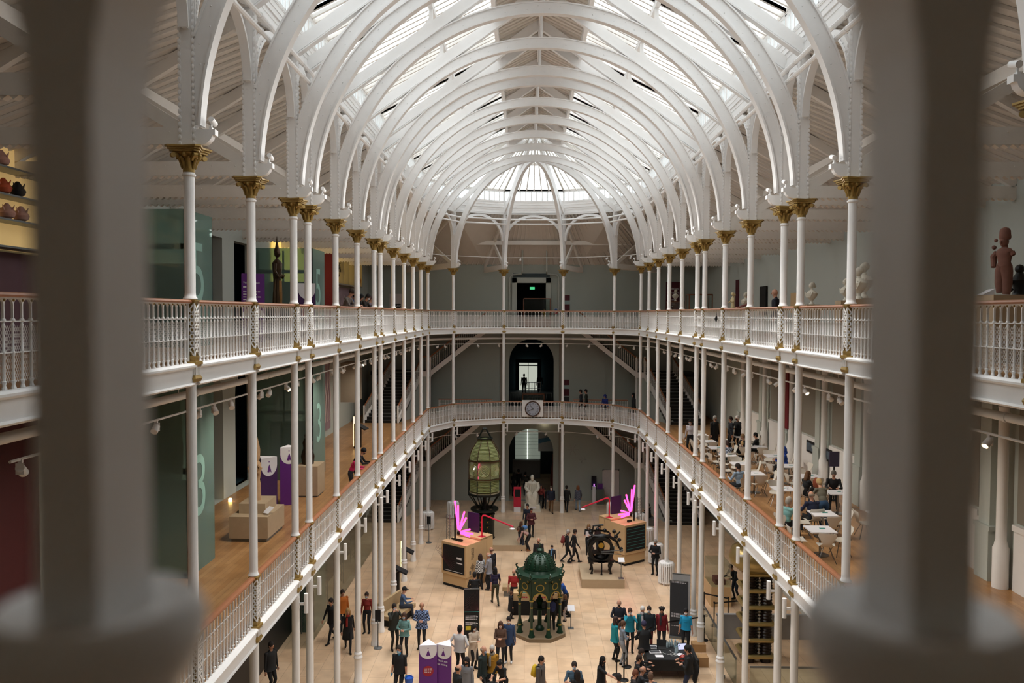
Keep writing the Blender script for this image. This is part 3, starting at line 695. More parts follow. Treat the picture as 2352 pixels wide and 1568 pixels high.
# pipes and track lights under the galleries
pl = [(XL - .75, 8), (XL - .75, Y0 + .3)] + [tuple(Vector(p) - (CEN - Vector(p)).normalized() * .8) for p in APSE] + [(XR + .75, Y0 + .3), (XR + .75, 8)]
b = MB(); b.tube([(x, y, 11.40) for x, y in pl], .075, 10); t = tag(build(b, 'ventilation_pipe', white), 'thick white pipe hung below the upper gallery', 'pipe')
c = MB(); h = MB()
for i, y in enumerate(YS[:13]):
    for s in (-1, 1):
        x = CX + s * (HW + .75); c.tube([(x, y - 1.2, 11.4), (x, y - 1.12, 11.4)], .088, 10); h.tube([(x, y - 1.9, 11.4), (x, y - 1.9, FL3 - .3)], .012, 5)
link('collars', c.mesh('collars', white), t); link('hanger_rods', h.mesh('hanger_rods', white), t)
bulb = glow('warm_lamp_face', '#ffdfae', 14)
hd = MB(); hd.cbox(0, 0, -.05, .05, .05, .05); hd.box(-.035, -.02, -.05, .05, -.2, -.05); hd.tube([(-.02, 0, -.11), (.1, 0, -.2)], [.06, .065], 12); HEAD = hd.mesh('spot_head', white)
ld = MB(); ld.tube([(.1, 0, -.2), (.101, 0, -.2007)], .05, 10); LENS = ld.mesh('lit_lens', bulb)
def track(path, z, label, n, lit):
    t = empty('track_light', (path[0][0], path[0][1], z), 0, label, 'track light', 'lighting tracks under the galleries')
    b = MB(); o = Vector((path[0][0], path[0][1])); b.tube([(x - o.x, y - o.y, 0) for x, y in path], .022, 6); build(b, 'track_rail', white, t)
    L = [(Vector(q) - Vector(p)).length for p, q in zip(path[:-1], path[1:])]; tot = sum(L); rnd = random.Random(int(z * 100) + n)
    for i in range(n):
        d = tot * (i + .5 + rnd.uniform(-.35, .35)) / n; k = 0
        while d > L[k]: d -= L[k]; k += 1
        p = Vector(path[k]).lerp(Vector(path[k + 1]), d / L[k]) - o
        a = rnd.uniform(0, 2 * PI); hdo = link('spot_head', HEAD, t, (p.x, p.y, 0), a)
        if lit and i % lit == 0: link('lit_lens', LENS, hdo)
        if i % 4 == 1 and n > 20:                                    # some of the track heads really light the gallery
            Lg = bpy.data.lights.new('track_spot', 'SPOT'); Lg.energy = 230 if z > 9 else 110; Lg.spot_size = math.radians(110); Lg.spot_blend = 1; Lg.shadow_soft_size = .08; Lg.color = (1, .9, .76)
            lo_ = bpy.data.objects.new('track_spot', Lg); COL.objects.link(lo_); q = p + o; sg = -1 if q.x < CX else 1; lo_.location = (q.x + sg * .1, q.y, z - .3); lo_.rotation_euler = Vector((sg * .55, 0, -1)).to_track_quat('-Z', 'Y').to_euler()
for z, nmz in ((11.06, 'upper'), (5.2, 'lower')):
    tl = [(XL - .8, 10 if z > 9 else 16), (XL - .8, Y0)]; trr = [(XR + .8, 12 if z > 9 else 16), (XR + .8, Y0)]
    mid = [(XL - .8, Y0)] + [tuple(Vector(p) - (CEN - Vector(p)).normalized() * .8) for p in APSE] + [(XR + .8, Y0)]
    track(tl, z, f'spotlight track below the {nmz} gallery on the left side', 30, 9); track(trr, z, f'spotlight track below the {nmz} gallery on the right side', 28, 7); track(mid, z, f'spotlight track below the {nmz} gallery at the far end', 12, 0)
track([(XL - .9, Y0)] + [tuple(Vector(p) - (CEN - Vector(p)).normalized() * .7) for p in APSE] + [(XR + .9, Y0)], 16.7, 'thin spotlight track in front of the far boarded ceiling', 6, 0)
# white cylindrical light fittings on the columns below the lower gallery
cy = MB(); cy.lathe([(.001, 0), (.055, 0), (.055, .5), (.001, .5)], 12, (0, .27, 0)); CYL = cy.mesh('cylinder', white)
br = MB(); br.box(-.02, .02, .08, .24, .2, .26); br.lathe([(.105, .1), (.105, .4)], 14); BRK = br.mesh('wall_bracket', white)
def cyl(x, y, rot, label):
    t = link('cylinder_lamp', CYL, None, (x, y, 5.33), rot); tag(t, label, 'light fitting', 'cylindrical fittings on the columns'); link('mounting_bracket', BRK, t)
for i in range(11):
    cyl(XL, YS[i], -PI / 2, f'white cylindrical light fitting on the {ORD[i + 1]} left column from the far end'); cyl(XR, YS[i], PI / 2, f'white cylindrical light fitting on the {ORD[i + 1]} right column from the far end')
for k, (x, y) in enumerate(APSE):
    d = (CEN - Vector((x, y))); cyl(x, y, math.atan2(d.y, d.x) - PI / 2 + (.9 if k < 2 else -.9), f'white cylindrical light fitting on the {("left bend", "left central", "right central", "right bend")[k]} column of the far end')
# ------------------------------------------------------------------ stairs (two storeys, both far corners)
def stair(z0, z1, s, label):
    """s=-1 left corner, +1 right corner; lower flight climbs towards the end wall, landing, upper flight climbs towards the centre"""
    m = lambda x: CX + s * x                                         # x measured outwards from the hall axis
    t = empty('staircase', (m(9.4), 48.3, z0), 0, label, 'staircase', 'corner staircases'); O = Vector((m(9.4), 48.3, z0))
    H = z1 - z0; zl = z0 + H * .49; n1, n2 = 16, 17
    st = MB(); no = MB(); sd = MB()
    def lo(k, w):                                                    # point on the lower flight: k 0..1 along, w -1 inner .. 1 outer
        return Vector((m(9.45 - 1.05 * k + w * (1.05 - .1 * k)), 48.4 + 4.1 * k, z0 + (zl - z0) * k))
    for i in range(n1):
        a, b_ = i / n1, (i + 1) / n1; p = [lo(a, -1), lo(a, 1), lo(b_, 1), lo(b_, -1)]; zt = z0 + (zl - z0) * b_
        st.slab([(q.x - O.x, q.y - O.y) for q in p], max(z0, zt - .5) - O.z, zt - O.z)
        no.slab([(q.x - O.x, q.y - O.y) for q in (lo(a - .004, -1), lo(a - .004, 1), lo(a + .012, 1), lo(a + .012, -1))], zt - O.z - .02, zt - O.z + .006)
    st.slab([(m(10.9) - O.x, 52.5 - O.y), (m(6.9) - O.x, 52.5 - O.y), (m(6.9) - O.x, 54.38 - O.y), (m(10.9) - O.x, 54.38 - O.y)], zl - O.z - .25, zl - O.z)
    for i in range(n2):
        a, b_ = 6.9 - 3.8 * i / n2, 6.9 - 3.8 * (i + 1) / n2; zt = zl + (z1 - zl) * (i + 1) / n2
        st.slab([(m(a) - O.x, 52.6 - O.y), (m(b_) - O.x, 52.6 - O.y), (m(b_) - O.x, 54.36 - O.y), (m(a) - O.x, 54.36 - O.y)], zt - O.z - .35, zt - O.z)
        no.slab([(m(a + .02) - O.x, 52.6 - O.y), (m(a - .05) - O.x, 52.6 - O.y), (m(a - .05) - O.x, 54.36 - O.y), (m(a + .02) - O.x, 54.36 - O.y)], zt - O.z - .02, zt - O.z + .006)
    q = [(m(6.9), zl - .32), (m(3.1), z1 - .36), (m(3.1), z1 + .02), (m(6.9), zl + .06)]
    for y in (52.5, 52.58): pass
    sd.prism([(x - O.x, z - O.z) for x, z in q], 52.48 - O.y, 52.60 - O.y)
    sd.box(min(m(6.8), m(8.5)) - O.x, max(m(6.8), m(8.5)) - O.x, 52.42 - O.y, 52.52 - O.y, zl - O.z - .32, zl - O.z + .04)
    for w in (-1, 1):
        a, b_ = lo(0, w), lo(1, w); dx = .06
        sd.add([(p.x + e - O.x, p.y - O.y, z - O.z) for e in (-dx, dx) for p, z in ((a, z0), (b_, zl - .32), (b_, zl + .06), (a, z0 + .3))], [(0, 1, 2, 3), (7, 6, 5, 4), (0, 4, 5, 1), (2, 6, 7, 3), (1, 5, 6, 2), (0, 3, 7, 4)])
    build(st, 'treads', stepm, t, smooth=False)['label'] = 'black treads and risers'; build(no, 'nosings', grey, t, smooth=False); build(sd, 'stringer', white, t, smooth=False)
    sp = MB(); a, b_ = lo(0, -1), lo(1, -1)
    sp.add([(a.x - O.x, a.y - O.y, .0), (b_.x - O.x, b_.y - O.y, 0), (b_.x - O.x, b_.y - O.y, zl - O.z - .3), (a.x + s * .3 - O.x, a.y - O.y, .1)], [(0, 1, 2, 3)])
    sp.add([(b_.x - O.x, b_.y - O.y, 0), (m(6.9) - O.x, 52.5 - O.y, 0), (m(6.9) - O.x, 52.5 - O.y, zl - O.z - .3), (b_.x - O.x, b_.y - O.y, zl - O.z - .3)], [(0, 1, 2, 3)])
    build(sp, 'under_stair_wall', greenpale, t, smooth=False)
    def rail(P, nm):
        hr = MB(); hr.tube([(p.x - O.x, p.y - O.y, p.z - O.z + 1.0) for p in P], .045, 8); build(hr, 'handrail', wood, t)['label'] = 'wooden stair handrail'
        bl = MB()
        for p, q in zip(P[:-1], P[1:]):
            L = (q - p).length; k = max(2, int(L / .17))
            for i in range(k):
                c = p.lerp(q, (i + .5) / k) - O; bl.tube([c + Vector((0, 0, .02)), c + Vector((0, 0, .98))], .013, 5); bl.ball((c.x, c.y, c.z + .72), .03, 6, 4)
        build(bl, 'spindles', white, t)
    rail([lo(0, -1), lo(1, -1) + Vector((0, 0, 0)), Vector((m(6.9), 52.54, zl)), Vector((m(3.1), 52.54, z1))], 'a')
    rail([lo(0, 1), lo(1, 1)], 'b')
    nw = MB()
    for p in (lo(0, -1), lo(0, 1), Vector((m(6.9), 52.54, zl)), lo(1, -1)): c = p - O; nw.tube([c, c + Vector((0, 0, 1.08))], .055, 8)
    c = Vector((m(6.9), 52.54, z0)) - O; nw.tube([c, c + Vector((0, 0, zl - z0))], .05, 8)
    build(nw, 'newel_posts', white, t)
for z0, z1, n in ((0, FL2, 'ground floor'), (FL2, FL3, 'lower gallery')):
    for s, sd in ((-1, 'left'), (1, 'right')): stair(z0, z1, s, f'black-stepped white staircase rising from the {n} in the far {sd} corner')
for lv, fl in (('lower', FL2), ('upper', FL3)):
    for s, sd in ((-1, 'left'), (1, 'right')):
        P, Q = (CX + s * 6.4, 52.35), (CX + s * 2.6, 52.35); P, Q = (P, Q) if s > 0 else (Q, P)
        balustrade(P, Q, fl, f'{lv} gallery balustrade guarding the head of the far {sd} staircase', 'stair head balustrades', False, .163)
# ------------------------------------------------------------------ end wall fittings
def B(name, mats, parent=None, smooth=False, **k): return lambda f: build(_mk(f), name, mats, parent, smooth=smooth, **k)
def _mk(f): b = MB(); f(b); return b
def simple(name, f, m, label, cat, group=None, smooth=False, loc=None, rot=None):
    b = MB(); f(b); return tag(build(b, name, m, None, loc, rot, smooth=smooth), label, cat, group)
# clock
cp = at_y(1223.5, 938.5, 51.02); yF = Y0 + 4.2
t = empty('clock', (cp.x, yF - .17, cp.z), 0, 'round white clock with brown rim and roman numerals on the lower balustrade', 'clock')
_ = build(_mk(lambda b: b.box(-.68, .68, .02, .1, -.52, .55)), 'backing_panel', white, t)
fm = MB(); fm.lathe([(.001, 0), (.44, 0), (.44, .03), (.001, .03)], 40); f = fm.mesh('clock_face', mat('clock_dial', '#aeb4c2', .5)); link('clock_face', f, t, (0, -.02, 0), (PI / 2, 0, 0))
rm = MB(); rm.lathe([(.43, 0), (.49, 0), (.51, .03), (.49, .07), (.45, .07), (.43, .05)], 40); link('rim', rm.mesh('rim', mat('brown_clock_rim', '#4a2d20', .4)), t, (0, .0, 0), (PI / 2, 0, 0))
h = MB(); h.beam((.05, -.065, -.04), (-.17, -.065, .25), .012, .045, (0, 1, 0)); build(h, 'hour_hand', blackm, t)
h = MB(); h.beam((.06, -.075, .03), (-.34, -.075, -.17), .012, .035, (0, 1, 0)); build(h, 'minute_hand', blackm, t)
for i, rn in enumerate('XII I II III IIII V VI VII VIII IX X XI'.split()):
    a = PI / 2 - i * PI / 6; o = text(rn, .13, blackm, t, (.335 * math.cos(a), -.056, .335 * math.sin(a)), (PI / 2, -(a - PI / 2), 0), 'numeral', .001, 'CENTER'); 
# upper doorway surround, pipes, exit sign, case with brass instruments
def surround(b):
    for x in (-.95, 1.38): b.box(x, x + .33, WALL_F - .12, WALL_F + .02, FL3, 15.5)
    b.box(-.95, 1.71, WALL_F - .12, WALL_F + .02, 15.15, 15.5); b.box(-.95, 1.71, WALL_F - .02, WALL_F - .01, 15.5, 15.85)
struct(build(_mk(surround), 'door_1', greenpale, smooth=False), 'pale squared surround of the upper end doorway', 'door surround')
simple('transom_window', lambda b: b.box(-.9, 1.65, WALL_F - .05, WALL_F - .03, 15.53, 15.8), mat('dark_glass', '#39474c', .15), 'dark strip window above the upper end doorway', 'window')
t = simple('exit_sign', lambda b: b.box(.28, .62, 55.9, 55.95, 14.75, 14.92), glow('exit_green', '#3fae74', 1.2), 'small green exit sign inside the upper end doorway', 'sign')
text('EXIT', .11, whitep, t, (.31, 55.89, 14.78), (PI / 2, 0, 0))
def wood_case(x, y, z, w, d, h, label, group=None, base=.55):
    t = empty('display_case', (x, y, z), 0, label, 'display case', group); fr = MB(); e = .025; wd = mat('case_mahogany', '#6d3f26', .4)
    fr.box(-w / 2, w / 2, -d / 2, d / 2, 0, base)
    for sx in (-1, 1):
        for sy in (-1, 1): fr.cbox(sx * (w / 2 - e), sy * (d / 2 - e), base, 2 * e, 2 * e, h - base)
    fr.box(-w / 2, w / 2, -d / 2, d / 2, h - .06, h); build(fr, 'wooden_frame', wd, t)
    g = MB(); g.box(-w / 2 + e, w / 2 - e, -d / 2 + e, d / 2 - e, base, h - .06); build(g, 'glazing', glass, t); return t
c = wood_case(.75, 53.6, FL3, 1.85, .7, 1.95, 'mahogany and glass case with brass instruments in the upper end doorway')
simple('brass_instrument', lambda b: (b.lathe([(.12, 0), (.12, .03), (.03, .06), (.03, .35), (.1, .38), (.1, .42), (.02, .44), (.02, .62), (.05, .66)], 12), b.tube([(-.2, 0, .42), (.2, 0, .5)], .025, 8)), mat('brass', '#b08f3a', .3, .8), 'brass instrument standing in the mahogany case', 'instrument', smooth=True, loc=(1.25, 53.6, FL3 + .55))
for x, s, sd in ((-.25, -1, 'left'), (1.4, 1, 'right')):
    b = MB(); b.tube([(x, 53.4, 18.4), (x, 53.6, 15.9), (x + s * .05, 54.2, 15.75), (x + s * .7, 54.25, 15.7), (x + s * .85, 54.25, 15.5), (x + s * .88, 54.25, FL3)], .055, 8)
    tag(build(b, 'down_pipe', greenpale), f'grey pipe bending down the end wall on the {sd} of the upper doorway', 'pipe', 'pipes beside the upper doorway')
def wall_signs(x, z, label):
    t = empty('wall_sign', (x, WALL_F - .03, z), 0, label, 'sign', 'maroon direction signs')
    for k, (z0, z1, m) in enumerate(((.75, 1.12, maroon), (.5, .72, mat('pale_sign', '#8fa3a3', .6)), (.0, .48, maroon), (-.4, -.05, mat('charcoal_sign', '#2b2b2d', .6)))):
        b = MB(); b.box(-.28, .28, 0, .03, z0, z1); build(b, 'sign_panel', m, t)
wall_signs(2.75, 13.2, 'stack of maroon direction panels right of the upper end doorway'); wall_signs(2.75, 7.35, 'stack of maroon direction panels right of the lower gallery arch')
t = simple('notice', lambda b: b.box(1.95, 2.2, WALL_F - .03, WALL_F - .01, 13.0, 13.42), whitep, 'small white notice with blue and red blocks by the upper doorway', 'notice')
_ = build(_mk(lambda b: b.box(1.98, 2.17, WALL_F - .035, WALL_F - .03, 13.2, 13.38)), 'blue_block', mat('notice_blue', '#3f6ea8'), t); _ = build(_mk(lambda b: b.box(2.0, 2.19, WALL_F - .035, WALL_F - .03, 13.03, 13.15)), 'red_block', mat('notice_red', '#b04a4a'), t)
# white doors
def wdoor(n, x0, x1, z0, label, rot=0, y=None):
    t = struct(build(_mk(lambda b: (b.box(x0, x1, WALL_F - .06, WALL_F - .01, z0, z0 + 2.15), b.box(x0 - .08, x0, WALL_F - .08, WALL_F - .01, z0, z0 + 2.23), b.box(x1, x1 + .08, WALL_F - .08, WALL_F - .01, z0, z0 + 2.23), b.box(x0 - .08, x1 + .08, WALL_F - .08, WALL_F - .01, z0 + 2.15, z0 + 2.23))), f'door_{n}', mat('door_white', '#cfc8c6', .5), smooth=False), label, 'door')
    build(_mk(lambda b: b.ball((x0 + .1, WALL_F - .1, z0 + 1), .03, 8, 5)), 'door_handle', grey, t, smooth=True)
    return t
wdoor(2, -9.35, -8.45, FL3, 'white washroom door on the far left of the upper gallery'); wdoor(3, 5.45, 6.45, 0, 'pale door in the ground floor end wall, right of the arch'); wdoor(4, 8.1, 8.9, FL2, 'pale door under the far right stair on the lower gallery')
t = simple('washroom_sign', lambda b: b.box(-9.05, -8.65, WALL_F - .09, WALL_F - .07, FL3 + 1.25, FL3 + 1.55), blackm, 'small black washroom sign on the upper left door', 'sign')
text('WC', .2, whitep, t, (-8.98, WALL_F - .095, FL3 + 1.32), (PI / 2, 0, 0))
# passages: lit doors at the ends, glazed stair, hanging panel
lit = glow('lit_room', '#cfd3c4', .55)
t = simple('glazed_doors', lambda b: (b.box(-.58, 1.05, 70.0, 70.05, FL2, 8.66),), lit, 'pair of bright glazed doors at the back of the lower gallery passage', 'door')
_ = build(_mk(lambda b: (b.box(.22, .26, 69.94, 70, FL2, 8.66), b.box(-.9, 1.4, 69.9, 70, 8.66, 9.0), b.box(-.9, -.58, 69.9, 70, FL2, 8.66), b.box(1.05, 1.4, 69.9, 70, FL2, 8.66), b.box(-.58, 1.05, 69.94, 70, 8.38, 8.48))), 'door_frame', teal, t)
simple('passage_railing', lambda b: [b.box(-1.1, 1.9, 56.98, 57.02, FL2 + 1.02, FL2 + 1.08)] + [b.tube([(-1.1 + .2 * i, 57, FL2), (-1.1 + .2 * i, 57, FL2 + 1.03)], .015, 5) for i in range(16)], grey, 'grey balustrade across the lower gallery passage', 'railing')
wood_case(.55, 53.75, FL2, 1.5, .6, 1.35, 'red-brown glass case under the lower gallery arch', None, .2)
simple('metal_chair_sculpture', lambda b: [b.tube([(x, 0, 0), (x, 0, 2.0)], .022, 6) for x in (-.5, -.3, -.1, .1, .3, .5)] + [b.tube([(-.55, 0, z), (.55, 0, z)], .022, 6) for z in (1.55, 1.95)] + [b.box(-.5, .5, 0, .45, .9, .96), b.box(-.55, .55, -.1, .55, 0, .04)], grey, 'tall metal chair-like frame standing under the lower gallery arch', 'sculpture', smooth=True, loc=(.55, 55.4, FL2))
slat = mat('slatted_glass', '#8d9488', .3, var=.5, scale=2.5)
t = simple('glazed_stair', lambda b: [b.box(-.8, 1.2, 62.2, 62.3, 1.5 + .28 * k, 1.75 + .28 * k) for k in range(11)], [glow('glazed_wall_light', '#7d8479', .5)], 'pale slatted glazed wall at the back of the ground floor passage', 'wall panel')
_ = build(_mk(lambda b: b.box(.16, .2, 62.1, 62.2, 1.5, 4.7)), 'light_strip', glow('strip_light', '#e8ece6', 2), t)
simple('tiled_wall', lambda b: b.box(-1.0, 1.2, 62.0, 62.1, 0, 1.45), mat('grey_tiles', '#9b9a98', .4, var=.1), 'grey tiled low wall at the back of the ground floor passage', 'wall panel')
t = simple('hanging_panel', lambda b: b.box(.95, 2.2, 56.9, 56.95, 3.05, 4.75), mat('pale_blue_panel', '#b9c6cc', .6), 'white and blue panel hanging inside the ground floor arch', 'banner')
_ = build(_mk(lambda b: b.add([(.95, 56.89, 3.6), (2.2, 56.89, 3.9), (2.2, 56.89, 4.15), (.95, 56.89, 3.95)], [(0, 1, 2, 3)])), 'blue_band', mat('band_blue', '#3f7fa6'), t)
simple('orange_totem', lambda b: b.lathe([(.3, 0), (.35, .8), (.3, 1.6), (.2, 2.2), (.22, 2.6), (.05, 3.0)], 10), mat('rust_orange', '#7a3318', .7), 'rust-orange carved figure in the shade of the ground floor passage', 'sculpture', smooth=True, loc=(2.2, 57.6, 0))
lp = simple('passage_lamp', lambda b: b.ball((1.35, 54.2, 5.5), .07, 10, 6), glow('lamp_ball', '#ffe9c4', 12), 'small bright lamp above the ground floor arch', 'lamp', smooth=True)
# faint snowflake decoration, hand sanitiser and bin by the end wall
sn = mat('snowflake_white', '#b5b5b0', .6)
for x, z, r in ((3.3, 3.6, .42), (4.0, 2.9, .25)):
    def fl(b, r=r):
        for k in range(6):
            a = k * PI / 3; c, s = math.cos(a), math.sin(a); b.tube([(0, 0, 0), (r * c, 0, r * s)], .012, 4)
            for e in (-.5, .5): b.tube([(r * .6 * c, 0, r * .6 * s), (r * (.6 * c + .3 * math.cos(a + e)), 0, r * (.6 * s + .3 * math.sin(a + e)))], .009, 4)
    simple('snowflake', fl, sn, ('large' if r > .3 else 'small') + ' pale snowflake decoration on the ground floor end wall', 'decoration', 'snowflakes on the end wall', loc=(x, WALL_F - .03, z))
t = empty('sanitiser_stand', (4.75, 53.9, 0), 0, 'slim white sanitiser stand with a purple light by the end wall', 'stand')
_ = build(_mk(lambda b: (b.cbox(0, 0, 0, .3, .3, .03), b.cbox(0, 0, .03, .22, .14, 1.15))), 'pillar', whitep, t); _ = build(_mk(lambda b: b.cbox(0, .1, .9, .34, .06, .95)), 'backboard', blackm, t); _ = build(_mk(lambda b: b.cbox(0, -.06, 1.2, .06, .05, .14)), 'purple_light', glow('purple_lamp', '#b56af0', 3), t)
t = simple('donation_box', lambda b: b.cbox(0, 0, 0, .5, .4, 1.05), mat('donation_glass', '#59615c', .2), 'dark glass donation box with purple top near the pale door', 'box', loc=(5.25 - .1, 53.7, 0)); _ = build(_mk(lambda b: b.cbox(0, 0, 1.05, .36, .1, .35)), 'purple_top', purple, t)
# ------------------------------------------------------------------ radiators round the columns
rd = MB()
for k in range(22):
    a = 2 * PI * k / 22; c, s = math.cos(a), math.sin(a)
    rd.tube([(c * .36, s * .36, .08), (c * .36, s * .36, .98), (c * .33, s * .33, 1.02), (c * .2, s * .2, 1.04)], .034, 6)
for z in (.1, .92): rd.lathe([(.3, z), (.37, z), (.37, z + .05), (.3, z + .05)], 24)
RAD = rd.mesh('radiator', white); rf = MB()
for k in range(6): a = k * PI / 3; rf.cbox(.34 * math.cos(a), .34 * math.sin(a), 0, .06, .06, .1)
RADF = rf.mesh('feet', white, False); rt = MB(); rt.lathe([(.18, 1.0), (.34, 1.0), (.33, 1.05), (.19, 1.05)], 24); RADT = rt.mesh('top_plate', white)
def radiator(x, y, label):
    t = link('radiator', RAD, None, (x, y, 0)); tag(t, label, 'radiator', 'ring radiators around column bases'); link('feet', RADF, t); link('top_plate', RADT, t)
for i in range(5): radiator(XR, YS[i], f'white ring radiator round the {ORD[i + 1]} right column from the far end')
radiator(APSE[3][0], APSE[3][1], 'white ring radiator round the right bend column of the far end'); radiator(APSE[0][0], APSE[0][1], 'white ring radiator round the left bend column of the far end'); radiator(XL, YS[0], 'white ring radiator round the first left column from the far end')
# ------------------------------------------------------------------ lighthouse lens
lp_ = at_z(1112, 1238, .32)
t = empty('lighthouse_lens', (lp_.x, lp_.y + .3, .32), 0, 'huge glass lighthouse lens in a dark iron frame on a stone plinth', 'lighthouse lens'); iron = mat('dark_green_iron', '#141c18', .4, .3); bz = mat('bronze_frame', '#4f3a26', .4, .5)
prism = glass_mat('prism_glass', '#dfe4bd', gloss=.24, body=.40, bodycol='#ccd39a')
_ = build(_mk(lambda b: (b.lathe([(.6, 0), (.6, .06), (.56, .1), (.56, 1.3), (.6, 1.34), (.6, 1.42), (.45, 1.46)], 10), [b.box(x - .1, x + .1, -.6, -.55, z, z + .2) for x in (-.2, .2) for z in (.3, .6, .9)])), 'drum_base', iron, t)
_ = build(_mk(lambda b: [b.ball((x, -.585, z), .05, 6, 4) for x in (-.18, .2) for z in (.45, .75, 1.05)] + [b.ball((.56 * math.sin(a), -.56 * math.cos(a), 1.38), .05, 6, 4) for a in (-.9, -.5, -.1, .3, .7)]), 'brass_fittings', mat('brass', '#b08f3a', .3, .8), t, smooth=True)
_ = build(_mk(lambda b: (b.lathe([(.52, 1.6), (.78, 1.6), (.8, 1.66), (.78, 1.72), (.52, 1.7)], 28), b.lathe([(.28, 1.4), (.24, 1.6), (.12, 1.9), (.11, 2.9)], 12), [b.beam((.08 * math.cos(a), .08 * math.sin(a), 1.67), (.75 * math.cos(a), .75 * math.sin(a), 1.67), .05, .05) for a in [k * PI / 4 for k in range(8)]])), 'turning_ring', iron, t)
for k in range(8):
    a = PI / 8 + k * PI / 4; c, s = math.cos(a), math.sin(a)
    b = MB(); b.tube([(c * .38, s * .38, 1.75), (c * .95, s * .95, 2.55)], .035, 6); build(b, 'strut', iron, t)
_ = build(_mk(lambda b: (b.lathe([(.88, 2.5), (.98, 2.5), (.98, 2.62), (.88, 2.62)], 8, a0=PI / 8), [b.tube([(.96 * math.cos(a), .96 * math.sin(a), 2.55), (.94 * math.cos(a), .94 * math.sin(a), 3.4)], .03, 6) for a in [PI / 8 + k * PI / 4 for k in range(8)]])), 'cage', iron, t)
_ = build(_mk(lambda b: b.lathe([(.001, 2.6), (.86, 2.6), (.86, 2.64), (.001, 2.64)], 24)), 'table_disc', mat('pale_disc', '#b8a98c', .4), t)
for z in (3.42, 4.42): _ = build(_mk(lambda b: b.lathe([(.9, z), (.97, z), (.97, z + .05), (.9, z + .05)], 8, a0=PI / 8)), 'bronze_band', bz, t)
_ = build(_mk(lambda b: [b.tube([(.94 * math.cos(a), .94 * math.sin(a), 3.42), (.94 * math.cos(a), .94 * math.sin(a), 4.45), (.80 * math.cos(a), .80 * math.sin(a), 5.0), (.36 * math.cos(a), .36 * math.sin(a), 5.66)], .022, 5) for a in [PI / 8 + k * PI / 4 for k in range(8)]]), 'bronze_ribs', bz, t)
def rings(b):
    for k in range(8): z = 2.72 + k * .085; b.lathe([(.80, z), (.88, z + .03), (.80, z + .075)], 8, a0=PI / 8)
    for k in range(16):
        u = k / 16; r = .92 - .56 * u ** 1.35; z = 4.5 + 1.14 * u; b.lathe([(r - .06, z), (r + .0, z + .025), (r - .08, z + .066)], 8, a0=PI / 8)
_ = build(_mk(rings), 'prism_rings', prism, t, smooth=False)
def eyes(b):
    b.lathe([(.87, 3.48), (.88, 3.5), (.88, 4.38), (.87, 4.4)], 8, a0=PI / 8)
    for k in range(8):
        a = k * PI / 4 + 0; M = Matrix.Rotation(a, 4, 'Z') @ Matrix.Translation((.83, 0, 3.94)) @ Matrix.Rotation(PI / 2, 4, 'Y'); b.xf = M
        for r in (.08, .16, .24, .32): b.lathe([(r - .05, 0), (r, .03), (r + .02, 0)], 16)
        b.xf = None
_ = build(_mk(eyes), 'bullseye_panels', prism, t, smooth=False)
_ = build(_mk(lambda b: (b.lathe([(.3, 5.64), (.46, 5.64), (.46, 5.7), (.3, 5.7)], 16), b.tube([(-.36, 0, 5.68), (-.08, 0, 6.2), (.08, 0, 6.2), (.36, 0, 5.68)], .05, 6), b.tube([(-.1, 0, 6.2), (.1, 0, 6.2)], .06, 8))), 'lifting_bracket', iron, t)
simple('stone_plinth', lambda b: b.box(lp_.x - 1.5, lp_.x + 2.35, 42.75, 48.2, 0, .32), stonep, 'long low beige plinth under the lighthouse lens', 'plinth')
t = simple('label_stand', lambda b: (b.tube([(0, 0, 0), (0, 0, .8)], .02, 6), b.cbox(0, 0, 0, .25, .25, .02)), grey, 'small angled label stand at the right of the lens plinth', 'label stand', 'label stands', loc=(lp_.x + 2.15, 43.3, .32)); _ = build(_mk(lambda b: b.beam((0, -.16, .78), (0, .12, .92), .3, .02)), 'label_plate', whitep, t)
def tlines(parent, x0, z0, y, widths, h=.03, step=.07, m=None, name='text_lines'):
    b = MB()
    for i, w_ in enumerate(widths):
        x = x0; k = 0
        while x < x0 + w_: d = min((.09, .05, .12, .07)[k % 4], x0 + w_ - x); b.box(x, x + d, y - .002, y, z0 - i * step, z0 - i * step + h); x += d + .02; k += 1
    return build(b, name, m or whitep, parent, smooth=False)
# ------------------------------------------------------------------ green fountain
gi = mat('bottle_green_iron', '#143322', .3, .15, var=.35, scale=14); gy = mat('gilt_trim', '#a58d45', .35, .5)
t = empty('drinking_fountain', (.62, 31.75, .14), 0, 'ornate dark green iron drinking fountain under a domed canopy', 'fountain'); t.scale = (1, 1, .9)
OC = [(1.12 * math.cos(PI / 8 + k * PI / 4), 1.12 * math.sin(PI / 8 + k * PI / 4)) for k in range(8)]
for k in range(8):
    a = PI / 8 + k * PI / 4; c, s = .88 * math.cos(a), .88 * math.sin(a)
    b = MB(); b.lathe([(.14, 0), (.14, .05), (.1, .12), (.075, .3), (.06, .34), (.05, .40), (.05, 1.5), (.07, 1.54), (.1, 1.6), (.1, 1.66)], 8, (c, s, 0)); p = build(b, 'pillar', gi, t)
    build(_mk(lambda b: (b.lathe([(.064, .33), (.07, .36), (.06, .39)], 8, (c, s, 0)), b.lathe([(.056, 1.28), (.062, 1.31), (.056, 1.34)], 8, (c, s, 0)), b.lathe([(.1, 1.6), (.108, 1.63), (.1, 1.66)], 8, (c, s, 0)))), 'gilt_bands', gy, p, smooth=True)
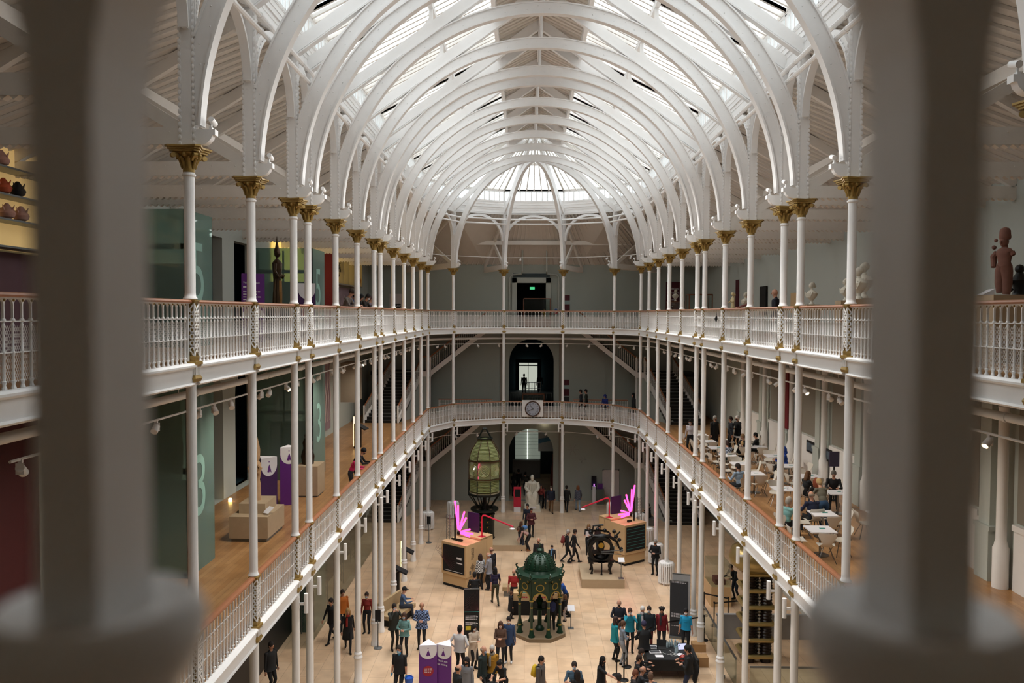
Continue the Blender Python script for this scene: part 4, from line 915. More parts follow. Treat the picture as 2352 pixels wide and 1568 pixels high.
def side(b, g, k):
    a = k * PI / 4; R = .88 * math.cos(PI / 8); hw = .88 * math.sin(PI / 8) - .04
    M = Matrix.Rotation(a, 4, 'Z') @ Matrix.Translation((R, 0, 0)) @ Matrix.Rotation(PI / 2, 4, 'Z'); b.xf = M; g.xf = M
    pl = [(-hw - .05, 1.66)] + [(-hw, 1.66)] + [(-hw * math.cos(PI * i / 10), 1.66 + hw * 1.05 * math.sin(PI * i / 10)) for i in range(11)] + [(hw + .05, 1.66), (hw + .05, 2.5), (-hw - .05, 2.5)]
    for i in range(10):
        x0, z0, x1, z1 = -hw * math.cos(PI * i / 10), 1.66 + hw * 1.05 * math.sin(PI * i / 10), -hw * math.cos(PI * (i + 1) / 10), 1.66 + hw * 1.05 * math.sin(PI * (i + 1) / 10)
        b.add([(u, y, v) for y in (-.03, .03) for u, v in ((x0, z0), (x1, z1), (x1, 2.5), (x0, 2.5))], [(0, 1, 2, 3), (7, 6, 5, 4), (0, 4, 5, 1)])
    b.box(-hw - .05, -hw, -.04, .04, 1.66, 2.5); b.box(hw, hw + .05, -.04, .04, 1.66, 2.5)
    g.arc(0, 1.66, hw - .035, hw + .005, 0, PI, -.05, .045, 14, 1, 1.05)
    g.arc(0, 2.2, .13, .165, 0, 2 * PI, -.05, .05, 18); g.arc(0, 2.38, .2, .25, .2, PI - .2, -.09, .05, 12)
    b.box(-hw - .08, hw + .08, -.1, .08, 2.5, 2.6); b.arc(0, 2.38, .0, .22, 0, PI, -.085, .03, 12)
    b.xf = None; g.xf = None
bb, gg = MB(), MB()
for k in range(8): side(bb, gg, k)
build(bb, 'arcade', gi, t); build(gg, 'gilt_mouldings', gy, t)
def cornice(b):
    b.lathe([(.80, 2.55), (.92, 2.6), (.92, 2.66), (.7, 2.72), (.64, 2.84), (.66, 2.88)], 16)
    for k in range(8):
        a = PI / 8 + k * PI / 4; c, s = math.cos(a), math.sin(a); b.ball((c * .93, s * .93, 2.62), .1, 8, 5, 1, 1, .8); b.tube([(c * .93, s * .93, 2.65), (c * 1.02, s * 1.02, 2.72), (c * 1.06, s * 1.06, 2.82), (c * 1.0, s * 1.0, 2.86)], [.05, .04, .03, .035], 6)
build(_mk(cornice), 'cornice', gi, t, smooth=True)
def dome(b):
    b.lathe([(.62 * math.cos(PI / 2 * k / 10) + .0005, 2.86 + .66 * math.sin(PI / 2 * k / 10)) for k in range(11)], 28)
    for k in range(16):
        a = 2 * PI * k / 16
        for j in range(1, 9):
            e = PI / 2 * j / 9.5; b.ball((.625 * math.cos(e) * math.cos(a), .625 * math.cos(e) * math.sin(a), 2.86 + .665 * math.sin(e)), .035 * math.cos(e) + .012, 6, 4)
build(_mk(dome), 'dome', gi, t, smooth=True)
build(_mk(lambda b: b.lathe([(.14, 3.5), (.11, 3.54), (.11, 3.6), (.15, 3.62), (.13, 3.67), (.05, 3.72), (.03, 3.84), (.045, 3.87), (.01, 3.95)], 12)), 'finial', gi, t, smooth=True)
build(_mk(lambda b: b.lathe([(.2, 0), (.2, .06), (.12, .16), (.085, .2), (.085, .85), (.12, .9), (.36, 1.0), (.38, 1.04), (.34, 1.05), (.1, 1.0), (.08, 1.12), (.17, 1.3), (.1, 1.44), (.05, 1.52), (.04, 1.72), (.08, 1.76), (.02, 1.95)], 16)), 'basin', gi, t, smooth=True)
simple('fountain_base', lambda b: b.slab(OC, 0, .14), mat('fountain_slab', '#7d6a52', .7), 'octagonal brown slab under the green fountain', 'plinth', loc=(.62, 31.75, 0))
ls = simple('label_stand', lambda b: (b.tube([(0, 0, 0), (0, 0, .8)], .02, 6), b.cbox(0, 0, 0, .25, .25, .02)), grey, 'small angled label stand right of the green fountain', 'label stand', 'label stands', loc=(1.92, 32.2, 0)); _ = build(_mk(lambda b: b.beam((0, -.16, .78), (0, .12, .92), .3, .02)), 'label_plate', whitep, ls)
# display table behind the fountain
t = empty('display_table', (.62, 34.0, 0), 0, 'black-skirted table with a model board behind the green fountain', 'table')
_ = build(_mk(lambda b: b.box(-1.15, 1.15, -.45, .5, 0, .62)), 'black_skirt', blackm, t); _ = build(_mk(lambda b: b.box(-1.1, 1.12, -.42, .45, .62, .95)), 'model_box', ply, t)
_ = build(_mk(lambda b: (b.box(-.7, 1.0, -.3, .4, .95, 1.0), b.box(-.2, .6, -.2, .35, 1.0, 1.12))), 'model_terrain', mat('model_grey', '#5d5152', .7, var=.4), t); _ = build(_mk(lambda b: b.box(-.75, -.1, -.38, -.2, .95, .98)), 'green_strip', mat('model_green', '#4f8f84'), t)
text('THE', .1, redw, t, (-.35, -.425, .74), (PI / 2, 0, 0)); tlines(t, -.1, .75, -.423, [.7], .06, m=redw); tlines(t, -.75, .75, -.423, [.25], .06, m=redw)
# ------------------------------------------------------------------ science kiosks with pink neon
pink = glow('pink_neon', '#ff3d86', 3.2); mint = glow('mint_strip', '#8fe0c4', 1.0); amber = glow('amber_strip', '#ffb25a', 1.2); redl = glow('red_strip', '#ff4a2a', 1.4)
def kiosk(x, y, rot, mir, label, screen):
    t = empty('exhibit_kiosk', (x, y, 0), rot, label, 'exhibit kiosk', 'neon-topped plywood kiosks'); s = -1 if mir else 1
    _ = build(_mk(lambda b: (b.box(-.72, .72, -.5, .5, .12, .55), b.box(-.76, .76, -.55, .55, .58, 2.12), b.box(-.7, .7, -.48, .48, .55, .58))), 'body', ply, t)
    _ = build(_mk(lambda b: b.box(-.7, .7, -.5, .5, 0, .12)), 'plinth', blackm, t)
    p = build(_mk(lambda b: b.box(-.66, .66, -.565, -.54, .72, 2.0)), 'black_panel', blackm, t)
    if screen:
        _ = build(_mk(lambda b: [b.box(-.62, .62, -.57, -.566, .85 + .17 * k, .865 + .17 * k) for k in range(7)]), 'teal_lines', mat('teal_line', '#3f8f8c', .5), p)
    else:
        def rays(b):
            for k in range(22): a = -1.0 + k * .2; b.beam((-.62, -.568, 1.25), (-.62 + .75 * math.cos(a * .75), -.568, 1.25 + .68 * math.sin(a * .75)), .004, .012, (0, 1, 0))
        _ = build(_mk(rays), 'ray_pattern', mat('ray_red', '#5a3236', .6), p)
        _ = build(_mk(lambda b: (b.box(.2, .5, -.57, -.566, 1.4, 1.5), b.box(.2, .55, -.57, -.566, 1.2, 1.25), b.box(-.55, .55, -.57, -.566, .78, .8))), 'white_blocks', whitep, p)
    ex = .762 * s
    lg = text('EDINBURGH', .10, mat('kiosk_print', '#4a3d33', .6), t, (ex, -.02 * s, 1.2 + (.72 if s > 0 else 0)), (PI / 2, PI / 2 * s, PI / 2 * s), 'lettering'); lg.scale = (.85, 1, 1)
    lg2 = text('SCIENCE', .17, MATS['kiosk_print'], t, (ex, -.16 * s, 1.2 + (.72 if s > 0 else 0)), (PI / 2, PI / 2 * s, PI / 2 * s), 'lettering'); lg2.scale = (.85, 1, 1)
    def emb(b):
        for k in range(3):
            for j in range(3):
                r = .05; cx, cz = (k - j) * .055, 1.02 + (k + j - 2) * .055
                M = Matrix.Translation((ex, cx - .08 * s, cz)) @ Matrix.Rotation(PI / 2, 4, 'Y'); b.xf = M; b.lathe([(r * .6, -.003), (r * .85, -.003), (r * .85, .003), (r * .6, .003)], 10); b.xf = None
    _ = build(_mk(emb), 'knot_emblem', MATS['kiosk_print'], t)
    _ = build(_mk(lambda b: [b.box(min(ex, ex + .01 * s), max(ex, ex + .01 * s), y - .05, y + .05, .68, .86) for y in (-.25, .25)]), 'latches', grey, t)
    # taller open shelf behind, with lit strips
    sh = MB(); X0, X1 = -.75, .75
    for q in ((X0, X0 + .08, .55, 1.5, 0, 2.2), (X1 - .08, X1, .55, 1.5, 0, 2.2), (X0, X1, .55, 1.5, 2.14, 2.22), (X0, X1, .55, 1.5, 0, .4), (X0, X1, 1.0, 1.06, .4, 2.14)): sh.box(*q)
    build(sh, 'open_shelf', ply, t)
    _ = build(_mk(lambda b: [b.box(s * .45 - .25, s * .45 + .2, .62, .68, .7 + .3 * k, .74 + .3 * k) for k in range(5)]), 'mint_strips', mint, t); _ = build(_mk(lambda b: b.box(s * .67 - .02, s * .67 + .0, .7, .74, .5, 2.1)), 'amber_strip', amber, t)
    _ = build(_mk(lambda b: [b.arc(-.25 * s, .9, .1 + .13 * k, .16 + .13 * k, 0, PI, .96, .99, 8) for k in range(4)]), 'red_arches', redl, t)
    _ = build(_mk(lambda b: b.cbox(-.3 * s, 1.3, 2.22, .7, .06, .95)), 'purple_screen', mat('screen_purple', '#3a1c52', .4), t)
    mast = MB(); mx, my = -.35 * s, -.05; mast.tube([(mx, my, 2.1), (mx, my, 3.35)], .045, 8); mast.tube([(mx - .2, my, 2.14), (mx + .55 * s, my - .1, 2.2)], .05, 8); mast.ball((mx + .25 * s, my, 2.5), .1, 8, 5); build(mast, 'mast', black, t)
    tr = MB(); tx = mx - .35 * s
    for dx, dy in ((-.1, -.1), (.1, -.1), (0, .1)): tr.tube([(tx + dx, my + dy, 2.12), (tx + dx, my + dy, 3.3)], .014, 5)
    for k in range(7): z = 2.2 + .16 * k; tr.tube([(tx - .1, my - .1, z), (tx + .1, my - .1, z + .16), (tx, my + .1, z), (tx - .1, my - .1, z + .16)], .007, 4)
    build(tr, 'lattice_mast', grey, t)
    hub = Vector((mx + .22 * s, my, 2.52))
    for dx, dz, L in ((-.05, 1, 1.55), (.08, 1, 1.35), (.42, .95, 1.2), (.6, .85, 1.0), (.95, .35, .85), (1, .12, 1.0), (.8, -.05, .8)):
        d = Vector((dx * s, -.12, dz)).normalized(); b = MB(); b.tube([hub + d * .15, hub + d * L], .045, 8); build(b, 'neon_tube', pink, t)
    arm = MB(); ax, ay = .55 * s, .9; arm.tube([(ax, ay, 2.2), (ax, ay, 3.15), (ax + .06 * s, ay, 3.25), (ax + .2 * s, ay, 3.28), (ax + 2.1 * s, ay - .3, 3.1)], .04, 8); arm.cbox(ax, ay, 2.2, .3, .3, .03); build(arm, 'crimson_arm', redw, t)
    _ = build(_mk(lambda b: b.lathe([(.12, 0), (.12, .03), (.02, .08)], 10, (ax + 2.05 * s, ay - .3, 2.98))), 'arm_lamp', whitep, t)
kiosk(-3.05, 37.35, -.62, False, 'plywood science kiosk with pink neon tubes, left side of the hall', False)
kiosk(5.45, 41.15, .62, True, 'plywood science kiosk with pink neon tubes, right side of the hall', True)
# ------------------------------------------------------------------ black iron machine on its plinth
simple('stone_plinth', lambda b: b.box(2.72, 4.75, 37.0, 39.4, 0, .42), stonep, 'square beige plinth under the black iron machine', 'plinth')
t = empty('printing_press', (3.75, 38.1, .42), 0, 'ornate black iron machine with brass dial on a beige plinth', 'machine')
for x, y in ((-.5, -.25), (.42, -.25), (-.5, .35), (.42, .35)):
    build(_mk(lambda b: b.tube([(x, y, 0), (x, y - .03, .06), (x * .92, y, .2), (x * 1.06, y, .45), (x * 1.0, y, .62)], [.075, .05, .045, .07, .085], 8)), 'leg', black, t)
build(_mk(lambda b: b.tube([(-.03, -.42, 0), (-.03, -.42, .06), (-.03, -.4, .6)], [.07, .04, .035], 8)), 'centre_leg', black, t)
def frame(b):
    b.arc(-.04, 1.15, .48, .62, 0, 2 * PI, -.3, -.15, 28); b.arc(-.04, 1.15, .48, .62, 0, 2 * PI, .2, .35, 28); b.box(-.66, .58, -.3, .35, .56, .66); b.box(-.5, .42, -.25, .3, .95, 1.02)
    b.tube([(-.7, -.05, 1.55), (-.4, -.05, 1.76), (0, -.05, 1.82), (.4, -.05, 1.76), (.75, -.05, 1.5), (.85, -.05, 1.2)], [.05, .08, .1, .08, .06, .05], 8)
    for x, z in ((.7, 1.75), (.86, 1.6), (.95, 1.15), (-.55, 1.95), (-.2, 2.1), (.15, 2.05), (.6, 2.0)): b.ball((x, 0, z), .1, 8, 5)
    b.tube([(.5, 0, 1.6), (.9, 0, 2.0)], .04, 6); b.lathe([(.5, 0), (.55, .05), (.5, .1)], 18, (-.1, .0, 1.86)); b.tube([(-.5, .1, 1.6), (-.4, .1, 2.25), (.1, .1, 2.3)], .05, 6)
    b.lathe([(.2, .62), (.28, .8), (.2, .98)], 12, (-.04, 0, 0)); b.lathe([(.12, 1.05), (.18, 1.3), (.1, 1.6)], 12, (-.04, -.1, 0))
build(_mk(frame), 'iron_frame', black, t, smooth=True)
build(_mk(lambda b: (b.lathe([(.001, 0), (.13, 0), (.13, .04), (.001, .04)], 16), )), 'brass_dial', mat('brass', '#b08f3a', .3, .8), t, loc=(-.06, -.36, 1.42), rot=(PI / 2, 0, 0))
build(_mk(lambda b: (b.tube([(-.05, -.35, 1.12), (.9, -.4, 1.2)], .018, 6), b.tube([(-.05, -.35, 1.05), (.9, -.4, 1.0)], .018, 6), b.ball((.95, -.4, 1.2), .06, 8, 5))), 'steel_levers', grey, t, smooth=True)
ls = simple('label_stand', lambda b: (b.tube([(0, 0, 0), (0, 0, .85)], .02, 6), b.cbox(0, 0, 0, .25, .25, .02)), grey, 'small angled label stand on the plinth of the black machine', 'label stand', 'label stands', loc=(4.6, 37.2, .42)); _ = build(_mk(lambda b: b.beam((0, -.16, .83), (0, .12, .97), .3, .02)), 'label_plate', whitep, ls)
# ------------------------------------------------------------------ seated marble statue and crimson totem
t = empty('seated_statue', (.48, 51.9, 0), 0, 'white marble statue of a seated robed man at the far end', 'statue')
_ = build(_mk(lambda b: (b.cbox(0, 0, 0, 1.1, 1.3, .18), b.cbox(0, 0, .18, 1.0, 1.2, .25))), 'plinth', marble, t); _ = build(_mk(lambda b: b.box(-.12, .25, -.64, -.61, .22, .36)), 'name_plate', whitep, t)
def seated(b):
    b.cbox(0, .25, .43, .85, .6, .5); b.cbox(0, .5, .9, .8, .12, .75)
    b.lathe([(.42, 0), (.44, .3), (.36, .6), (.34, .68)], 16, (0, -.12, .43), 1, 1.05)
    b.lathe([(.36, 0), (.36, .25), (.33, .55), (.36, .82), (.2, .95), (.1, 1.0), (.09, 1.08)], 16, (0, .22, .95), 1, .72)
    for s in (-1, 1):
        b.tube([(s * .18, .2, 1.05), (s * .2, -.35, 1.1), (s * .19, -.42, .95), (s * .17, -.4, .5), (s * .17, -.55, .46)], [.2, .19, .15, .1, .07], 10)
        b.tube([(s * .34, .22, 1.78), (s * .42, .12, 1.45), (s * .3, -.2, 1.32), (s * .12, -.35, 1.26)], [.13, .12, .1, .06], 8)
        for k in range(4): b.tube([(s * (.05 + .08 * k), -.5 + .03 * k, 1.1), (s * (.08 + .08 * k), -.52 + .04 * k, .5)], .03, 5)
    for k in range(5): b.tube([(-.3 + .12 * k, -.02, 1.75), (-.2 + .1 * k, -.1, 1.2)], .035, 5)
    b.ball((0, .1, 2.14), .15, 12, 8, .85, 1, 1.25); b.ball((0, -.04, 2.12), .03, 6, 4, .7, 1.2, 1.4)
    b.ball((0, .02, 2.02), .09, 8, 5, 1, .9, 1)
_ = build(_mk(seated), 'figure', marble, t, smooth=True)
t = empty('information_totem', (-.5, 51.35, 0), 0, 'crimson information totem with a dark screen beside the marble statue', 'sign')
_ = build(_mk(lambda b: b.cbox(0, 0, .3, .5, .1, 1.35)), 'crimson_board', redw, t); _ = build(_mk(lambda b: b.cbox(0, -.03, 0, .46, .16, .32)), 'white_foot', whitep, t); _ = build(_mk(lambda b: b.box(-.17, .17, -.06, -.05, 1.0, 1.5)), 'dark_screen', blackm, t)
# ------------------------------------------------------------------ banners, totems, benches, lecterns, stanchions
def banner(x, y, w, h, rot, m, label, lines, deco=None):
    t = empty('pull_up_banner', (x, y, 0), rot, label, 'banner', 'free-standing banners')
    _ = build(_mk(lambda b: b.box(-w / 2, w / 2, -.012, .012, .08, h)), 'banner_sheet', m, t); _ = build(_mk(lambda b: (b.cbox(0, 0, 0, w + .04, .18, .09), b.box(-w / 2, w / 2, -.02, .02, h, h + .03))), 'stand_base', grey, t)
    for z, n_ in lines: tlines(t, -w / 2 + .06, z, -.014, [w * .7, w * .8, w * .6, w * .75, w * .5, w * .66][:n_], .018, .045)
    if deco: deco(t)
def decoL(t):
    _ = build(_mk(lambda b: [b.beam((.28, -.015, 1.2), (.28 - .6 * math.cos(a), -.015, 1.2 + .8 * math.sin(a)), .004, .012, (0, 1, 0)) for a in [k * .1 for k in range(16)]]), 'ray_pattern', mat('ray_red', '#5a3236', .6), t)
    _ = build(_mk(lambda b: b.box(-.3, .3, -.016, -.013, 1.14, 1.165)), 'teal_line', mat('teal_line', '#3f8f8c', .5), t); _ = build(_mk(lambda b: b.box(-.24, -.04, -.016, -.013, .42, .58)), 'yellow_block', mat('block_yellow', '#c9b52e'), t)
banner(-2.1, 30.9, .62, 2.05, .1, blackm, 'black banner with a red ray pattern left of the green fountain', [(.98, 4), (.72, 3)], decoL)
chb = mat('charcoal_banner', '#33353a', .6)
banner(6.2, 31.3, .72, 2.32, -.25, chb, 'tall charcoal banner beside the crowd at the right', [(2.3, 2), (1.0, 4), (.5, 1)])
banner(6.4, 31.9, .72, 2.4, -.25, mat('pale_banner', '#a9a9aa', .6), 'pale grey banner standing behind the tall charcoal banner', [])
banner(6.95, 27.6, .75, 2.0, 1.1, chb, 'charcoal banner turned nearly edge-on by the right columns', [])
def tri_totem(x, y, z, rot, h, w, m1, label, group, body, red=False):
    t = empty('purple_totem', (x, y, z), rot, label, 'sign', group); r = w / math.sqrt(3); P = [(r * math.cos(a), r * math.sin(a)) for a in (-PI / 2 - PI / 3 + 0, -PI / 2 + PI / 3, PI / 2)]
    P = [(-w / 2, -.29 * w), (w / 2, -.29 * w), (0, .58 * w)]
    _ = build(_mk(lambda b: b.slab(P, 0, h)), 'body', m1, t); _ = build(_mk(lambda b: b.slab([(x_ * .97, y_ * .97) for x_, y_ in P], h, h + .01)), 'white_top', whitep, t)
    yf = -.29 * w - .004
    _ = build(_mk(lambda b: b.prism([(-w * .48, h), (w * .48, h)] + [(w * .48 * math.cos(PI * k / 10), h - .12 * h - .17 * h * math.sin(PI * k / 10)) for k in range(11)], yf, yf + .003)), 'white_shield', whitep, t)
    def hand(b):                                                     # purple hand holding a leaf-like mark
        b.prism([(-.11 * w, h * .78), (-.05 * w, h * .86), (.02 * w, h * .90), (.06 * w, h * .86), (.14 * w, h * .76), (.04 * w, h * .79), (0, h * .77)], yf - .004, yf); b.ball((0, yf, h * .94), .03 * w, 6, 4, 1, .2, 1.6)
    _ = build(_mk(hand), 'hand_mark', purple, t)
    if red: _ = build(_mk(lambda b: (setattr(b, 'xf', Matrix.Translation((0, yf, h * .45)) @ Matrix.Rotation(PI / 2, 4, 'X')), b.lathe([(.001, 0), (.3 * w, 0), (.3 * w, .004), (.001, .004)], 24))), 'red_disc', mat('disc_red', '#a01c30', .6), t)
    if red: tlines(t, -.2 * w, h * .5, yf - .006, [w * .42, w * .4, w * .44, w * .36], .014, .04)
    for s_, zz, sz in body: text(s_, sz, whitep, t, (-w * .36, yf - .006, zz - .1), (PI / 2, 0, 0))
    return t
tri_totem(-3.32, 26.75, 0, .1, 1.62, .62, purple, 'purple totem with white hand shield and red disc, left of the pair', 'purple visitor totems', [], True)
tri_totem(-2.72, 26.75, 0, -.35, 1.62, .62, purple, 'purple totem reading thank you for visiting, right of the pair', 'purple visitor totems', [('Thank you', 1.15, .09), ('for visiting', 1.03, .09)])
p1 = at_z(607, 1196, FL2); tri_totem(p1.x, p1.y + .2, FL2, .9, 2.05, .62, dpurple, 'dark purple totem beside the carved figure on the lower left gallery', 'purple visitor totems', [])
p2 = at_z(660, 1160, FL2); tri_totem(p2.x, p2.y + .2, FL2, .35, 2.05, .62, purple, 'bright purple totem farther along the lower left gallery', 'purple visitor totems', [])
t = tri_totem(-8.0, 28.6, FL3, .3, 1.95, .62, dpurple, 'dark purple totem right of the standing gilded figure, upper left gallery', 'purple visitor totems', [], True)
t = empty('notice_board', (-8.15, 23.4, FL3), .35, 'upright purple notice board with white text on the upper left gallery', 'sign')
_ = build(_mk(lambda b: b.box(-.33, .33, -.03, .03, 0, 2.05)), 'purple_board', purple, t); _ = build(_mk(lambda b: b.prism([(.33 * math.cos(PI * k / 12), .75 + .3 * math.sin(PI * k / 12)) for k in range(13)], -.036, -.03)), 'white_semicircle', whitep, t)
text('We also have', .085, whitep, t, (-.28, -.034, 1.75), (PI / 2, 0, 0)); tlines(t, -.28, 1.63, -.032, [.2], .05); tlines(t, -.28, 1.5, -.032, [.48, .4, .5, .3, .36], .028, .08)
t = empty('bench', (-5.4, 32.9, 0), -.35, 'beige upholstered bench by the left columns', 'bench'); up = mat('beige_fabric', '#a9906c', .8)
_ = build(_mk(lambda b: (b.box(-.4, .4, -.9, .9, .3, .46))), 'seat', up, t); _ = build(_mk(lambda b: b.box(-.42, -.3, -.9, .9, .3, .95)), 'backrest', up, t); _ = build(_mk(lambda b: b.box(-.35, .35, -.8, .8, 0, .3)), 'base', blackm, t)
t = simple('bench', lambda b: b.cbox(0, 0, .25, .55, .5, .2), up, 'small pale block bench left of the green fountain', 'bench', loc=(-.75, 36.0, 0)); _ = build(_mk(lambda b: b.cbox(0, 0, 0, .4, .4, .25)), 'base', grey, t)
def lectern(x, y, z, rot, label):
    t = empty('lectern', (x, y, z), rot, label, 'lectern', 'black lit lecterns'); _ = build(_mk(lambda b: (b.box(-.06, .06, -.2, .2, 0, 1.0), b.box(-.16, -.1, -.25, .25, 0, 1.25))), 'stem', black, t)
    _ = build(_mk(lambda b: b.beam((-.12, 0, 1.22), (.42, 0, .95), .5, .06, (0, 0, 1))), 'reading_screen', blackm, t); _ = build(_mk(lambda b: b.box(-.19, -.16, -.24, -.18, .1, 1.6)), 'light_strip', glow('warm_strip', '#ffd68f', 2.5), t)
p = at_z(925, 1362, 0); lectern(p.x - .2, p.y, 0, 0, 'black lectern with lit edge by the left columns, nearer one')
p = at_z(940, 1312, 0); lectern(p.x - .2, p.y, 0, 0, 'black lectern with lit edge by the left columns, farther one')
lectern(-8.4, 39.4, FL2, -.2, 'black lectern with lit edge on the lower left gallery')
SP0 = MB(); SP0.lathe([(.17, 0), (.17, .02), (.03, .05), (.025, .06), (.025, .95), (.04, .96), (.04, 1.02), (.001, 1.03)], 14); STAN = SP0.mesh('stanchion', black)
def stanchion(x, y, label, z=0): return tag(link('barrier_post', STAN, None, (x, y, z)), label, 'barrier post', 'black barrier posts')
q = [at_z(*p, 0) for p in ((1512, 1487), (1440, 1531), (1416, 1551), (1433, 1562), (1617, 1470), (1617, 1413), (1640, 1437), (1672, 1425), (1704, 1430))]
for k, (v, lb) in enumerate(zip(q, ('black barrier post in front of the person in the red jacket', 'black barrier post behind the girl in grey top', 'black barrier post left of the seated table group', 'black barrier post closest to the bottom edge near the table', 'black barrier post at the right end of the table area', 'black barrier post at the corner of the glass case', 'black barrier post left of the brass accelerator', 'black barrier post by the foot of the glass case', 'black barrier post just left of the brass accelerator'))): stanchion(v.x, v.y, lb)
def belt(a, b_, label):
    m = MB(); m.beam((a.x, a.y, .96), (b_.x, b_.y, .96), .006, .06); tag(build(m, 'barrier_belt', blackm), label, 'barrier belt', 'barrier belts')
belt(q[0], q[1], 'black belt in front of the queue at the table'); belt(q[0], q[4], 'black belt running right towards the columns'); belt(q[5], q[7], 'upper black belt beside the glass case'); belt(q[6], q[8], 'black belt in front of the brass accelerator')
def signpost(px, py, label):
    v = at_z(px, py, 0); t = empty('sign_post', (v.x, v.y, 0), 0, label, 'sign post', 'slim sign posts'); _ = build(_mk(lambda b: b.lathe([(.17, 0), (.17, .02), (.02, .05), (.018, 1.1)], 14)), 'post', grey, t, smooth=True); _ = build(_mk(lambda b: b.box(-.11, .11, -.015, .015, 1.05, 1.5)), 'sign_plate', blackm, t)
signpost(985, 1246, 'slim sign post with black plate by the far left radiator'); signpost(868, 1488, 'slim sign post with black plate by the near left columns')
# ------------------------------------------------------------------ brass particle accelerator, right aisle
brassy = mat('brushed_brass', '#b09a64', .3, .6, var=.1, scale=3); coil = mat('dark_coil', '#1d0f0c', .35)
v = Vector((8.75, 29.6, 0)); t = empty('accelerator_tower', v, 0, 'tall brass high-voltage tower of stacked rings under a big rounded brass terminal', 'machine')
for k in range(6):
    z = .25 + k * .62; build(_mk(lambda b: b.tube([((.52 * max(-1, min(1, 1.5 * math.cos(a)))), .52 * max(-1, min(1, 1.5 * math.sin(a))), z) for a in [2 * PI * i / 28 for i in range(29)]], .085, 8, False)), 'brass_ring', brassy, t, smooth=True)
build(_mk(lambda b: [b.lathe([(.2, .0)] + [(.2 + .03 * (j % 2), .1 + .055 * j) for j in range(58)] + [(.2, 3.3)], 14, (x, y, 0)) for x, y in ((-.3, -.3), (.3, -.3), (0, .32))]), 'coil_columns', coil, t, smooth=True)
for x, y in ((-.42, -.48), (.0, -.5)): build(_mk(lambda b: [b.ball((x, y, .4 + .13 * k), .06, 8, 5, 1, 1, .7) for k in range(22)]), 'insulator_string', mat('silver_beads', '#a9a49b', .3, .6), t, smooth=True)
build(_mk(lambda b: b.lathe([(.4, 3.4), (.75, 3.45), (.98, 3.65), (1.02, 3.9), (.9, 4.2), (.6, 4.38), (.3, 4.42), (.001, 4.43)], 36)), 'brass_terminal', brassy, t, smooth=True)
simple('pit_wall', lambda b: (b.box(7.75, 11.6, 31.3, 31.42, 0, .95), b.box(7.7, 11.65, 31.28, 31.44, .95, 1.0)), mat('pale_grey_wall', '#9a9a9c', .7), 'low pale grey wall behind the brass tower', 'wall')
t = empty('glass_balustrade', (7.35, 27.0, 0), 0, 'clear glass balustrade with grey rail round the brass tower', 'balustrade')
for k in range(3): build(_mk(lambda b: b.box(-.01, .01, k * 1.7, k * 1.7 + 1.62, .08, 1.05)), 'glass_sheet', glass, t)
build(_mk(lambda b: b.box(.3, 4.3, -.6, -.58, .08, 1.05)), 'glass_sheet', glass, t); build(_mk(lambda b: (b.box(-.03, .03, 0, 5.1, 1.05, 1.1), b.box(.3, 4.3, -.62, -.56, 1.05, 1.1))), 'top_rail', grey, t)
v = at_z(1650, 1392, 0); t = empty('display_case', (v.x + .1, v.y + .6, 0), 0, 'glass case on a plywood base by the right columns, behind barrier posts', 'display case')
_ = build(_mk(lambda b: b.box(-.45, .45, -.7, .7, 0, .9)), 'plywood_base', ply, t); _ = build(_mk(lambda b: b.box(-.43, .43, -.68, .68, .9, 1.9)), 'glass_cover', glass, t); _ = build(_mk(lambda b: (b.box(-.2, .25, -.4, .2, .9, 1.15), )), 'exhibit_block', mat('exhibit_red', '#6b3a30'), t)
# ------------------------------------------------------------------ workshop table
t = empty('work_table', (5.25, 28.3, 0), 0, 'black-clothed table covered with laptops, bottles and cables at the bottom right', 'table'); blackc = mat('black_tablecloth', '#0c0d0f', .75)
_ = build(_mk(lambda b: b.box(-.85, .95, -.65, .65, .70, .74)), 'table_top', blackc, t); _ = build(_mk(lambda b: (b.box(-.86, .96, -.66, -.64, .35, .72), b.box(-.86, .96, .64, .66, .35, .72), b.box(-.87, -.85, -.66, .66, .35, .72), b.box(.95, .97, -.66, .66, .35, .72))), 'cloth_skirt', blackc, t)
for x in (-.75, .85):
    for y in (-.55, .55): build(_mk(lambda b: b.tube([(x, y, 0), (x, y, .7)], .025, 6)), 'leg', black, t)
TZ = .742
def on_table(name, f, m, label, cat, x, y, group=None, rot=0): return simple(name, f, m, label, cat, group, True, (5.25 + x, 28.3 + y, TZ), rot)
for k, (x, y, r, lb) in enumerate(((-.55, .38, .1, 'white tablet at the far left of the black table'), (-.5, -.02, .05, 'white tablet at the near left of the black table'))):
    o = on_table('tablet', lambda b: b.cbox(0, 0, 0, .42, .26, .02), whitep, lb, 'tablet', x, y, 'tablets on the black table', r); _ = build(_mk(lambda b: b.cbox(0, 0, .02, .34, .19, .003)), 'grey_screen', mat('tablet_screen', '#4a4d52', .3), o)
for k, (x, y, r, lb) in enumerate(((.55, .02, 3.3, 'open laptop with bright screen on the black table'), (-.2, .3, 3.0, 'dark laptop behind the tablets on the black table'))):
    o = on_table('laptop', lambda b: b.cbox(0, 0, 0, .36, .25, .02), blackm, lb, 'laptop', x, y, 'laptops on the black table', r); sc_ = build(_mk(lambda b: b.beam((0, -.13, .02), (0, -.2, .25), .36, .012, (0, 1, 0))), 'lid', blackm, o)
    if k == 0: build(_mk(lambda b: b.beam((0, -.125, .04), (0, -.185, .23), .31, .004, (0, 1, 0))), 'lit_display', glow('laptop_display', '#b9bcd8', .8), o)
clr = mat('bottle_plastic', '#9fb0b6', .15, var=.1)
